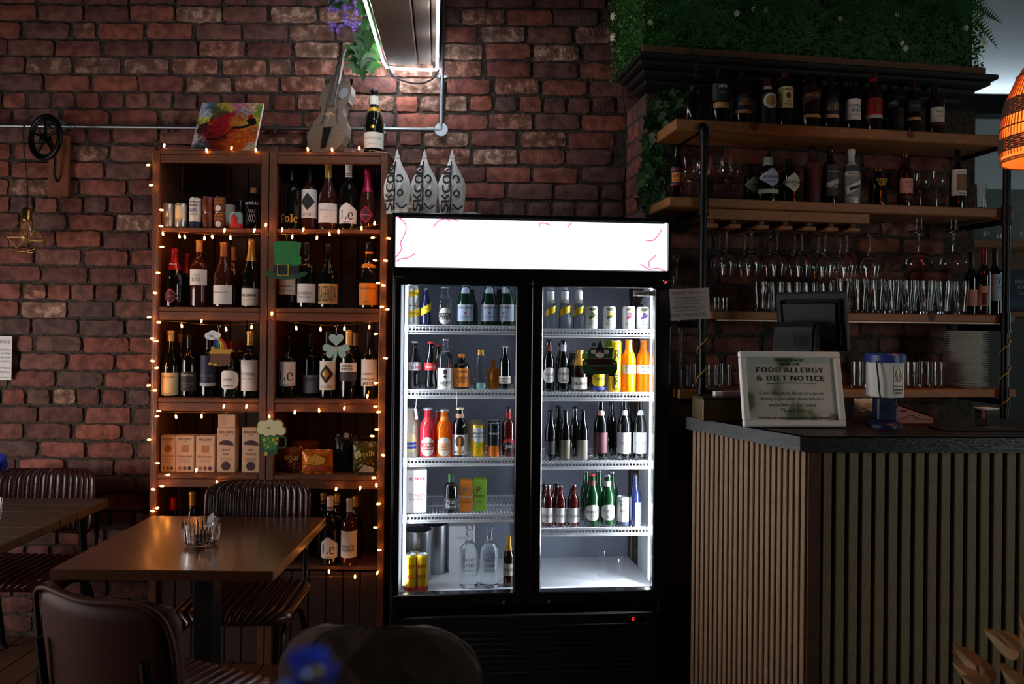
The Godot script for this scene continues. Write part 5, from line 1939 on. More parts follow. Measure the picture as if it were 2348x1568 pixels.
	bottle("wine_bottle", "rosé bottle with a high white label and gold foil", g, A, 0.07, s[1], 457, 551, 38, "bord", "rose_glass", ["foil", "foil_gold", 0.18], [[619, 655, "white", "rect", 165, [["BAS", 0.38, 0.24, "ink", "serif"], ["L'ESPRIT", 0.62, 0.10, "grey", "serif"]]]])
	bottle("wine_bottle", "rosé bottle with broad white label and copper foil, second cubby row", g, A, 0.06, s[1], 513, 556, 42, "burg", "rose_glass", ["foil", "foil_copper", 0.22], [[655, 698, "white", "rect", 165, [["Whispering & Angel", 0.62, 0.13, "ink", "serifitalic"]]]])
	bottle("wine_bottle", "bottle with copper foil behind the broad label rosé", g, A, 0.165, s[1], 536, 567, 34, "burg", "rose_glass", ["foil", "foil_copper", 0.22])
	bottle("prosecco_bottle", "prosecco bottle with gold foil and cream label", g, A, 0.06, s[1], 576.5, 549, 40, "champ", "dark_glass", ["foil", "foil_gold", 0.32], [[662, 701, "offwhite", "rect", 165, [["MILONARI", 0.6, 0.15, "ink", "sansbold"], ["PROSECCO", 0.35, 0.11, "gold_print", "serif"]]]])
	bottle("wine_bottle", "red wine bottle behind the green hat ornament", g, A, 0.08, s[1], 659, 560, 40, "bord", "dark_glass", ["foil", "foil_black", 0.2], [[630, 676, "white", "rect", 165, [["WOOLPUNDA", 0.4, 0.12, "maroon", "serifbold"], ["CABERNET SAUVIGNON", 0.2, 0.07, "ink", "serif"]]]])
	bottle("wine_bottle", "wine bottle with small tree emblem on grey white label", g, A, 0.07, s[1], 704, 556, 41, "bord", "dark_glass", ["foil", "foil_black", 0.2], [[651, 695, "white", "rect", 165, [["MONTRUL", 0.5, 0.15, "brown", "serif"], ["PINOT NOIR", 0.3, 0.09, "ink", "serif"]]]])
	bottle("wine_bottle", "wine bottle with tan label of tall narrow letters", g, A, 0.07, s[1], 753, 560, 43, "burg", "dark_glass", ["foil", "foil_black", 0.16], [[651, 698, "tan", "rect", 165]]).get_child(2).add_child(lettered("GIASENDA", on(A, 753, 651, 0.07).y - on(A, 753, 698, 0.07).y, 43.0 * 3.52 / F * 0.5, on(A, 753, 674.5, 0.07).y - s[1]))
	bottle("champagne_bottle", "champagne bottle with orange yellow labels", g, A, 0.06, s[1], 846, 556, 43, "champ", "dark_glass", ["foil", "foil_black", 0.12], [[650, 700, "orange", "rect", 165, [["Cuvée la Rosée", 0.75, 0.14, "ink", "serifbold"], ["BRUT", 0.15, 0.08, "ink", "serif"]]], [605, 621, "orange", "wave", 200], [577, 583, "orange", "rect", 330]])
	# third row
	bottle("wine_bottle", "white wine bottle with cream cap and cream label", g, A, 0.06, s[2], 392, 758, 39, "burg", "dark_glass", ["foil", "foil_cream", 0.16], [[854, 905, "cream", "rect", 165, [["SANCERRE", 0.82, 0.10, "brown", "serif"], ["DOMAINE", 0.08, 0.06, "brown", "serif"]]]])
	for k in 2:
		bottle("wine_bottle", ["bottle with tan cap behind the cream label bottle", "bottle with brown cap behind the black label bottle"][k], g, A, 0.155 + 0.04 * k, s[2], 413 + k * 18, 766 + k * 3, 24, "burg", "dark_glass", ["foil", ["tan", "brown"][k], 0.14])
	bottle("wine_bottle", "black bottle with black label and gold round emblem", g, A, 0.06, s[2], 434.5, 768, 35, "bord", "black_glass", ["foil", "foil_black", 0.2], [[852, 896, "ink", "rect", 165, [["Collefrisio", 0.85, 0.13, "white_print", "serifitalic"], ["MONTEPULCIANO", 0.4, 0.06, "grey", "serif"], ["ROSSO", 0.25, 0.06, "grey", "serif"]]], [884, 901, "", "rect", 90, []]])
	bottle("wine_bottle", "wine bottle with dark slate blue label and grey band", g, A, 0.07, s[2], 479, 770, 36, "bord", "dark_glass", ["foil", "foil_black", 0.2], [[815, 880, "navy", "rect", 165, [["CASTELLUCCIO", 0.3, 0.08, "grey", "serif"], ["DOC", 0.2, 0.05, "grey", "serif"]]], [877, 884, "silver_paper", "rect", 165]])
	for k in 2:
		bottle("wine_bottle", ["bottle with red foil behind the round label bottle", "bottle with dark red foil between the round label and white cap bottles"][k], g, A, 0.150 + 0.04 * k, s[2], 532 + k * 20, 782, 26, "bord", "dark_glass", ["foil", ["foil_red", "darkred"][k], 0.22, "white"])
	bottle("wine_bottle", "small bottle with a round white label", g, A, 0.05, s[2], 529.5, 822, 40, "bord", "green_glass", ["foil", "foil_black", 0.2], [[849, 891, "white", "shield", 150, [["OSTRO", 0.52, 0.11, "ink", "serifbold"], ["CATARRATTO", 0.18, 0.07, "ink"]]]])
	bottle("wine_bottle", "white labelled bottle with gold banded white screw cap", g, A, 0.06, s[2], 573.5, 760, 38, "bord", "dark_glass", ["foil", "foil_cream", 0.21, "gold"], [[825, 895, "white", "rect", 165, [["Val Borga", 0.55, 0.11, "ink", "serifitalic"], ["PINOT GRIGIO", 0.40, 0.05, "grey", "serif"]]]])
	bottle("wine_bottle", "wine bottle with plain white square label and script letters", g, A, 0.07, s[2], 660, 770, 37, "bord", "dark_glass", ["foil", "foil_black", 0.2], [[829, 884, "white", "rect", 165, [["Le", 0.45, 0.55, "ink", "serifitalic"], ["MERLOT", 0.05, 0.05, "ink"]]]])
	bottle("wine_bottle", "wine bottle with grey label and dark heading", g, A, 0.13, s[2], 713.5, 765, 37, "bord", "black_glass", ["foil", "foil_black", 0.2], [[859, 900, "grey", "rect", 165, [["HARDYS", 0.75, 0.18, "black", "sansbold"]]]])
	bottle("wine_bottle", "wine bottle with mosaic bull label below the shamrock ornament", g, A, 0.06, s[2], 752.5, 760, 36, "bord", "dark_glass", ["foil", "foil_black", 0.2], [[827, 893, "white", "rect", 160, [["NEGRO", 0.12, 0.10, "ink", "serif"]]], [836, 878, "ink", "diamond", 110], [845, 868, "gold_paper", "diamond", 50]])
	bottle("wine_bottle", "wine bottle with cream capsule and two tone label", g, A, 0.06, s[2], 799.5, 757, 38, "bord", "dark_glass", ["foil", "foil_cream", 0.22], [[831, 852, "white", "rect", 165, [["SHIRAZ", 0.65, 0.25, "ink", "sansbold"], ["PRIMITIVO", 0.3, 0.2, "ink"]]], [852, 872, "darkgrey", "rect", 165]])
	bottle("wine_bottle", "cream capped bottle behind the two tone label bottle", g, A, 0.165, s[2], 815, 763, 32, "bord", "dark_glass", ["foil", "tan", 0.2])
	bottle("wine_bottle", "wine bottle with a vineyard sketch over bold capitals", g, A, 0.06, s[2], 847.5, 757, 36, "bord", "dark_glass", ["foil", "foil_black", 0.2], [[824, 884, "white", "rect", 165, [["DOUGLAS", 0.26, 0.12, "ink", "sansbold"], ["GREEN", 0.10, 0.12, "ink", "sansbold"], ["CABERNET", 0.46, 0.07, "ink"]]]])
	# fourth row: cracker boxes and crisps
	var bg := "cracker boxes on the bookcase"
	for b in [[387, 998, 35, 1088, "buttermilk", "HARVEST", "cracker box named buttermilk with a hexagon cracker"], [425.5, 998, 43, 1088, "three-nut", "HARVEST", "three-nut cracker box next to the buttermilk box"], [472, 999, 44, 1088, "three-nut", "HARVEST", "three-nut cracker box next to the plum and date box"], [519.5, 980, 43, 1088, "plum &", "TOAST", "tall cracker box named plum and date"], [576.5, 980, 43, 1088, "fig &", "TOAST", "tall cracker box named fig and sultana"]]:
		var at := on(A, b[0], 1030, 0.06)
		var h: float = on(A, b[0], b[1], 0.06).y - s[3]
		var w: float = b[2] * 3.51 / F
		var o := thing("cracker_box", b[6], "box", Vector3(at.x, s[3] + 0.0003, at.z - 0.02), 0.0, bg)
		part(o, "carton", bbox(w - 0.003, h, 0.055, 0.0012), "kraft", Vector3(0, h * 0.5, 0))
		var z := 0.0281
		part(o, "lettering", words("MILLER'S", h * 0.055, w * 0.8, "serifbold"), "print_brown", Vector3(0, h * 0.9, z))
		part(o, "lettering", words(b[5], h * 0.022, w * 0.4, "serif"), "print_brown", Vector3(0, h * 0.835, z))
		var tall: bool = b[5] == "TOAST"
		if tall:
			part(o, "cracker_print", slab(ellipse(0, 0, w * 0.4, h * 0.12, 18, 0, PI), 0.0004), "plum", Vector3(0, h * 0.60, z - 0.0002))
			part(o, "lettering", words(b[4], h * 0.055, w * 0.8, "serif"), "ink", Vector3(0, h * 0.50, z))
			part(o, "lettering", words("date" if b[4] == "plum &" else "sultana", h * 0.055, w * 0.8, "serif"), "ink", Vector3(0, h * 0.41, z))
			part(o, "fruit_print", slab(ellipse(0, 0, w * 0.24, w * 0.24, 20), 0.0004), "plum", Vector3(0, h * 0.14, z - 0.0002))
		else:
			part(o, "cracker_print", slab(ellipse(0, 0, w * 0.27, w * 0.27, 6 if b[4] == "buttermilk" else 4, PI / 4 if b[4] != "buttermilk" else 0.0, TAU + (PI / 4 if b[4] != "buttermilk" else 0.0)), 0.0004), "crumb" if b[4] != "buttermilk" else "kraft_dark", Vector3(0, h * 0.64, z - 0.0002))
			part(o, "lettering", words(b[4], h * 0.07, w * 0.85, "serif"), "print_brown", Vector3(0, h * 0.43, z))
			for k in 3:
				part(o, "nut_print", slab(ellipse(0, 0, w * 0.09, w * 0.11, 12), 0.0004), ["kraft_dark", "brown", "plum"][k], Vector3((k - 1) * w * 0.25, h * 0.1, z - 0.0002))
		for k in 3:
			part(o, "lettering", words("with sea salt and seeds", h * 0.02, w * 0.6, "serif"), "print_brown", Vector3(0, h * (0.34 - k * 0.035 - (0.02 if tall else 0.0)), z))
		if b[4] == "plum &":
			var o2 := thing("cracker_box", "small cracker box lying on top of the plum and date box", "box", Vector3(at.x + 0.001, s[3] + h + 0.001, at.z - 0.02), 0.0, bg)
			var h2: float = on(A, 520, 950, 0.06).y - s[3] - h
			part(o2, "carton", bbox(w - 0.008, h2, 0.05, 0.001), "kraft", Vector3(0, h2 * 0.5, 0))
			for k in 5:
				part(o2, "lettering", words("the original biscuit", h2 * 0.07, w * 0.45, "serif"), "print_brown", Vector3(-w * 0.18, h2 * (0.85 - 0.15 * k), 0.0256))
	var cr := "crisp packets on the bookcase"
	for b in [[672, 1024, 52, 0.07, "bag_brown", "amber brown crisp packet beside the beer mug ornament", 0.10], [728, 1030, 70, 0.045, "bag_orange", "upside-down orange crisp packet with red lettering", -0.04], [789, 996, 42, 0.10, "bag_black", "dark shiny crisp packet with pale torn corner", 0.12], [838, 1012, 58, 0.05, "bag_olive", "olive green and silver crisp packet", -0.08], [700, 1010, 60, 0.17, "bag_brown", "brown packet standing behind the orange packet", 0.0], [835, 998, 56, 0.17, "bag_black", "dark packet standing behind the olive packet", 0.05]]:
		var at := on(A, b[0], 1060, b[3])
		var h: float = on(A, b[0], b[1], b[3]).y - s[3]
		var w: float = b[2] * -at.z / F
		var o := thing("crisp_packet", b[5], "packet", Vector3(at.x, s[3] + 0.0005, at.z), 0.0, cr)
		part(o, "packet", pillow(w, h, 0.05, int(b[0])), b[4])
		if b[4] == "bag_orange":
			for k in 2:
				var lm := words("POM-BEAR", 0.022, w * 0.72, "sansbold")
				part(o, "lettering", lm, ["white", "red"][k], Vector3(0.0, h * 0.24, 0.0285 + k * 0.001), Vector3(-0.25, 0, PI))
			part(o, "gold_patch", slab(ellipse(0, 0, w * 0.3, h * 0.2, 16), 0.001), "gold_paper", Vector3(0, h * 0.58, 0.0262))
		elif b[4] == "bag_olive":
			part(o, "lettering", words("tyrrells", 0.03, w * 0.8, "serifitalic"), "gold_print", Vector3(0, h * 0.62, 0.028), Vector3(0, 0, 0.1))
			part(o, "silver_patch", slab([Vector2(-0.03, 0), Vector2(0.04, 0.0), Vector2(0.045, 0.02), Vector2(0.0, 0.035)], 0.001), "bag_silver", Vector3(0, h * 0.08, 0.0265))
		elif b[0] == 789:
			part(o, "torn_corner", slab([Vector2(-0.012, 0), Vector2(0.012, 0.004), Vector2(0.018, 0.024), Vector2(-0.004, 0.03)], 0.003), "bag_silver", Vector3(0.008, h - 0.02, 0.004))
		elif b[0] == 672:
			part(o, "lettering", words("GOLD", 0.018, w * 0.6, "sansbold"), "gold_print", Vector3(0, h * 0.6, 0.0285))
	# bottom row
	for b in [[398, 1140, "foil_red", "red foil bottle on the bottom shelf by the corner stile"], [441, 1127, "foil_gold", "gold foil bottle on the bottom shelf"], [482, 1142, "foil_red", "red foil bottle on the bottom shelf behind the leather chair"]]:
		bottle("wine_bottle", b[3], g, A, 0.10, s[4], b[0], b[1], 40, "burg", "dark_glass", ["foil", b[2], 0.2])
	bottle("wine_bottle", "bottom shelf bottle with pentagon label and white striped cap", g, A, 0.06, s[4], 757, 1138, 38, "bord", "dark_glass", ["foil", "white", 0.2, "darkred"], [[1226, 1275, "white", "house", 150, [["Le", 0.42, 0.45, "ink", "serifitalic"], ["MERLOT", 0.06, 0.06, "ink"]]]])
	bottle("wine_bottle", "bottom shelf bottle with silver cap and bold print on white label", g, A, 0.06, s[4], 801, 1143, 36, "bord", "rose_glass", ["foil", "foil_silver", 0.2], [[1214, 1274, "white", "rect", 165, [["WHITE", 0.42, 0.12, "ink", "sansbold"], ["ZINFANDEL", 0.28, 0.12, "ink", "sansbold"]]]])
	for b in [[741, 1130, "gold_paper"], [773, 1132, "gold_paper"], [815, 1137, "foil_gold"]]:
		bottle("wine_bottle", "gold capped bottle at the back of the bottom shelf by the fridge" if b[0] == 815 else "black striped gold cap bottle at the back of the bottom shelf", g, A, 0.165, s[4], b[0], b[1], 34, "bord", "dark_glass", ["foil", b[2], 0.17, "black"] if b[0] < 800 else ["foil", b[2], 0.17])
	make_ornaments()

func lettered(text: String, high: float, r: float, y: float) -> MeshInstance3D:
	var o := MeshInstance3D.new()
	o.name = "lettering"
	o.mesh = words(text, high * 0.72, 0.0, "sans", r + 0.0018, r * 2.35)
	o.material_override = mats["ink"]
	o.position = Vector3(0, y, 0)
	return o

func make_violin(at: Vector3):
	var o := thing("violin", "violin papered with old print, leaning on the bookcase top", "violin", at, deg_to_rad(-22))
	var k := 1.04
	var half := [[0.03, 0.0], [0.06, 0.006], [0.088, 0.03], [0.103, 0.075], [0.100, 0.115], [0.084, 0.145], [0.090, 0.158], [0.068, 0.172], [0.057, 0.195], [0.058, 0.218], [0.066, 0.236], [0.080, 0.243], [0.076, 0.258], [0.083, 0.285], [0.078, 0.322], [0.052, 0.350], [0.018, 0.358]]
	var poly := []
	for p in half:
		poly.append(Vector2(p[0], p[1]) * k)
	for i in range(half.size() - 1, -1, -1):
		poly.append(Vector2(-half[i][0], half[i][1]) * k)
	var lean := Node3D.new()
	lean.name = "body"
	lean.rotation = Vector3(-0.30, 0, 0.0)
	lean.position = Vector3(0, 0.0, 0.0)
	o.add_child(lean)
	part(lean, "ribs", slab(poly, 0.034), "violin_rib", Vector3(0, 0.004, -0.034))
	var pl := Geometry2D.offset_polygon(PackedVector2Array(poly), 0.003)
	part(lean, "belly", slab(Array(pl[0]), 0.005, 0.0015), "violin_paper", Vector3(0, 0.004, 0.0))
	for s in [-1.0, 1.0]:
		var f := smooth_path([Vector3(s * 0.028, 0.225, 0.006), Vector3(s * 0.033, 0.215, 0.006), Vector3(s * 0.036, 0.185, 0.006), Vector3(s * 0.046, 0.150, 0.006), Vector3(s * 0.052, 0.145, 0.006)], 5)
		part(lean, "sound_hole", tube(f, 0.0022, 6), "black")
	part(lean, "tailpiece", slab([Vector2(-0.012, 0.02), Vector2(0.012, 0.02), Vector2(0.021, 0.125), Vector2(-0.021, 0.125)], 0.008, 0.002), "black_satin", Vector3(0, 0, 0.008))
	part(lean, "bridge", slab([Vector2(-0.022, 0.0), Vector2(0.022, 0.0), Vector2(0.018, 0.025), Vector2(-0.018, 0.025)], 0.003), "tan", Vector3(0, 0.192, 0.005), Vector3(PI / 2, 0, 0))
	part(lean, "fingerboard", slab([Vector2(-0.021, 0.235), Vector2(0.021, 0.235), Vector2(0.013, 0.505), Vector2(-0.013, 0.505)], 0.008, 0.002), "violin_board", Vector3(0, 0, 0.018), Vector3(0.0, 0, 0))
	part(lean, "neck", tube([Vector3(0, 0.36, 0.006), Vector3(0, 0.50, 0.010), Vector3(0, 0.56, 0.0)], 0.013, 10, false, 0.009), "violin_rib")
	var scroll := []
	for i in 24:
		var a := i * 0.36
		var r := 0.022 - 0.0007 * i
		scroll.append(Vector3(0, 0.565 + r * sin(a) * 0.9 + 0.01, -0.006 + r * cos(a)))
	part(lean, "scroll", tube(scroll, 0.009, 8, false, 0.004), "violin_rib")
	for i in 4:
		var sg := -1.0 if i % 2 == 0 else 1.0
		part(lean, "peg", tube([Vector3(sg * 0.008, 0.520 + i * 0.012, 0.0), Vector3(sg * 0.030, 0.520 + i * 0.012, 0.0), Vector3(sg * 0.036, 0.520 + i * 0.012, 0.0)], 0.004, 8, false, 0.009), "black_satin")
	for i in 4:
		part(lean, "string", tube([Vector3(-0.009 + i * 0.006, 0.12, 0.017), Vector3(-0.009 + i * 0.006, 0.192, 0.031), Vector3(-0.006 + i * 0.004, 0.508, 0.027)], 0.0006, 4), "steel")
	var lines := ["the music of the river in spring", "allegro con brio for solo violin", "sweet bird that shunn'st the noise", "andante cantabile e molto espressivo"]
	for i in 13:
		var y := 0.03 + i * 0.024
		if y > 0.145 and y < 0.245:
			continue
		for s in [-1.0, 1.0]:
			part(lean, "lettering", words(lines[i % 4], 0.006, 0.06, "serifitalic"), "print_brown", Vector3(s * 0.056, y, 0.0094), Vector3(0, 0, 0.2 if i % 3 == 0 else -0.12))
	part(lean, "portrait_print", slab(ellipse(0.048, 0.305, 0.026, 0.030, 20), 0.0004), "grey", Vector3(0, 0, 0.0091))

func make_ornaments():
	var gr := "flat painted hanging ornaments"
	var d := 3.40
	# green top hat
	var cx := 657.0
	var cy := 600.0
	var o := thing("hat_ornament", "flat green top hat ornament with yellow buckle hanging on the bookcase", "ornament", P(cx, cy, d), 0, gr)
	part(o, "hat_crown", slab(pp([626, 556, 640, 553, 676, 553, 691, 557, 688, 575, 685, 600, 686, 632, 628, 632, 631, 600, 629, 578], cx, cy, d), 0.004), "green")
	part(o, "hat_brim", slab(pp([607, 624, 615, 621, 628, 624, 645, 628, 668, 629, 688, 625, 700, 622, 707, 626, 698, 633, 680, 639, 655, 641, 630, 639, 612, 632], cx, cy, d), 0.005), "darkgreen")
	part(o, "hat_band", slab(pp([629, 608, 686, 610, 686, 627, 660, 630, 628, 626], cx, cy, d), 0.0055), "charcoal")
	var bp := []
	for q in [[638, 607], [662, 607], [662, 631], [638, 631]]:
		bp.append(Vector3((q[0] - cx) * d / F, -(q[1] - cy) * d / F, 0.0065))
	part(o, "buckle", tube(bp, 0.0022, 6, true), "yellow")
	for k in 4:
		var a := PI / 4 + k * PI / 2
		part(o, "clover_leaf", slab(el(681 + cos(a) * 6.5, 597 + sin(a) * 6.5, 6, 6, cx, cy, d, 14), 0.0068 + 0.0002 * k), "greenpaint")
	hook_to(o, -(540 - cy) * d / F)
	# rainbow and pot of gold
	cx = 510.0
	cy = 800.0
	o = thing("rainbow_ornament", "flat ornament of a cloud, rainbow and pot of gold hanging on the bookcase", "ornament", P(cx, cy, d), 0, gr)
	for q in [[478, 770, 8, 8], [488, 765, 9, 8], [498, 769, 8, 8], [488, 774, 14, 6]]:
		part(o, "cloud", slab(el(q[0], q[1], q[2], q[3], cx, cy, d), 0.005), "white", Vector3(0, 0, 0.00002 * q[0] - 0.009))
	var cols := ["purple", "blue", "greenpaint", "yellow", "orange", "red"]
	for k in 6:
		var pth := []
		for i in 9:
			var t := i / 8.0
			var x := lerpf(490 + k * 3.0, 490 + k * 6.2, t) + 3.0 * sin(t * PI)
			var y := lerpf(774 + k * 0.3, 803.0, pow(t, 1.1)) - (3.0 - k * 0.5) * sin(t * PI) * 0.6
			pth.append(Vector3((x - cx) * d / F, -(y - cy) * d / F, 0.003))
		part(o, "rainbow_band", tube(pth, 0.0034, 6, false, 0.0055), cols[k])
	part(o, "pot", slab(pp([481, 806, 484, 818, 482, 830, 490, 838, 505, 841, 520, 838, 529, 829, 528, 816, 531, 806, 520, 811, 495, 811], cx, cy, d), 0.006), "brown")
	for k in 13:
		part(o, "coin", slab(el(486 + (k % 6) * 8.0 + (4.0 if k > 5 else 0.0), 808 - (k / 6) * 5.0, 5, 3.6, cx, cy, d, 12), 0.0075 + 0.0002 * k), "gold_paper")
	for q in [[484, 834], [495, 836]]:
		part(o, "coin", slab(el(q[0], q[1], 5, 3.5, cx, cy, d, 12), 0.0075), "gold_paper")
	var hk := Node3D.new()
	hk.name = "hanger"
	hk.position = Vector3((502 - cx) * d / F, 0, 0)
	o.add_child(hk)
	hook_to(hk, -(748 - cy) * d / F)
	# shamrock
	cx = 771.0
	cy = 795.0
	o = thing("shamrock_ornament", "flat pale green shamrock ornament with white word hanging on the bookcase", "ornament", P(cx, cy, d), 0, gr)
	for a in [0.0, 2.05, -2.05]:
		var heart := []
		for i in 28:
			var t := TAU * i / 28
			var hx := 16.0 * pow(sin(t), 3.0)
			var hy := 13.0 * cos(t) - 5.0 * cos(2 * t) - 2.0 * cos(3 * t) - cos(4 * t)
			var v := Vector2(hx * 1.06, (hy + 17.0) * 1.02).rotated(-a)
			heart.append(v * d / F)
		part(o, "shamrock_leaf", slab(heart, 0.004), "mint", Vector3(0, 0, 0.0003 * a))
	part(o, "stem", slab(pp([768, 795, 774, 795, 773, 815, 769, 830, 763, 830, 766, 812], cx, cy, d), 0.0030), "mint")
	part(o, "lettering", words("LUCKY", 0.018, 0.0, "sansbold", 0.0, 0.072), "white", Vector3(0.0, -0.010, 0.0050))
	hook_to(o, -(748 - cy) * d / F)
	# beer mug
	cx = 620.0
	cy = 1010.0
	o = thing("mug_ornament", "flat green beer mug ornament with foam hanging on the bookcase", "ornament", P(cx, cy, d), 0, gr)
	part(o, "mug_body", slab(pp([594, 992, 642, 994, 640, 1015, 636, 1040, 625, 1045, 610, 1044, 602, 1040, 598, 1020], cx, cy, d), 0.005), "darkgreen")
	part(o, "mug_face", slab(pp([599, 1000, 638, 1000, 634, 1030, 606, 1032], cx, cy, d), 0.0058), "green")
	part(o, "mug_handle", tube(smooth_path([Vector3((641 - cx) * d / F, -(1003 - cy) * d / F, 0.003), Vector3((655 - cx) * d / F, -(1003 - cy) * d / F, 0.003), Vector3((655 - cx) * d / F, -(1024 - cy) * d / F, 0.003), Vector3((639 - cx) * d / F, -(1026 - cy) * d / F, 0.003)], 6), 0.0042, 8), "darkgreen")
	for q in [[600, 985, 10, 10], [613, 990, 10, 9], [628, 988, 11, 10], [645, 987, 11, 10], [604, 974, 12, 10], [620, 970, 10, 10], [637, 973, 12, 10]]:
		part(o, "foam_rim", slab(el(q[0], q[1], q[2] + 2, q[3] + 2, cx, cy, d), 0.0060), "olive", Vector3(0, 0, 0.00001 * (q[0] - 600)))
		part(o, "foam", slab(el(q[0], q[1], q[2], q[3], cx, cy, d), 0.0078), "cream", Vector3(0, 0, 0.00002 * (q[0] - 600)))
	for q in [[607, 1008, 4], [616, 1004, 2.5], [628, 1008, 4], [637, 1005, 3], [621, 1013, 2.2], [634, 1016, 3.4], [608, 1019, 2.2], [616, 1023, 2.8], [611, 1040, 5]]:
		part(o, "bubble", slab(el(q[0], q[1], q[2], q[2], cx, cy, d, 12), 0.0068), "gold_print")
	hook_to(o, -(945 - cy) * d / F)
	# truck with a gnome, hung on the fridge door
	cx = 1375.0
	cy = 820.0
	var c := on(FR, cx, cy, -0.008)
	d = -c.z
	o = thing("truck_ornament", "flat green truck ornament with a gnome hanging on the fridge door", "ornament", c, FR.yaw, gr)
	part(o, "truck_cab", slab(pp([1348, 824, 1347, 803, 1355, 797, 1398, 798, 1404, 804, 1404, 824], cx, cy, d), 0.004), "darkgreen")
	part(o, "truck_body", slab(pp([1335, 828, 1342, 823, 1408, 823, 1415, 829, 1416, 846, 1411, 858, 1340, 857, 1335, 845], cx, cy, d), 0.005), "darkgreen")
	part(o, "window_patch", slab(pp([1354, 803, 1368, 801, 1368, 811, 1355, 811], cx, cy, d), 0.0046), "offwhite")
	part(o, "window_patch", slab(pp([1384, 801, 1396, 803, 1396, 811, 1384, 811], cx, cy, d), 0.0046), "offwhite")
	part(o, "tyre", slab(pp([1343, 857, 1356, 857, 1356, 862, 1343, 862], cx, cy, d), 0.006), "black")
	part(o, "tyre", slab(pp([1396, 857, 1409, 857, 1409, 862, 1396, 862], cx, cy, d), 0.006), "black")
	part(o, "gnome_hat", slab(pp([1364, 809, 1369, 795, 1375, 779, 1380, 793, 1385, 809], cx, cy, d), 0.0062), "black")
	part(o, "gnome_beard", slab(pp([1364, 807, 1385, 807, 1384, 817, 1375, 821, 1365, 817], cx, cy, d), 0.0058), "white")
	part(o, "gnome_nose", slab(el(1374.5, 808.5, 4, 3, cx, cy, d, 12), 0.0072), "peach")
	part(o, "sign_board", slab(pp([1348, 821, 1403, 821, 1403, 838, 1348, 838], cx, cy, d), 0.006), "black")
	var fr2 := []
	for q in [[1348, 821], [1403, 821], [1403, 838], [1348, 838]]:
		fr2.append(Vector3((q[0] - cx) * d / F, -(q[1] - cy) * d / F, 0.0058))
	part(o, "sign_rim", tube(fr2, 0.0009, 5, true), "tan")
	part(o, "lettering", words("LUCKY", 0.017, 0.0, "sansbold", 0.0, 0.082), "copper", Vector3(0.001, -(829.5 - cy) * d / F, 0.0066))
	part(o, "number_plate", slab(pp([1363, 842, 1388, 842, 1388, 849, 1363, 849], cx, cy, d), 0.006), "copper")
	for q in [[1361, 790, 2.4], [1395, 787, 5.0], [1340, 817, 4.0], [1402, 802, 3.0]]:
		for k in 4:
			var a := PI / 4 + k * PI / 2
			part(o, "clover_leaf", slab(el(q[0] + cos(a) * q[2], q[1] + sin(a) * q[2], q[2], q[2], cx, cy, d, 10), 0.0025 + 0.0002 * k), "lime" if q[2] > 3.5 else "darkgreen")
	for x in [1341, 1409]:
		part(o, "headlamp", slab(el(x, 833, 3, 3, cx, cy, d, 12), 0.0058), "gold_print")

# ---------------------------------------------------------------- string lights on the bookcases

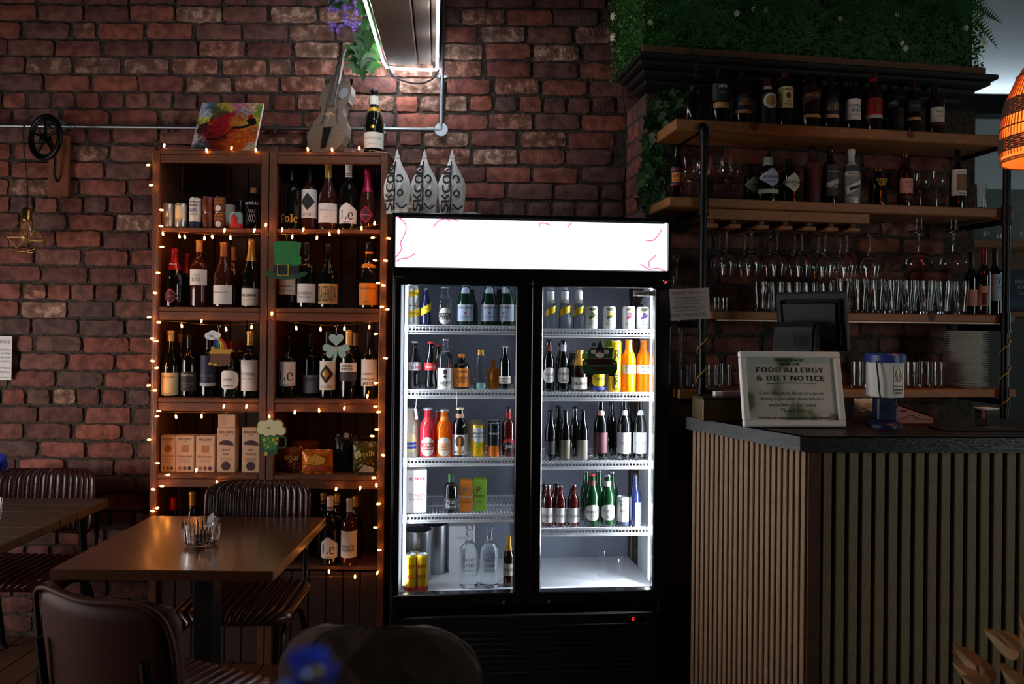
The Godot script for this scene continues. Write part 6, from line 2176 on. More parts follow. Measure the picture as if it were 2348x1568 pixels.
func make_fairy_lights():
	var d := 3.425
	var g := "fairy light strings on the bookcases"
	var strings := [
		["fairy light string running along the top of the bookcases", [[352, 372], [372, 342], [440, 342], [530, 344], [600, 344], [705, 343], [760, 345], [830, 343], [884, 350]], [[377, 334, 1], [473, 345, 0], [531, 340, 1], [586, 344, 0], [705, 342, 0], [761, 343, 0], [824, 340, 1]], 0.02],
		["fairy light string climbing the stile beside the bare brick", [[350, 350], [348, 420], [352, 470], [360, 520], [358, 570], [357, 640], [354, 720], [352, 800], [350, 870], [352, 940], [350, 1000], [352, 1080], [351, 1170]], [[340, 378, 2], [347, 424, 2], [370, 481, 3], [369, 518, 3], [371, 566, 3], [362, 625, 3], [356, 672, 2], [342, 727, 2], [364, 739, 3], [349, 776, 2], [358, 782, 3], [350, 828, 2], [359, 844, 3], [341, 883, 2], [355, 895, 3], [364, 942, 3], [360, 955, 3], [342, 1008, 2], [361, 1062, 3], [385, 1089, 3], [371, 1115, 3], [351, 1122, 2], [360, 1165, 3], [350, 1172, 2]], 0.0],
		["fairy light string swagged under the first cubbies, hat ornament on it", [[362, 530], [420, 532], [480, 537], [540, 539], [600, 537], [650, 537], [700, 536], [760, 530], [820, 522], [868, 514]], [[373, 536, 0], [411, 542, 0], [423, 543, 0], [469, 546, 0], [486, 543, 0], [515, 528, 1], [528, 545, 0], [583, 528, 1], [610, 516, 1], [647, 527, 1], [670, 543, 0], [695, 527, 1], [727, 545, 0], [755, 537, 0], [776, 531, 0], [829, 523, 0], [859, 512, 0]], 0.0],
		["fairy light string swagged under the second cubbies, shamrock ornament on it", [[358, 735], [410, 738], [470, 744], [530, 745], [580, 741], [620, 733], [660, 737], [720, 744], [770, 746], [820, 742], [866, 735]], [[416, 747, 0], [462, 736, 1], [518, 755, 0], [577, 750, 0], [624, 719, 1], [679, 752, 0], [735, 755, 0], [790, 753, 0], [847, 750, 0]], 0.0],
		["fairy light string swagged under the third cubbies, mug ornament on it", [[360, 944], [450, 946], [530, 946], [600, 944], [650, 943], [700, 939], [760, 931], [830, 917], [868, 913]], [[403, 955, 0], [462, 954, 0], [513, 932, 1], [565, 932, 1], [617, 955, 0], [676, 945, 0], [731, 941, 0], [790, 936, 0], [843, 908, 1]], 0.0],
		["fairy light string hung low across the bottom cubbies", [[362, 1087], [400, 1087], [450, 1090], [500, 1096], [560, 1103], [640, 1108], [700, 1115], [770, 1121], [830, 1118], [866, 1113]], [[450, 1078, 1], [498, 1106, 1], [771, 1121, 0], [826, 1119, 1], [862, 1113, 0]], 0.0],
		["fairy light string climbing the stile beside the fridge", [[886, 505], [884, 560], [876, 640], [872, 720], [869, 800], [868, 880], [868, 960], [867, 1040], [866, 1110], [868, 1200], [869, 1290], [867, 1312], [820, 1320], [770, 1322], [720, 1322], [660, 1318]], [[855, 545, 2], [891, 546, 3], [884, 597, 3], [860, 597, 2], [867, 649, 2], [879, 654, 3], [876, 703, 2], [888, 710, 3], [862, 765, 2], [884, 821, 3], [862, 878, 2], [861, 932, 2], [868, 944, 2], [864, 984, 2], [854, 1000, 2], [878, 1043, 3], [857, 1095, 2], [868, 1155, 2], [861, 1209, 2], [870, 1261, 2], [865, 1313, 1], [755, 1310, 1], [814, 1322, 0], [343, 1340, 1]], 0.0]]
	var bm := lathe(vv([0, -0.0175, 0.0028, -0.0165, 0.0043, -0.013, 0.0043, -0.007, 0.0028, 0.0, 0.0, 0.0]), 10)
	for s in strings:
		var o := thing("fairy_lights", s[0], "string lights", Vector3.ZERO, 0, g)
		var path := []
		for p in s[1]:
			path.append(P(p[0], p[1], d + s[3]))
		part(o, "wire", tube(smooth_path(path, 6), 0.0011, 5), "bare_wire")
		for b in s[2]:
			if b[0] == 343:
				continue
			var at := P(b[0], b[1], d + s[3] - 0.004)
			var rot: Vector3 = [Vector3.ZERO, Vector3(0, 0, PI - 0.2), Vector3(0, 0, -PI / 2), Vector3(0, 0, PI / 2)][b[2]]
			var bu := part(o, "bulb", bm, "bulb_warm", at + Basis.from_euler(rot) * Vector3(0, 0.008, 0), rot + Vector3(0.15, 0, 0.12 * sin(b[0])))
			part(bu, "lead", tube([Vector3(0, 0, 0), Vector3(0, 0.012, 0)], 0.0012, 5), "bare_wire")
			omni(o, "fairy_lamp", at, Color(1.0, 0.52, 0.18), 0.0003, 0.004)

# ---------------------------------------------------------------- what stands in the fridge

func carton(label: String, fr: Front, t: float, shelf: float, px: float, ytop: float, wpx: float, m: String, dep: float, lines := [], turn := 0.0, called := "drink_carton") -> Node3D:
	var at := on(fr, px, ytop + 40, t)
	var h := on(fr, px, ytop, t).y - shelf
	var w := wpx * -at.z / F
	var o := thing(called, label, "carton", Vector3(at.x, shelf + 0.0004, at.z - dep * 0.5), fr.yaw + turn)
	part(o, "carton", bbox(w, h, dep, 0.0015), m, Vector3(0, h * 0.5, 0))
	for l in lines:
		part(o, "lettering", words(l[0], h * l[2], w * 0.85, l[4] if l.size() > 4 else "sansbold"), l[3], Vector3(w * (l[5] if l.size() > 5 else 0.0), h * l[1], dep * 0.5 + 0.0006))
	return o

func make_fridge_goods():
	var A := FR
	var g := "drinks in the fridge"
	var L: Array = fr_l
	var R: Array = fr_r
	var t := 0.15
	# behind the first door, top shelf
	var hc: float = on(A, 947, 702, t).y - L[0]
	for k in 2:
		can("drink_can", ["yellow and silver tonic can at the foot of a fridge stack", "yellow and silver tonic can on top of a fridge stack"][k], g, A, t, L[0] + k * (hc + 0.001), 947, 702 - k * 46, 30, "can_silver", [[0.35, 0.95, "can_yellow", "slant", 300], [0.40, 0.85, "", "rect", 150, [["Schweppes", 0.5, 0.28, "ink", "serifitalic"]]]], 0.3)
	bottle("tonic_bottle", "blue tonic bottle with yellow slanted band", g, A, t + 0.01, L[0], 976, 661, 24, "cone", "blue_glass", ["crown", "steel"], [[692, 727, "yellow", "slant", 180], [700, 718, "", "rect", 150, [["Schweppes", 0.55, 0.4, "ink", "serifitalic"]]]])
	bottle("tonic_bottle", "clear soda bottle with oval label on the top fridge shelf", g, A, t, L[0], 1020, 658, 32, "stubby", "water_glass", ["crown", "can_silver"], [[706, 744, "white", "oval", 110], [718, 733, "black", "rect", 100, [["SODA", 0.68, 0.36, "white_print"], ["WATER", 0.25, 0.36, "white_print"]]]])
	for k in 3:
		bottle("water_bottle", "green mineral water bottle with pale blue label on the top fridge shelf", "green water bottles", A, t, L[0], [1067, 1122, 1162][k], 640, 37, "pell", "pellegrino_glass", ["crown", "paleblue"],
			[[699, 737, "white", "rect", 168], [700.5, 735.5, "paleblue", "rect", 160, [["S.PELLEGRINO", 0.84, 0.15, "navy", "sansbold"], ["*", 0.5, 0.18, "red"], ["SPARKLING", 0.25, 0.08, "blue", "serif"]]], [660, 679, "paleblue", "shield", 95]], [0.0, 0.0, -0.5][k])
	# second shelf
	bottle("cola_bottle", "cola bottle with silver label and white cap", g, A, t, L[1], 950, 782, 30, "cola", "black_glass", ["crown", "can_silver"], [[830, 849, "silver_paper", "rect", 300, [["Diet", 0.85, 0.2, "darkgrey", "sans"], ["Coke", 0.45, 0.6, "red", "serifbold"]]]])
	bottle("cola_bottle", "cola bottle with red label and red cap", g, A, t, L[1], 988, 783, 29, "cola", "black_glass", ["crown", "red"], [[831, 849, "red", "rect", 300, [["Coca-Cola", 0.5, 0.5, "white", "serifitalic"]]]])
	bottle("cola_bottle", "second red cap cola bottle further back on the shelf", g, A, t + 0.08, L[1], 1005, 790, 27, "cola", "black_glass", ["crown", "red"], [[831, 849, "red", "rect", 300]])
	bottle("soda_bottle", "clear soda bottle with ice cream cone on a grey white label", g, A, t - 0.01, L[1], 1021, 777, 34, "tall", "water_glass", ["crown", "steel"], [[843, 892, "white", "rect", 165, [["SiPPY", 0.32, 0.17, "ink", "sansbold"], ["VANILLA", 0.2, 0.05, "ink"]]], [857, 868, "ink", "diamond", 26], [846, 858, "ink", "oval", 28]])
	bottle("rum_bottle", "squat brown bottle with orange label and ring cap", g, A, t, L[1], 1058.5, 812, 36, "squat", "brown_glass", ["stopper", "orange", 0.9], [[844, 886, "orange", "rect", 165, [["BUNDABERG", 0.82, 0.12, "ink", "sansbold"], ["GINGER", 0.5, 0.14, "brown", "sansbold"], ["BEER", 0.3, 0.14, "brown", "sansbold"]]]])
	bottle("water_bottle", "clear teardrop water bottle with gold collar", g, A, t, L[1], 1102, 800, 31, "cone", "water_glass", ["foil", "gold_paper", 0.16], [[876, 893, "teal", "oval", 90]])
	bottle("beer_glass_bottle", "amber ale bottle behind the clear teardrop bottle", g, A, t + 0.05, L[1], 1131, 826, 28, "carafe", "gold_drink", [], [])
	bottle("soda_bottle", "dark burdock bottle with cream label near the door edge", g, A, t, L[1], 1157.5, 793, 26, "stubby", "black_glass", ["crown", "can_silver"], [[862, 879, "offwhite", "rect", 160, [["DANDELION", 0.68, 0.3, "ink", "sansbold"], ["BURDOCK", 0.28, 0.3, "ink", "sansbold"]]]])
	# third shelf
	bottle("lemonade_bottle", "cloudy white lemonade bottle with blue and yellow label", g, A, t, L[2], 941, 935, 36, "stubby", "cream_drink", ["crown", "can_silver"], [[990, 1035, "cream", "oval", 110], [1012, 1026, "blue", "rect", 100, [["LEMONADE", 0.5, 0.4, "white_print"]]]])
	bottle("lemonade_bottle", "pink rose lemonade bottle with oval label", g, A, t, L[2], 981, 935, 36, "stubby", "pink_drink", ["crown", "can_silver"], [[955, 970, "red", "oval", 120], [1000, 1043, "offwhite", "oval", 110], [1013, 1029, "red", "rect", 100, [["ROSE", 0.7, 0.35, "white_print"], ["LEMONADE", 0.3, 0.35, "white_print"]]]])
	bottle("lemonade_bottle", "orange soda bottle with oval label", g, A, t, L[2], 1018.5, 938, 36, "stubby", "orange_drink", ["crown", "can_silver"], [[953, 972, "orange", "oval", 120], [1000, 1043, "offwhite", "oval", 110], [1014, 1030, "orange", "rect", 100, [["MANDARIN", 0.7, 0.35, "white_print"], ["ORANGE", 0.3, 0.35, "white_print"]]]])
	bottle("cola_bottle", "dark craft cola bottle with black and white figure label", g, A, t, L[2], 1054.5, 932, 34, "stubby", "black_glass", ["foil", "cream", 0.06], [[947, 966, "peach", "rect", 200], [995, 1041, "white", "rect", 165, [["KOLA", 0.15, 0.14, "ink"]]], [998, 1022, "ink", "shield", 70], [1001, 1040, "orange", "rect", 18]])
	can("drink_can", "yellow lemon drink can on the third fridge shelf", g, A, t, L[2], 1096.5, 972, 32, "can_yellow", [[0.45, 0.92, "silver_paper", "oval", 150], [0.45, 0.92, "", "rect", 150, [["S.PELLEGRINO", 0.6, 0.16, "navy"], ["LIMONATA", 0.35, 0.14, "ink", "serif"]]], [0.33, 0.42, "lime", "oval", 60]])
	can("drink_can", "dark orange can next to the yellow lemon can", g, A, t, L[2], 1133, 970, 30, "can_dark", [[0.0, 0.35, "can_orange", "wave", 300], [0.5, 0.9, "", "rect", 150, [["ARANCIATA", 0.5, 0.2, "silver_paper"]]]])
	for k in 2:
		can("drink_can", ["yellow can standing behind the yellow lemon can", "black can standing behind the dark orange can"][k], g, A, t + 0.08, L[2], 1092 + k * 40, 964, 28, ["can_yellow", "can_dark"][k])
	bottle("juice_bottle", "red brown fruit juice bottle with round black emblem", g, A, t, L[2], 1165.5, 932, 27, "tall", "red_drink", ["crown", "black"], [[944, 966, "red", "rect", 250], [1004, 1030, "red", "oval", 130], [1012, 1033, "black", "oval", 110, [["J2O", 0.5, 0.4, "white_print"]]]])
	# fourth shelf
	carton("white ten pack carton with pink print on the fourth fridge shelf", A, t - 0.02, L[3], 950, 1078, 46, "white", 0.10, [["10 PACK", 0.80, 0.07, "pinkred"], ["Dream", 0.42, 0.09, "red", "serifitalic"], ["fruit drink", 0.32, 0.05, "ink", "serif"]], 0.12)
	bottle("squash_bottle", "small dark bottle with round green cap", g, A, t, L[3], 1034, 1085, 31, "squat", "black_glass", ["stopper", "darkgreen", 0.74], [[1140, 1165, "ink", "rect", 160, [["Fruit", 0.7, 0.3, "white_print", "serifitalic"], ["Shoot", 0.3, 0.3, "white_print", "serifitalic"]]]])
	carton("orange juice carton with brown top on the fourth fridge shelf", A, t, L[3], 1067.5, 1103, 29, "orange", 0.06, [["P", 0.68, 0.2, "grey", "sansbold", -0.12], ["PRINCES", 0.48, 0.09, "white_print"], ["orange", 0.3, 0.06, "brown"]])
	carton("green apple juice carton on the fourth fridge shelf", A, t, L[3], 1099, 1099, 29, "lime", 0.06, [["P", 0.68, 0.2, "brown", "sansbold", -0.12], ["PRINCES", 0.48, 0.09, "brown"], ["apple", 0.3, 0.06, "darkgreen"]])
	# floor behind the first door
	var fl := fr_floor
	for k in 2:
		var px: float = [958.0, 996.0][k]
		var dz: float = [0.24, 0.34][k]
		var at := on(A, px, 1250, dz)
		var h: float = on(A, px, [1213.0, 1200.0][k], dz).y - fl
		var r: float = [32.0, 30.0][k] * -at.z / F
		var o := thing("steel_canister", ["brushed steel wine cooler behind the yellow cans", "brushed steel wine cooler beside the white box"][k], "canister", Vector3(at.x, fl + 0.0004, at.z), A.yaw, "steel wine coolers in the fridge")
		part(o, "canister_wall", lathe([Vector2(0, 0.002), Vector2(r * 0.96, 0.0), Vector2(r, 0.006), Vector2(r, h), Vector2(r - 0.003, h), Vector2(r - 0.003, 0.008), Vector2(0, 0.008)], 36), "brushed")
	carton("tall white box with grey picture standing on the fridge floor", A, 0.30, fl, 1058, 1206, 60, "fridge_white", 0.06, [["KNIVES", 0.75, 0.05, "grey", "sans"], ["kitchen tools", 0.2, 0.025, "grey", "sans"], ["dishwasher safe", 0.15, 0.025, "grey", "sans"]], 0.0, "white_box")
	for k in 2:
		can("drink_can", ["yellow and red beer can near the fridge corner", "yellow beer can beside the clear water bottle"][k], g, A, [0.10, 0.105][k], fl, [941, 968][k], 1270, 27, "can_yellow", [[0.0, 0.12, "red", "wave", 300], [0.2, 0.9, "", "rect", 100, [["SOL", 0.3, 0.2, "red", "serifbold"], ["RIO", 0.7, 0.15, "red", "sansbold"]]]])
	can("drink_can", "yellow beer can standing behind two yellow cans", g, A, 0.152, fl, 950, 1266, 25, "can_yellow")
	for k in 2:
		bottle("water_bottle", ["clear carafe bottle with black print beside the white box", "clear carafe bottle with black print beside the amber beer"][k], "clear carafe bottles", A, 0.13, fl, [1075.5, 1122.5][k], 1207, 42, "carafe", "water_glass", [], [[1270, 1310, "", "rect", 110, [["THIRST", 0.8, 0.2, "ink", "sans"], ["LAND", 0.5, 0.2, "ink", "sans"], ["still water", 0.22, 0.12, "ink", "serif"]]]])
	bottle("beer_bottle", "amber beer bottle with cream label on the fridge floor", g, A, 0.13, fl, 1166, 1226, 24, "beer", "amber_glass", ["foil", "gold_paper", 0.3], [[1289, 1316, "offwhite", "rect", 165, [["Modelo", 0.5, 0.34, "navy", "serifbold"]]]])
	# behind the second door, top shelf
	for k in 3:
		bottle("tonic_bottle", "slim clear tonic bottle with slanted yellow band", "slim tonic bottles behind the second door", A, t, R[0], [1263, 1295, 1327][k], [661, 661, 664][k], [27, 28, 26][k], "cone", "water_glass", ["crown", "can_silver"], [[697, 727, "can_yellow", "slant", 170], [703, 719, "", "rect", 150, [["Schweppes", 0.5, 0.45, "ink", "serifitalic"]]], [668, 696, "white", "rect", 170]])
	for k in 4:
		can("drink_can", ["slim white can with dark leaf print beside the tonic bottles", "slim white can with leaf print and yellow moon", "slim white can with a red bird", "slim white can with a lilac bird at the lit edge"][k], g, A, t, R[0], [1356, 1397, 1442, 1474][k], [703, 703, 703, 704][k], 29, "can_white",
			[[0.45, 0.7, ["olive", "olive", "pinkred", "purple"][k], "slant", 60], [0.62, 0.75, ["olive", "yellow", "pinkred", "purple"][k], "oval", 30], [0.1, 0.4, "", "rect", 150, [["GIN & TONIC", 0.5, 0.2, "olive", "serif"], ["WILD", 0.9, 0.2, "olive", "serif"]]], [0.8, 0.95, "olive", "wave", 60]])
	# second shelf
	bottle("beer_bottle", "dark beer bottle with red collar and oval label", g, A, t, R[1], 1258.5, 778, 26, "beer", "black_glass", ["crown", "foil_black"], [[791, 812, "darkred", "rect", 250], [842, 877, "white", "oval", 150, [["PERONI", 0.55, 0.16, "navy", "serifbold"], ["ROMA", 0.3, 0.08, "navy", "serif"]]]])
	bottle("beer_bottle", "dark alcohol free beer bottle with pale collar", g, A, t, R[1], 1291.5, 780, 27, "beer", "black_glass", ["crown", "foil_black"], [[790, 810, "silver_paper", "rect", 250], [842, 878, "white", "shield", 150, [["PERONI", 0.6, 0.16, "navy", "serifbold"], ["0.0", 0.2, 0.14, "navy", "serifbold"]]]])
	bottle("beer_bottle", "dark beer bottle behind the alcohol free bottle", g, A, t + 0.08, R[1], 1284, 786, 22, "beer", "black_glass", ["crown", "foil_black"])
	bottle("beer_bottle", "stout amber bottle with gold neck foil and cream label", g, A, t, R[1], 1328.5, 800, 36, "stubby", "amber_glass", ["foil", "gold_paper", 0.38], [[864, 891, "offwhite", "rect", 165, [["Modelo", 0.5, 0.4, "navy", "serifbold"]]]])
	bottle("beer_bottle", "clear beer bottle with yellow and blue label under the truck ornament", g, A, t, R[1], 1372, 800, 30, "beer", "amber_glass", ["crown", "gold"], [[855, 885, "yellow", "shield", 160, [["Carib", 0.62, 0.4, "navy", "serifbold"]]], [886, 893, "blue", "rect", 170]])
	can("drink_can", "tall bright yellow can with boxed black letter", g, A, t, R[1], 1409, 781, 31, "can_yellow", [[0.06, 0.34, "black", "rect", 62], [0.08, 0.32, "can_yellow", "rect", 50, [["R", 0.6, 0.62, "black"]]], [0.55, 0.85, "", "rect", 70, [["R", 0.6, 0.62, "black"]]]], 0.25)
	for k in 2:
		bottle("juice_bottle", ["bright orange drink in a ridged clear bottle beside the yellow can", "bright orange drink in a ridged clear bottle at the lit edge"][k], "bright orange drink bottles", A, t, R[1], [1441.5, 1476][k], 776, 33, "stubby", "juice_drink", ["foil", "clear_bottle", 0.26], [[836, 856, "offwhite", "rect", 150, [["NOAM", 0.75, 0.28, "ink", "serif"], ["bavarian", 0.3, 0.15, "ink", "serif"]]]])
	# third shelf
	for k in 3:
		bottle("beer_bottle", ["slim dark beer bottle without label beside the door mullion", "slim dark beer bottle with gold brown label", "slim dark beer bottle with silver brown label"][k], g, A, t, R[2], [1262, 1296, 1336][k], [940, 939, 938][k], [26, 26, 27][k], "beer", "black_glass", ["crown", "foil_black"], [[[1010, 1040, "ink", "rect", 160], [1007, 1051, "bronze_label", "rect", 165], [1007, 1052, "pewter_label", "rect", 165]][k]])
	bottle("beer_bottle", "large dark bottle with purple red label and vertical print", g, A, t, R[2], 1377, 915, 32, "beer", "black_glass", ["crown", "foil_black"], [[990, 1037, "maroon", "rect", 170], [940, 957, "peach", "oval", 120]])
	for k in 2:
		bottle("beer_bottle", ["large dark bottle with silver label next to the purple red label", "large dark bottle with bright silver label at the lit edge"][k], g, A, t, R[2], [1431, 1467][k], [915, 914][k], 31, "beer", "black_glass", ["crown", "foil_black"], [[990, 1038, "silver_paper", "rect", 165, [["Hawkstone", 0.5, 0.16, "grey", "sansbold"]]], [939, 957, "silver_paper", "oval", 100]])
	for k in 4:
		bottle("beer_bottle", "dark beer bottle in the back row of the third fridge shelf", "dark bottles in the back row", A, t + 0.09, R[2], [1280, 1318, 1402, 1446][k], [930, 932, 917, 917][k], 24, "beer", "black_glass", ["crown", "foil_black"])
	# fourth shelf
	for k in 3:
		bottle("cider_bottle", ["small red cider bottle beside the door mullion", "small red cider bottle in the middle of three", "small red cider bottle beside the green beer"][k], "small red cider bottles", A, t, R[3], [1256, 1284, 1314][k], [1110, 1112, 1109][k], 27, "stubby", "red_drink", ["crown", "steel"], [[1162, 1195, "white", "rect", 165, [["Briska", 0.45, 0.3, "ink", "serifitalic"]]], [1122, 1138, "darkred", "rect", 220]])
	for k in 2:
		bottle("cider_bottle", "small red cider bottle in the back row", "small red cider bottles", A, t + 0.075, R[3], [1247, 1274][k], 1104, 24, "stubby", "red_drink", ["crown", "steel"])
	bottle("beer_bottle", "green beer bottle with red collar and oval label", g, A, t, R[3], 1357, 1086, 33, "beer", "peroni_glass", ["crown", "foil_red"], [[1101, 1119, "darkred", "rect", 250], [1154, 1190, "white", "oval", 150, [["PERONI", 0.55, 0.17, "navy", "serifbold"], ["ROMA", 0.3, 0.07, "navy", "serif"]]]])
	bottle("beer_bottle", "green alcohol free beer bottle with white collar", g, A, t, R[3], 1393, 1088, 31, "beer", "peroni_glass", ["crown", "steel"], [[1102, 1121, "white", "rect", 250], [1154, 1189, "white", "shield", 150, [["PERONI", 0.6, 0.17, "navy", "serifbold"], ["0.0", 0.22, 0.16, "navy", "serifbold"]]]])
	for q in [[952, 940, 30, "stubby", "cream_drink", L[2], "cloudy lemonade bottle in the back row"], [1002, 940, 28, "stubby", "pink_drink", L[2], "pink lemonade bottle in the back row"], [1162, 938, 24, "tall", "red_drink", L[2], "red brown juice bottle in the back row"], [1312, 806, 28, "stubby", "amber_glass", R[1], "amber beer bottle in the back row of the second shelf"], [1346, 806, 28, "stubby", "amber_glass", R[1], "amber beer bottle behind the truck ornament"], [1080, 664, 32, "pell", "pellegrino_glass", L[0], "green water bottle in the back row"], [1146, 662, 32, "pell", "pellegrino_glass", L[0], "green water bottle behind two others"]]:
		bottle("back_row_bottle", q[6], g, A, t + 0.10, q[5], q[0], q[1], q[2], q[3], q[4], ["crown", "steel"])
	for k in 3:
		bottle("beer_bottle", "green beer bottle in the back row of the fourth fridge shelf", "green bottles in the back row", A, t + 0.085, R[3], [1344, 1373, 1404][k], [1078, 1077, 1080][k], 27, "beer", "peroni_glass", ["crown", "steel"])
	can("drink_can", "white gin can with blue print on the fourth fridge shelf", g, A, t, R[3], 1428, 1138, 28, "can_white", [[0.0, 0.14, "navy", "arch", 200], [0.2, 0.95, "", "rect", 150, [["PORTOBELLO", 0.88, 0.09, "navy", "serifbold"], ["ROAD", 0.74, 0.09, "navy", "serifbold"], ["GIN", 0.45, 0.14, "navy", "serifbold"]]]])
	bottle("beer_bottle", "slim dark blue beer bottle at the lit edge of the fourth shelf", g, A, t, R[3], 1456, 1087, 28, "beer", "blue_glass", ["crown", "foil_black"], [[1150, 1204, "silver_paper", "rect", 120]], 0.9)
	var at := on(A, 1400, 1290, 0.20)
	var tub := thing("clear_tub", "empty clear plastic tub on the fridge floor", "tub", Vector3(at.x, fl + 0.0004, at.z), A.yaw)
	part(tub, "tub_wall", lathe(vv([0, 0.002, 0.05, 0.002, 0.056, 0.008, 0.060, 0.10, 0.063, 0.102]), 32), "glassware")
	for k in 2:
		var hp := on(A, [953.0, 1046.0][k], [904.0, 906.0][k], 0.088)
		var tg := thing("hanging_tag", ["white tag on a string hanging over the lemonade bottles", "white string hanging over the dark craft cola"][k], "tag", hp, A.yaw)
		part(tg, "string", tube(smooth_path([Vector3(0, 0.012, 0), Vector3(0.004, -0.02, 0.001), Vector3(0.001, -0.06, 0)], 5), 0.0012, 5), "white")
		if k == 0:
			part(tg, "tag", bbox(0.010, 0.045, 0.001, 0.0003), "white", Vector3(0.003, -0.082, 0), Vector3(0, 0, 0.12))
	# patterned bags standing on top of the fridge
	var top := fp(1215, 493).y
	for k in 3:
		var px: float = [911.0, 973.0, 1036.0][k]
		var bt := on(A, px, 420, 0.07)
		var h: float = on(A, px, 352, 0.07).y - top
		var w: float = [64.0, 62.0, 64.0][k] * -bt.z / F
		var o := thing("snack_bag", ["white snack bag with black bubble print beside the bookcase stile", "white snack bag with black bubble print between two others", "white snack bag with black bubble print beside a flat silver packet"][k], "bag", Vector3(bt.x, top + 0.003, bt.z), A.yaw + [-0.25, -0.1, -0.05][k], "patterned snack bags")
		part(o, "bag", pillow(w, h * 0.96, 0.06, 60 + k, 0.16), "white")
		part(o, "crimp", slab([Vector2(-w * 0.09, h * 0.90), Vector2(w * 0.08, h * 0.92), Vector2(w * 0.01, h * 1.06), Vector2(-w * 0.05, h * 1.0)], 0.003), "white", Vector3(0, 0, 0.002))
		for i in 5:
			part(o, "lettering", words("SKCON"[i], 0.036, 0.0, "sansbold", 0.0, 0.036), "black", Vector3(-w * (0.24 - 0.022 * i), h * (0.10 + 0.15 * i), 0.0265 + 0.005 * sin(i * 0.75)), Vector3(0, -0.35, PI / 2))
		for q in [[0.15, 0.56, 0.013], [0.18, 0.33, 0.011]]:
			var ring := []
			for i in 18:
				ring.append(Vector3(w * q[0] + cos(TAU * i / 18) * q[2], h * q[1] + sin(TAU * i / 18) * q[2] * 1.1, 0.026))
			part(o, "print_ring", tube(ring, 0.0030, 6, true), "black", Vector3.ZERO)
		part(o, "print_line", tube(smooth_path([Vector3(-w * 0.06, 0.01, 0.029), Vector3(-w * 0.02, h * 0.3, 0.031), Vector3(-w * 0.04, h * 0.6, 0.030), Vector3(-w * 0.01, h * 0.84, 0.022)], 6), 0.003, 6), "black")
		part(o, "print_line", tube(smooth_path([Vector3(w * 0.04, h * 0.16, 0.030), Vector3(w * 0.22, h * 0.08, 0.027), Vector3(w * 0.40, h * 0.14, 0.017)], 6), 0.0035, 6), "black")
	var fb := on(A, 1078, 480, 0.12)
	var sp := thing("flat_packet", "flat silver packet lying behind the snack bags", "packet", Vector3(fb.x, top + 0.006, fb.z), A.yaw)
	part(sp, "packet", pillow(0.12, 0.07, 0.014, 91), "bag_silver", Vector3(0, 0.004, 0.035), Vector3(-PI / 2 + 0.1, 0, 0))

# ---------------------------------------------------------------- what stands on the shelving and on the bar

func glassware(kind: String, label: String, group: String, at: Vector3, high: float, rad: float, turn := 0.0, upside := false) -> Node3D:
	var o := thing(kind, label, "glass", at, turn, group)
	var m: ArrayMesh
	var th := 0.0011
	match kind:
		"wine_glass":
			m = lathe(vv([0, 0, rad * 0.85, 0.0, rad * 0.85, 0.0015, rad * 0.5, 0.004, 0.006, 0.010, 0.0038, 0.02, 0.0034, high * 0.42, 0.012, high * 0.47, rad * 0.72, high * 0.56, rad * 0.98, high * 0.68, rad, high * 0.76, rad * 0.9, high * 0.9, rad * 0.82, high, rad * 0.82 - th, high, rad * 0.9 - th, high * 0.9, rad - th, high * 0.76, rad * 0.98 - th, high * 0.68, rad * 0.72 - th, high * 0.57, 0.010, high * 0.485, 0, high * 0.478]), 28)
		"coupe_glass":
			m = lathe(vv([0, 0, rad * 0.8, 0.0, rad * 0.8, 0.0015, rad * 0.4, 0.004, 0.006, 0.010, 0.0038, 0.02, 0.0034, high * 0.62, 0.012, high * 0.66, rad * 0.7, high * 0.74, rad * 0.98, high * 0.88, rad, high, rad - th, high, rad * 0.98 - th, high * 0.88, rad * 0.7 - th, high * 0.75, 0.010, high * 0.68, 0, high * 0.675]), 28)
		"pint_glass":
			m = lathe(vv([0, 0.003, rad * 0.62, 0.003, rad * 0.66, 0.0, rad * 0.70, 0.004, rad * 0.72, high * 0.3, rad * 0.84, high * 0.55, rad * 1.0, high * 0.72, rad * 0.99, high * 0.82, rad * 0.94, high, rad * 0.89, high, rad * 0.93, high * 0.8, rad * 0.78, high * 0.55, rad * 0.66, high * 0.3, rad * 0.60, 0.014, 0, 0.012]), 26)
		_:
			m = lathe(vv([0, 0.001, rad * 0.9, 0.0, rad * 0.96, 0.006, rad, high, rad * 0.95, high, rad * 0.88, 0.012, 0, 0.012]), 26)
	var b := part(o, "bowl", m, "crystal")
	if upside:
		b.rotation.x = PI
	return o

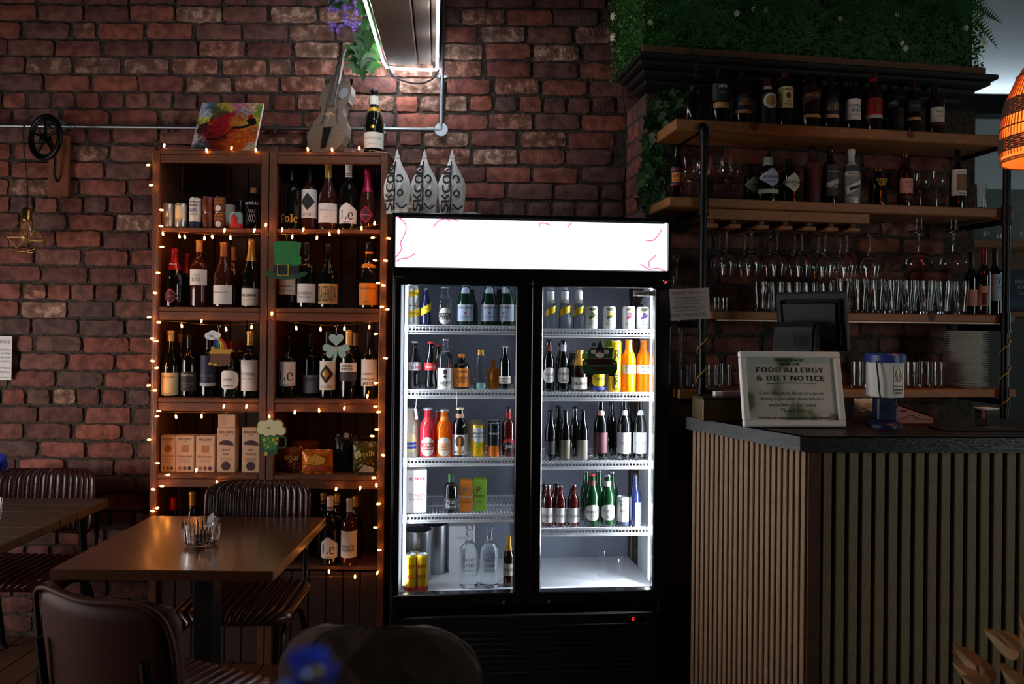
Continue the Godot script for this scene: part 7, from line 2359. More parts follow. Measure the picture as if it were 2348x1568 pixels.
func make_shelf_goods():
	var A := RK
	var Y: Array = rk_y
	var g := "bottles on the top oak shelf"
	var t := 0.11
	bottle("whisky_bottle", "squarish clear whisky bottle with dark label and tan strip", g, A, t, Y[0], 1650, 157, 44, "decant", "black_glass", ["stopper", "black", 0.9], [[197, 237, "charcoal", "rect", 130, [["JURA", 0.8, 0.22, "white_print", "sansbold"], ["JOURNEY", 0.45, 0.09, "grey"]]], [240, 253, "tan", "rect", 120]])
	bottle("whisky_bottle", "navy label whisky bottle beside the squarish clear bottle", g, A, t, Y[0], 1702, 160, 42, "tall", "amber_glass", ["stopper", "black", 0.9], [[220, 262, "navy", "wave", 165, [["GLEN", 0.66, 0.16, "gold_print", "serifbold"], ["MORAY", 0.46, 0.16, "gold_print", "serifbold"]]], [257, 265, "peach", "rect", 165]])
	bottle("gin_bottle", "patterned grey bottle with round ring label and red stopper", g, A, t, Y[0], 1758.5, 181, 43, "squat", "charcoal", ["stopper", "darkred", 0.86], [[219, 254, "white", "oval", 95], [225, 248, "tan", "oval", 66], [200, 207, "offwhite", "rect", 300]])
	bottle("whisky_bottle", "tall whisky bottle with cream arched label", g, A, t, Y[0], 1799.5, 146, 37, "tall", "green_glass", ["foil", "darkred", 0.24], [[203, 252, "cream", "arch", 165, [["JAMESON", 0.84, 0.16, "ink", "serifbold"], ["IRISH", 0.3, 0.07, "brown", "serif"], ["WHISKEY", 0.18, 0.07, "brown", "serif"]]], [217, 231, "brown", "shield", 34]])
	bottle("whisky_bottle", "big square whisky bottle with slanted red label", g, A, t, Y[0], 1856.5, 151, 47, "tall", "amber_glass", ["stopper", "gold", 0.93], [[204, 245, "maroon", "slant", 165, [["RED LABEL", 0.5, 0.13, "gold_print", "serif"]]], [268, 275, "tan", "rect", 120]])
	bottle("whisky_bottle", "navy label whisky bottle beside the big square bottle", g, A, t, Y[0], 1903, 172, 39, "tall", "amber_glass", ["stopper", "black", 0.9], [[229, 274, "navy", "wave", 165, [["GLEN", 0.66, 0.16, "gold_print", "serifbold"], ["MORAY", 0.46, 0.16, "gold_print", "serifbold"]]], [267, 275, "peach", "rect", 165]])
	bottle("whisky_bottle", "short bottle with large white typographic label", g, A, t, Y[0], 1954, 184, 37, "tall", "black_glass", ["stopper", "black", 0.9], [[231, 279, "white", "arch", 165, [["COPPER", 0.66, 0.17, "ink", "serifbold"], ["DOG", 0.46, 0.17, "ink", "serifbold"], ["BLENDED MALT", 0.25, 0.06, "ink", "serif"]]]])
	bottle("whisky_bottle", "whisky bottle with orange red stopper and red label", g, A, t, Y[0], 2002.5, 166, 39, "tall", "amber_glass", ["stopper", "red", 0.84], [[230, 276, "red", "rect", 165, [["GLEN", 0.82, 0.17, "copper", "serifbold"], ["MO", 0.62, 0.17, "copper", "serifbold"], ["RAN", 0.42, 0.17, "copper", "serifbold"]]], [268, 276, "silver_paper", "rect", 165]])
	bottle("whisky_bottle", "square black whisky bottle with slanted black label", g, A, t, Y[0], 2041, 176, 34, "tall", "black_glass", ["stopper", "black", 0.93], [[226, 256, "charcoal", "slant", 165, [["BLACK LABEL", 0.5, 0.14, "silver_paper", "serif"]]]])
	bottle("whisky_bottle", "dark whisky bottle with grey print and tan strip", g, A, t, Y[0], 2093, 191, 34, "tall", "amber_glass", ["stopper", "copper", 0.88], [[235, 260, "ink", "rect", 165, [["TOMINTOUL", 0.5, 0.3, "grey", "serif"]]], [273, 280, "tan", "rect", 165]])
	bottle("whisky_bottle", "last whisky bottle on the top shelf, off white label with red foot", g, A, t, Y[0], 2144, 191, 38, "tall", "amber_glass", ["stopper", "black", 0.9], [[251, 284, "offwhite", "rect", 130, [["Rémy", 0.7, 0.22, "darkred", "serifitalic"], ["single malt", 0.4, 0.1, "ink", "serif"]]], [285, 292, "maroon", "rect", 150]])
	bottle("wine_bottle", "black bottle half hidden behind the trailing ivy", g, A, t, Y[0], 1590, 196, 36, "tall", "black_glass", ["stopper", "black", 0.9])
	# second shelf
	g = "bottles on the second oak shelf"
	bottle("root_beer_bottle", "dark root beer bottle with yellow label at the shelf end", g, A, 0.10, Y[1], 1553, 336, 31, "beer", "black_glass", ["crown", "foil_black"], [[385, 428, "navy", "rect", 170], [399, 420, "orange", "rect", 130, [["DAD'S", 0.66, 0.42, "ink", "sansbold"], ["ROOT BEER", 0.2, 0.2, "ink", "sansbold"]]], [390, 392, "pinkred", "rect", 170], [424, 426, "pinkred", "rect", 170]])
	bottle("gin_bottle", "round black gin bottle with green diamond label, behind the others", g, A, 0.18, Y[1], 1722, 378, 34, "squat", "black_glass", ["stopper", "black", 0.88], [[406, 446, "mint", "diamond", 150, [["HENDRICK'S", 0.5, 0.18, "ink", "serifbold"]]]])
	bottle("gin_bottle", "round black gin bottle with green cap and pale diamond label", g, A, 0.09, Y[1], 1760, 362, 47, "squat", "black_glass", ["stopper", "mint", 0.82], [[389, 432, "paleblue", "diamond", 160, [["HENDRICK'S", 0.52, 0.16, "ink", "serifbold"], ["Neptunia", 0.3, 0.14, "blue", "serifitalic"]]], [437, 447, "mint", "rect", 165]])
	bottle("gin_bottle", "round black gin bottle with cream diamond label and black cap", g, A, 0.09, Y[1], 1811, 366, 42, "squat", "black_glass", ["stopper", "black", 0.85], [[399, 444, "offwhite", "diamond", 150, [["HENDRICK'S", 0.5, 0.16, "ink", "serifbold"], ["GIN", 0.33, 0.1, "ink", "serif"]]]])
	bottle("gin_bottle", "tall dark red bottle standing beside a black and grey bottle", g, A, 0.10, Y[1], 1862, 336, 36, "tall", "maroon", ["stopper", "black", 0.92], [[376, 450, "darkred", "rect", 165]])
	bottle("rum_bottle", "black and grey bottle with line drawn city label", g, A, 0.10, Y[1], 1904, 336, 34, "tall", "black_glass", ["stopper", "black", 0.92], [[380, 452, "darkgrey", "rect", 170, [["THE SALFORD", 0.78, 0.06, "silver_paper", "sansbold"], ["RUM", 0.3, 0.1, "silver_paper", "sansbold"]]], [410, 432, "silver_paper", "slant", 120]])
	bottle("rum_bottle", "white bottle with line drawn city label", g, A, 0.09, Y[1], 1952, 343, 37, "tall", "white_glass", ["stopper", "white", 0.93], [[383, 396, "darkgrey", "rect", 170], [397, 405, "offwhite", "rect", 175, [["SALFORD", 0.5, 0.7, "ink", "serifbold"]]], [406, 455, "grey", "rect", 170], [412, 448, "white", "slant", 120], [425, 440, "ink", "slant", 80]])
	bottle("gin_bottle", "small black bottle with gold letters and gold cap", g, A, 0.10, Y[1], 2012.5, 386, 39, "squat", "black_glass", ["stopper", "gold", 0.93], [[412, 428, "", "rect", 150, [["OPIHR", 0.75, 0.4, "gold_print", "serifbold"], ["GIN", 0.25, 0.5, "gold_print", "serifbold"]]]])
	bottle("whisky_bottle", "amber bottle with tan label and gold cap on the second shelf", g, A, 0.10, Y[1], 2074.5, 348, 33, "tall", "amber_glass", ["stopper", "gold", 0.92], [[412, 446, "peach", "rect", 150, [["Rémy", 0.75, 0.2, "darkred", "serifitalic"], ["cognac", 0.4, 0.1, "ink", "serif"]]], [451, 459, "maroon", "rect", 165]])
	bottle("wine_bottle", "tall dark wine bottle with ornate white label", g, A, 0.10, Y[1], 2196, 345, 34, "bord", "black_glass", ["foil", "foil_black", 0.2], [[391, 451, "white", "rect", 165, [["ENCLAVE", 0.9, 0.07, "ink", "serif"], ["MALBEC", 0.08, 0.06, "navy"]]], [402, 440, "kraft_dark", "rect", 90]])
	var gg := "stemmed glasses on the second oak shelf"
	for k in 7:
		var px: float = [1580, 1612, 1638, 1666, 1682, 2112, 2150][k]
		var dz: float = [0.165, 0.11, 0.18, 0.09, 0.185, 0.10, 0.12][k]
		var p := on(A, px, 440, dz)
		var hh: float = on(A, px, [362, 368, 360, 360, 362, 395, 390][k], dz).y - Y[1]
		glassware("wine_glass", "stemmed wine glass standing on the second oak shelf", gg, Vector3(p.x, Y[1] + 0.0004, p.z), hh, 0.036)
	var p2 := on(A, 2248, 440, 0.08)
	glassware("tulip_glass", "tulip glass standing on the second shelf beside the iron upright", "", Vector3(p2.x, Y[1] + 0.0004, p2.z), 0.12, 0.024)
	# stemware hanging upside down
	var hang: float = Y[1] - 0.040 - 0.082
	for k in 14:
		var row := k / 7
		var px: float = [1665, 1723, 1782, 1838, 1892, 1942, 1994][k % 7] + row * -16.0
		if k % 7 == 6 and row == 1:
			continue
		var p := on(A, px, 600, 0.075 + 0.075 * row)
		var o := glassware("wine_glass", ["wine glass hanging upside down in the outer row of the wooden rack", "wine glass hanging upside down in the row next to the wall"][row], "wine glasses hanging from the rack", Vector3(p.x - 0.0, hang + 0.0, p.z), 0.195, 0.040, 0.0, true)
	for px in [2107.0, 2186.0]:
		var p := on(A, px, 560, 0.09)
		var top: float = Y[1] - 0.0405 - 0.0005
		glassware("coupe_glass", "coupe glass hanging upside down under the second shelf", "coupe glasses hanging under the shelf", Vector3(p.x, on(A, px, 530, 0.09).y, p.z), 0.145, 0.055, 0.0, true)
		var rl := thing("stem_rail", "thin metal rail holding a hanging coupe glass", "rail", Vector3(p.x, top, p.z), A.yaw, "rails for coupe glasses")
		var drop: float = on(A, px, 530, 0.09).y - top
		part(rl, "rail", tube([Vector3(-0.012, 0, 0), Vector3(-0.012, drop - 0.008, 0), Vector3(-0.012, drop - 0.008, -0.06)], 0.0016, 5), "steel")
		part(rl, "rail", tube([Vector3(0.012, 0, 0), Vector3(0.012, drop - 0.008, 0), Vector3(0.012, drop - 0.008, -0.06)], 0.0016, 5), "steel")
	# beer glasses on the third shelf
	var k2 := 0
	for row in 2:
		var px := 1742.0 + row * 14.0
		while px < 2212.0:
			var p := on(A, px, 690, 0.075 + 0.085 * row)
			glassware("pint_glass", ["clear beer glass in the front row on the third oak shelf", "clear beer glass in the back row on the third oak shelf"][row], "beer glasses on the third oak shelf", Vector3(p.x, Y[2] + 0.0004, p.z), 0.150 if px > 1900 else 0.130, 0.0315, k2 * 0.7)
			px += 38.5 if row == 0 else 40.5
			k2 += 1
	for px in [1643.0, 1662.0]:
		var p := on(A, px, 700, 0.08)
		glassware("tumbler", "small straight tumbler at the sign end of the third shelf", "small tumblers on the third shelf", Vector3(p.x, Y[2] + 0.0004, p.z), 0.058, 0.0145)
	g = "wine bottles on the third oak shelf"
	bottle("wine_bottle", "dark wine bottle with plain pink label on the third shelf", g, A, 0.09, Y[2], 2227, 578, 25, "bord", "black_glass", ["foil", "foil_black", 0.2], [[665, 702, "peach", "rect", 165]])
	bottle("wine_bottle", "wine bottle with red foil and pink label on the third shelf", g, A, 0.07, Y[2], 2256, 567, 27, "bord", "amber_glass", ["foil", "foil_red", 0.22], [[657, 702, "peach", "rect", 110, [["MALBEC", 0.6, 0.12, "maroon", "serif"]]], [672, 700, "darkred", "rect", 40]], -0.6)
	bottle("wine_bottle", "wine bottle with stag label beside the iron upright", g, A, 0.115, Y[2], 2281, 570, 28, "bord", "black_glass", ["foil", "foil_black", 0.2], [[630, 690, "paleblue", "rect", 160, [["Y", 0.75, 0.25, "ink", "serif"], ["stag", 0.5, 0.1, "ink", "serif"]]]])
	# fourth shelf: tumblers and plates
	for k in 7:
		var p := on(A, 1965.0 + k * 31.0, 860, 0.07 + 0.05 * (k % 2))
		glassware("tumbler", "clear tumbler on the lowest oak shelf", "tumblers on the lowest oak shelf", Vector3(p.x, Y[3] + 0.0004, p.z), 0.115, 0.026)
	for k in 4:
		var p := on(A, 1570.0 + k * 31.0, 860, 0.09 + 0.05 * (k % 2))
		glassware("tumbler", "tumbler on the lowest oak shelf behind the twine pole", "tumblers behind the twine pole", Vector3(p.x, Y[3] + 0.0004, p.z), 0.10, 0.026)
	var pp2 := on(A, 2214, 860, 0.11)
	var pm := lathe(vv([0, 0.0015, 0.058, 0.0015, 0.062, 0.0, 0.066, 0.003, 0.088, 0.0078, 0.089, 0.0092, 0.066, 0.0052, 0.060, 0.0042, 0, 0.0042]), 32)
	var n := int((on(A, 2214, 757, 0.11).y - Y[3]) / 0.0098)
	for k in n:
		var o := thing("plate", "white plate in the tall stack on the lowest shelf", "plate", Vector3(pp2.x, Y[3] + 0.0006 + k * 0.0098, pp2.z), 0, "stack of plates")
		part(o, "plate", pm, "white")
	# sign taped to the upright
	var sc := on(A, 1584, 697, -0.045)
	var sg := thing("paper_sign", "curled paper sign about wine by the glass on the iron upright", "sign", sc, A.yaw)
	var st := Shape.new()
	for i in 12:
		var x0 := -0.088 + i * 0.0147
		var x1 := x0 + 0.0147
		var z0 := 0.010 * cos(i * 0.32) - 0.01
		var z1 := 0.010 * cos((i + 1) * 0.32) - 0.01
		for f in [0.0, -0.0012]:
			st.quad(Vector3(x0, 0.064, z0 + f), Vector3(x1, 0.064, z1 + f), Vector3(x1, -0.064, z1 + f), Vector3(x0, -0.064, z0 + f))
	part(sg, "sheet", st.done(), "peach_paper", Vector3.ZERO, Vector3(0, 0, 0.06))
	for l in [["WINE BY THE GLASS", 0.046, 0.011], ["IN ACCORDANCE WITH THE", 0.026, 0.007], ["LEGISLATION FOR CAPACITY", 0.013, 0.007], ["INTOXICATING LIQUOR SERVED", 0.0, 0.007], ["THIS ESTABLISHMENT BY THE", -0.013, 0.007], ["GLASS IS IN MEASURES", -0.025, 0.007], ["125ML - 175ML - 250ML", -0.044, 0.010]]:
		part(sg, "lettering", words(l[0], l[2], 0.15, "serif"), "ink", Vector3(-0.01, l[1], 0.003), Vector3(0, 0, 0.06))
	# back room shelf seen past the shelving
	var sh := thing("back_shelf", "timber shelf in the back room holding glass jars", "shelf", Vector3(P(2320, 553, 4.6).x, P(2320, 556, 4.6).y, -4.6))
	part(sh, "board", bbox(0.95, 0.04, 0.22), "shelf_oak", Vector3(0, -0.02, 0))
	part(sh, "bracket", bbox(0.03, 0.10, 0.02), "iron_black", Vector3(-0.3, -0.09, -0.10))
	part(sh, "bracket", bbox(0.03, 0.10, 0.02), "iron_black", Vector3(0.3, -0.09, -0.10))
	part(sh, "back_rail", bbox(0.95, 0.12, 0.36, 0.004), "board", Vector3(0, -0.10, -0.29))
	for k in 3:
		var p := P([2272, 2324, 2376][k], 550, 4.6)
		var o := thing("glass_jar", ["small square glass jar with a handle on the back room shelf", "large glass jar with swing top on the back room shelf", "large glass jar on the back room shelf by the pendant"][k], "jar", Vector3(p.x, sh.position.y + 0.0006, -4.58))
		var hh: float = [0.10, 0.16, 0.15][k]
		var r: float = [0.05, 0.062, 0.06][k]
		part(o, "jar", lathe(vv([0, 0.003, r * 0.9, 0.0, r, 0.01, r, hh * 0.75, r * 0.85, hh * 0.88, r * 0.7, hh * 0.92, r * 0.7, hh]), 24), "clear_bottle")
		part(o, "lid", lathe(vv([0, hh, r * 0.74, hh, r * 0.7, hh * 1.08, 0, hh * 1.1]), 20), "clear_bottle")
		var ring := []
		for i in 16:
			ring.append(Vector3(r * 0.75 + cos(TAU * i / 16) * 0.022, hh * 0.5 + sin(TAU * i / 16) * 0.03, 0.02))
		part(o, "handle", tube(ring, 0.005, 6, true), "clear_bottle")
	var tb := P(2332, 700, 4.4)
	var bs := thing("back_cabinet", "dark cabinet in the back room under the jar shelf", "cabinet", Vector3(tb.x + 0.1, 0, -4.55))
	part(bs, "carcass", bbox(0.9, P(2332, 716, 4.4).y - 0.03, 0.45, 0.004), "charcoal", Vector3(0, (P(2332, 716, 4.4).y - 0.03) * 0.5, 0))
	part(bs, "top_board", bbox(0.94, 0.03, 0.48, 0.003), "shelf_oak", Vector3(0, P(2332, 716, 4.4).y - 0.0145, 0))
	var tea := thing("tea_box", "navy tea box with pale lettering in the back room", "box", Vector3(P(2328, 700, 4.42).x, P(2332, 716, 4.4).y + 0.0008, -4.44))
	var th: float = P(2328, 618, 4.4).y - tea.position.y
	part(tea, "carton", bbox(0.19, th, 0.10, 0.002), "navy", Vector3(0, th * 0.5, 0))
	part(tea, "stripe", bbox(0.192, th * 0.22, 0.102, 0.002), "blue_stripe", Vector3(0, th * 0.2, 0))
	for l in [["BREW", 0.72], ["TEA", 0.58], ["Co", 0.44]]:
		part(tea, "lettering", words(l[0], 0.021, 0.13, "sans"), "paleblue", Vector3(0.012, th * l[1], 0.0515))
	var tp := P(2262, 470, 4.2)
	var tap := thing("brass_tap", "bent metal pipe tap standing on the back room shelf", "tap", Vector3(tp.x + 0.06, sh.position.y + 0.0006, -4.52))
	part(tap, "pipe", tube(smooth_path([Vector3(0.02, 0, 0), Vector3(0.02, 0.2, 0), Vector3(0.015, 0.24, 0), Vector3(-0.03, 0.232, 0), Vector3(-0.10, 0.21, 0)], 5), 0.009, 8), "steel")

func make_counter_goods():
	var y := CTY + 0.0005
	# framed allergy notice: bottom corners on the worktop, tilted back
	var bl := Vector3(P(1707, 962, 2.60).x, y, -2.60)
	var f := thing("framed_notice", "white framed food allergy notice standing on the bar", "frame", Vector3(0, y, 0))
	var pa := P(1708, 963, 2.73)
	var pb := P(1938, 973, 2.69)
	var mid := (pa + pb) * 0.5
	f.position = Vector3(mid.x, y, mid.z)
	var w := 0.335
	var h := 0.245
	f.rotation.y = 0.05
	var tl := Node3D.new()
	tl.name = "picture_frame"
	tl.scale = Vector3.ONE * 1.11
	tl.position.y = 0.004
	tl.rotation = Vector3(-0.22, 0, 0.0)
	f.add_child(tl)
	var fw := 0.020
	for b in [[0, fw * 0.5, w, fw], [0, h - fw * 0.5, w, fw], [-w * 0.5 + fw * 0.5, h * 0.5, fw, h - fw * 2], [w * 0.5 - fw * 0.5, h * 0.5, fw, h - fw * 2]]:
		part(tl, "frame_bar", bbox(b[2], b[3], 0.020, 0.003), "white", Vector3(b[0], b[1], 0))
	part(tl, "print", bbox(w - fw * 2 + 0.004, h - fw * 2 + 0.004, 0.003), "notice_print", Vector3(0, h * 0.5, -0.003))
	part(tl, "backing", bbox(w - 0.01, h - 0.01, 0.004), "black", Vector3(0, h * 0.5, -0.0085))
	var pn := Shape.new()
	pn.quad(Vector3(-w * 0.5 + fw, h - fw, 0.003), Vector3(w * 0.5 - fw, h - fw, 0.003), Vector3(w * 0.5 - fw, fw, 0.003), Vector3(-w * 0.5 + fw, fw, 0.003))
	part(tl, "pane", pn.done(), "pane")
	part(f, "easel_leg", bbox(0.05, 0.20, 0.004), "black", Vector3(0, 0.103, -0.092), Vector3(0.34, 0, 0))
	for l in [["COOPERS PANTRY", 0.885, 0.010, 0.10, "sansbold"], ["URMSTON", 0.835, 0.010, 0.08, "sansbold"], ["FOOD ALLERGY", 0.755, 0.017, 0.0, "sansbold"], ["& DIET NOTICE", 0.645, 0.017, 0.0, "sansbold"], ["If you have a food allergy or a special", 0.44, 0.0125, 0.26, "serif"], ["dietary requirement please inform a", 0.365, 0.0125, 0.25, "serif"], ["member of the team", 0.29, 0.0125, 0.2, "serif"], ["Thank You", 0.215, 0.0125, 0.2, "serif"], ["Please note, we cannot guarantee absence of ANY allergens", 0.115, 0.0085, 0.275, "sansbold"]]:
		var m := words(l[0], l[2], l[3], l[4]) if l[3] > 0.0 else words(l[0], l[2], 0.0, l[4], 0.0, 0.225)
		part(tl, "lettering", m, "ink", Vector3(0, h * l[1], -0.0008))
	part(tl, "brush_stroke", slab([Vector2(-0.08, -0.002), Vector2(0.0, 0.001), Vector2(0.085, 0.0), Vector2(0.085, 0.0015), Vector2(0.0, 0.004), Vector2(-0.08, 0.001)], 0.0004), "olive", Vector3(0, h * 0.57, -0.0013))
	# till: screen on a stand, seen from behind
	var tp := P(1838, 800, 2.93)
	var t := thing("till_monitor", "black touchscreen till turned away, on a wedge stand", "till", Vector3(tp.x, y, -2.945), deg_to_rad(143))
	part(t, "foot", bbox(0.16, 0.018, 0.19, 0.006), "charcoal", Vector3(0, 0.0095, 0.0))
	part(t, "stand", slab([Vector2(-0.10, 0.0), Vector2(0.06, 0.0), Vector2(0.05, 0.30), Vector2(0.01, 0.36), Vector2(-0.03, 0.34)], 0.15, 0.006), "charcoal", Vector3(0.085, 0.02, -0.015), Vector3(0, -PI / 2, 0))
	var scn := part(t, "screen", bbox(0.27, 0.235, 0.022, 0.006), "charcoal", Vector3(-0.02, 0.385, 0.085), Vector3(-0.22, 0, 0))
	part(scn, "rear_shell", slab([Vector2(-0.11, -0.09), Vector2(0.11, -0.09), Vector2(0.11, 0.09), Vector2(-0.11, 0.09)], 0.03, 0.012), "charcoal", Vector3(0, 0, -0.011), Vector3(0, PI, 0))
	part(t, "sticker", bbox(0.075, 0.05, 0.001, 0.0002), "black", Vector3(0.03, 0.305, -0.1080), Vector3(0.2, PI, 0))
	part(t, "lettering", words("GUINNESS", 0.012, 0.06, "serifbold"), "white_print", Vector3(0.03, 0.315, -0.1100), Vector3(0.2, PI, 0))
	# drawer box beside the till
	var db := P(1668, 915, 2.88)
	var dr := thing("brown_tray", "shallow brown metal tray on the bar behind the notice", "tray", Vector3(db.x - 0.005, y, -2.945), CT.yaw)
	part(dr, "tray_body", bbox(0.19, 0.085, 0.14, 0.004), "gold_brown", Vector3(0, 0.043, 0))
	part(dr, "tray_lip", bbox(0.196, 0.006, 0.146, 0.002), "black_satin", Vector3(0, 0.0885, 0))
	var cd := thing("card_holder", "white and mauve card block on the brown tray", "card", Vector3(db.x + 0.025, y + 0.0922, -2.925), CT.yaw)
	part(cd, "card", bbox(0.030, 0.018, 0.03, 0.001), "white", Vector3(-0.05, 0.009, 0))
	part(cd, "card", bbox(0.085, 0.018, 0.03, 0.001), "mauve", Vector3(0.008, 0.009, 0))
	# charity box
	var cp := P(2028, 958, 2.76)
	var c := thing("charity_box", "blue and white hexagonal charity collecting box on the bar", "box", Vector3(cp.x, y, -2.76), -0.1)
	c.scale = Vector3(0.96, 1.18, 0.96)
	part(c, "base", lathe(vv([0, 0, 0.064, 0, 0.064, 0.010, 0.058, 0.014, 0.050, 0.020, 0, 0.020]), 6), "blue_dark")
	part(c, "foot_block", bbox(0.072, 0.075, 0.06, 0.006), "blue_dark", Vector3(0, 0.057, 0))
	part(c, "body", lathe(vv([0, 0.094, 0.064, 0.094, 0.066, 0.098, 0.066, 0.200, 0, 0.200]), 6, 0, TAU, 2.0), "white")
	part(c, "lid", lathe(vv([0, 0.200, 0.073, 0.200, 0.073, 0.222, 0.068, 0.227, 0, 0.227]), 6, 0, TAU, 2.0), "blue_lid")
	var ap := 0.066 * cos(PI / 6) + 0.0008
	var face := Node3D.new()
	face.name = "printed_face"
	face.rotation.y = PI / 6
	c.add_child(face)
	part(face, "border", tube([Vector3(-0.024, 0.105, ap), Vector3(0.024, 0.105, ap), Vector3(0.024, 0.190, ap), Vector3(-0.024, 0.190, ap)], 0.0008, 4, true), "navy")
	for l in [["The Society for", 0.128, 0.007], ["Abandoned", 0.119, 0.007], ["Animals", 0.110, 0.007]]:
		part(face, "lettering", words(l[0], l[2], 0.044, "sansbold"), "navy", Vector3(0, l[1], ap))
	for q in [[0.0, 0.165, 0.012, 0.020], [-0.010, 0.156, 0.007, 0.012], [0.011, 0.156, 0.007, 0.012]]:
		var ring := []
		for i in 20:
			ring.append(Vector3(q[0] + cos(TAU * i / 20) * q[2], q[1] + sin(TAU * i / 20) * q[3], ap))
		part(face, "outline_print", tube(ring, 0.0007, 4, true), "navy")
	part(c, "cord", tube(smooth_path([Vector3(-0.050, 0.205, 0.052), Vector3(-0.046, 0.15, 0.062), Vector3(-0.036, 0.09, 0.062), Vector3(0.0, 0.06, 0.055), Vector3(0.035, 0.075, 0.05)], 6), 0.003, 6), "rubber")
	# card machine
	var kp := P(2078, 948, 2.84)
	var k := thing("card_reader", "red brown card payment terminal lying on the bar", "card reader", Vector3(kp.x + 0.01, y, -2.86), 0.05)
	part(k, "shell", slab([Vector2(-0.085, 0.004), Vector2(-0.06, 0.0), Vector2(0.08, 0.0), Vector2(0.092, 0.012), Vector2(0.088, 0.032), Vector2(-0.06, 0.080), Vector2(-0.085, 0.075)], 0.07, 0.006), "terminal_red", Vector3(0, 0, -0.035))
	part(k, "grip_print", tube(smooth_path([Vector3(-0.08, 0.018, 0.0352), Vector3(-0.03, 0.026, 0.0352), Vector3(0.0, 0.038, 0.0352), Vector3(0.02, 0.026, 0.0352), Vector3(0.06, 0.022, 0.0352), Vector3(0.085, 0.026, 0.0352)], 5), 0.0022, 6), "olive")
	part(k, "slot", bbox(0.026, 0.006, 0.004, 0.001), "black", Vector3(-0.03, 0.053, 0.0345))
	part(k, "slot", bbox(0.007, 0.004, 0.004, 0.001), "black", Vector3(0.03, 0.036, 0.0345))
	# folded white cloth, and a small mirror edged box further along
	var wp := P(1996, 935, 2.93)
	var wc := thing("folded_cloth", "crumpled white cloth behind the charity box", "cloth", Vector3(wp.x - 0.005, y + 0.002, -2.95), 0.2)
	part(wc, "cloth", pillow(0.11, 0.085, 0.06, 33), "white", Vector3.ZERO)
	var mp := P(2278, 930, 2.80)
	var mb := thing("steel_holder", "small mirror bright metal holder on the bar", "holder", Vector3(mp.x, y, -2.84), 0.3)
	part(mb, "holder", bbox(0.062, 0.062, 0.05, 0.003), "mirror_steel", Vector3(0, 0.0315, 0))
	part(mb, "rim", bbox(0.064, 0.004, 0.052, 0.001), "white", Vector3(0, 0.064, 0))
	var mt := thing("bar_mat", "black rubber bar mat on the worktop", "mat", Vector3(mp.x - 0.11, y, -2.72), CT.yaw)
	part(mt, "mat", bbox(0.30, 0.006, 0.10, 0.002), "rubber", Vector3(0, 0.0032, 0))
	# bottle glimpsed between the fridge and the shelving
	var gp := P(1541, 660, 3.42)
	var gb := thing("glass_bottle", "clear bottle glimpsed beside the fridge header", "bottle", Vector3(gp.x - 0.012, rk_y[3] + 0.001, -3.30))
	part(gb, "glass_body", lathe(profile("carafe", 0.034, P(1541, 585, 3.3).y - rk_y[3]), 24), "clear_bottle")

func flower_in(o: Node3D, base: Vector3, tip: Vector3, size: float, nod := 0.0):
	part(o, "stem", tube(smooth_path([base, base.lerp(tip, 0.5) + Vector3(0.01, 0, 0), tip], 5), 0.003, 6), "leaf_mid")
	for k in 6:
		var f := part(o, "petal", blade_mesh(0.75, 0.3 + 0.25 * (k % 2), 6), "petal_blue")
		var b := Basis(Vector3.UP, TAU * k / 6.0 + 0.3) * Basis(Vector3.RIGHT, 0.35 + 0.6 * (k % 2))
		f.transform = Transform3D((Basis(Vector3.RIGHT, nod) * b).scaled_local(Vector3.ONE * size), tip)
	part(o, "flower_centre", lathe(vv([0, 0, size * 0.2, size * 0.05, size * 0.26, size * 0.25, size * 0.16, size * 0.5, 0, size * 0.56]), 10), "yellow", tip, Vector3(nod, 0, 0))

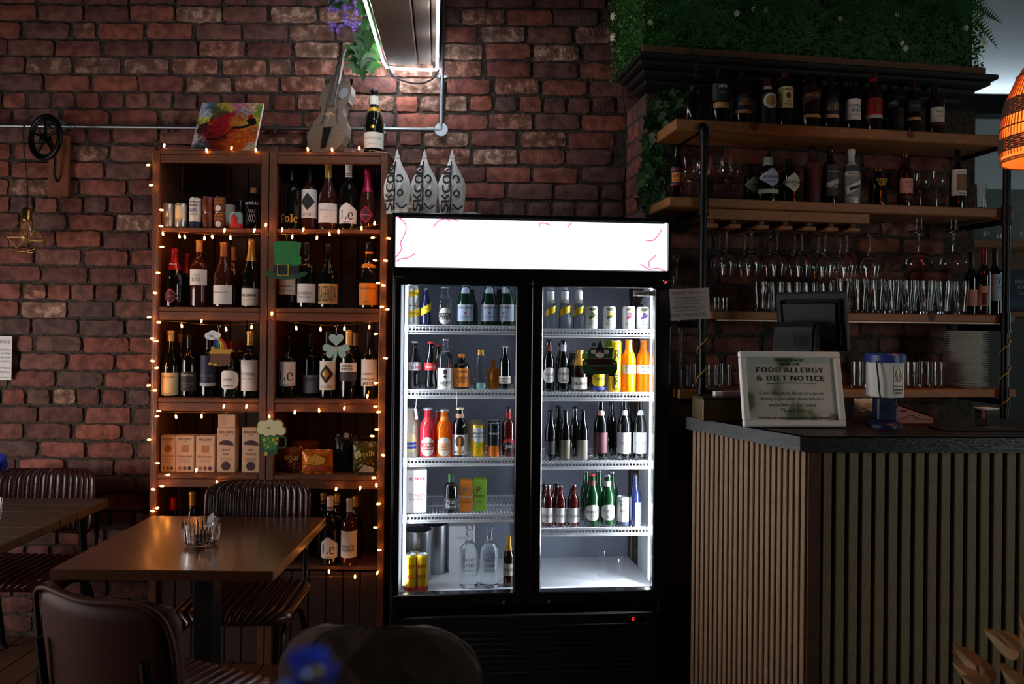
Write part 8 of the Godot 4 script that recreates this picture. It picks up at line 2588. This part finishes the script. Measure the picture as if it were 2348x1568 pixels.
func make_foreground():
	# blue flower close to the lens, in a vase on a small table below the view
	var p := P(722, 1568, 0.62)
	var st := thing("side_table", "small round side table carrying the blue flower vase", "table", Vector3(p.x, 0, p.z))
	part(st, "tabletop", lathe(vv([0, 0.735, 0.17, 0.735, 0.18, 0.74, 0.18, 0.755, 0.175, 0.76, 0, 0.76]), 32), "table_oak")
	part(st, "pedestal", tube([Vector3(0, 0.015, 0), Vector3(0, 0.735, 0)], 0.025, 12), "iron_black")
	part(st, "foot_plate", lathe(vv([0, 0, 0.15, 0, 0.15, 0.012, 0, 0.02]), 24), "iron_black")
	var v := thing("flower_vase", "blue artificial flower with yellow centre in a slim vase", "flower", Vector3(p.x, 0.7605, p.z))
	part(v, "vase", lathe(vv([0, 0.002, 0.03, 0.0, 0.034, 0.02, 0.026, 0.08, 0.018, 0.12, 0.022, 0.14]), 24), "glassware")
	flower_in(v, Vector3(0, 0.01, 0), Vector3(0.0, P(722, 1556, 0.62).y - 0.7605, 0.0), 0.046, 1.15)
	# blue flower on the planked table, cut by the edge of the view
	var q := P(-22, 1180, 3.0)
	var v2 := thing("flower_vase", "blue artificial flower in a glass tumbler on the planked table", "flower", Vector3(q.x, 0.7605, -3.0))
	part(v2, "vase", lathe(vv([0, 0.002, 0.03, 0.0, 0.036, 0.008, 0.042, 0.09]), 24), "glassware")
	flower_in(v2, Vector3(0, 0.01, 0), Vector3(0.012, P(-8, 1085, 3.0).y - 0.7605, 0.0), 0.085)
	# plant with dry tan leaves in front of the bar
	var r := RandomNumberGenerator.new()
	r.seed = 5
	var c := P(2318, 1600, 1.95)
	var pl := thing("dry_leaf_plant", "potted plant with broad dry tan leaves before the bar slats", "plant", Vector3(c.x, 0, c.z))
	part(pl, "pot", lathe(vv([0, 0, 0.09, 0, 0.10, 0.01, 0.125, 0.24, 0.135, 0.245, 0.135, 0.28, 0.12, 0.28, 0.115, 0.24, 0, 0.24]), 28), "charcoal")
	for l in [[2196, 1480, 2252, 1545, 0.34], [2185, 1487, 2240, 1550, 0.22], [2221, 1490, 2240, 1560, 0.30], [2253, 1508, 2272, 1575, 0.40], [2278, 1452, 2338, 1500, 0.34], [2297, 1449, 2336, 1490, 0.16], [2342, 1405, 2352, 1455, 0.3], [2290, 1518, 2340, 1560, 0.28], [2225, 1560, 2262, 1590, 0.45], [2350, 1440, 2352, 1500, 0.4], [2310, 1540, 2345, 1585, 0.4], [2205, 1530, 2255, 1580, 0.25]]:
		var tip := P(l[0], l[1], 1.93 + r.randf_range(-0.06, 0.06)) - pl.position
		var base := P(l[2], l[3], 1.95) - pl.position
		var ax := tip - base
		var lf := part(pl, "leaf", blade_mesh(l[4] * 1.3, 0.18, 8), "leaf_dry")
		var y := ax.normalized()
		var z := (Vector3(0.1, 0.2, 1) - y * y.dot(Vector3(0.1, 0.2, 1))).normalized()
		var x := y.cross(z)
		var len := ax.length()
		lf.transform = Transform3D(Basis(x * len, ax, z * len), base)
		part(pl, "stem", tube(smooth_path([Vector3(r.randf_range(-0.04, 0.04), 0.24, r.randf_range(-0.04, 0.04)), Vector3(base.x * 0.5, 0.42, base.z * 0.5), base], 4), 0.004, 5, false, 0.002), "brown")
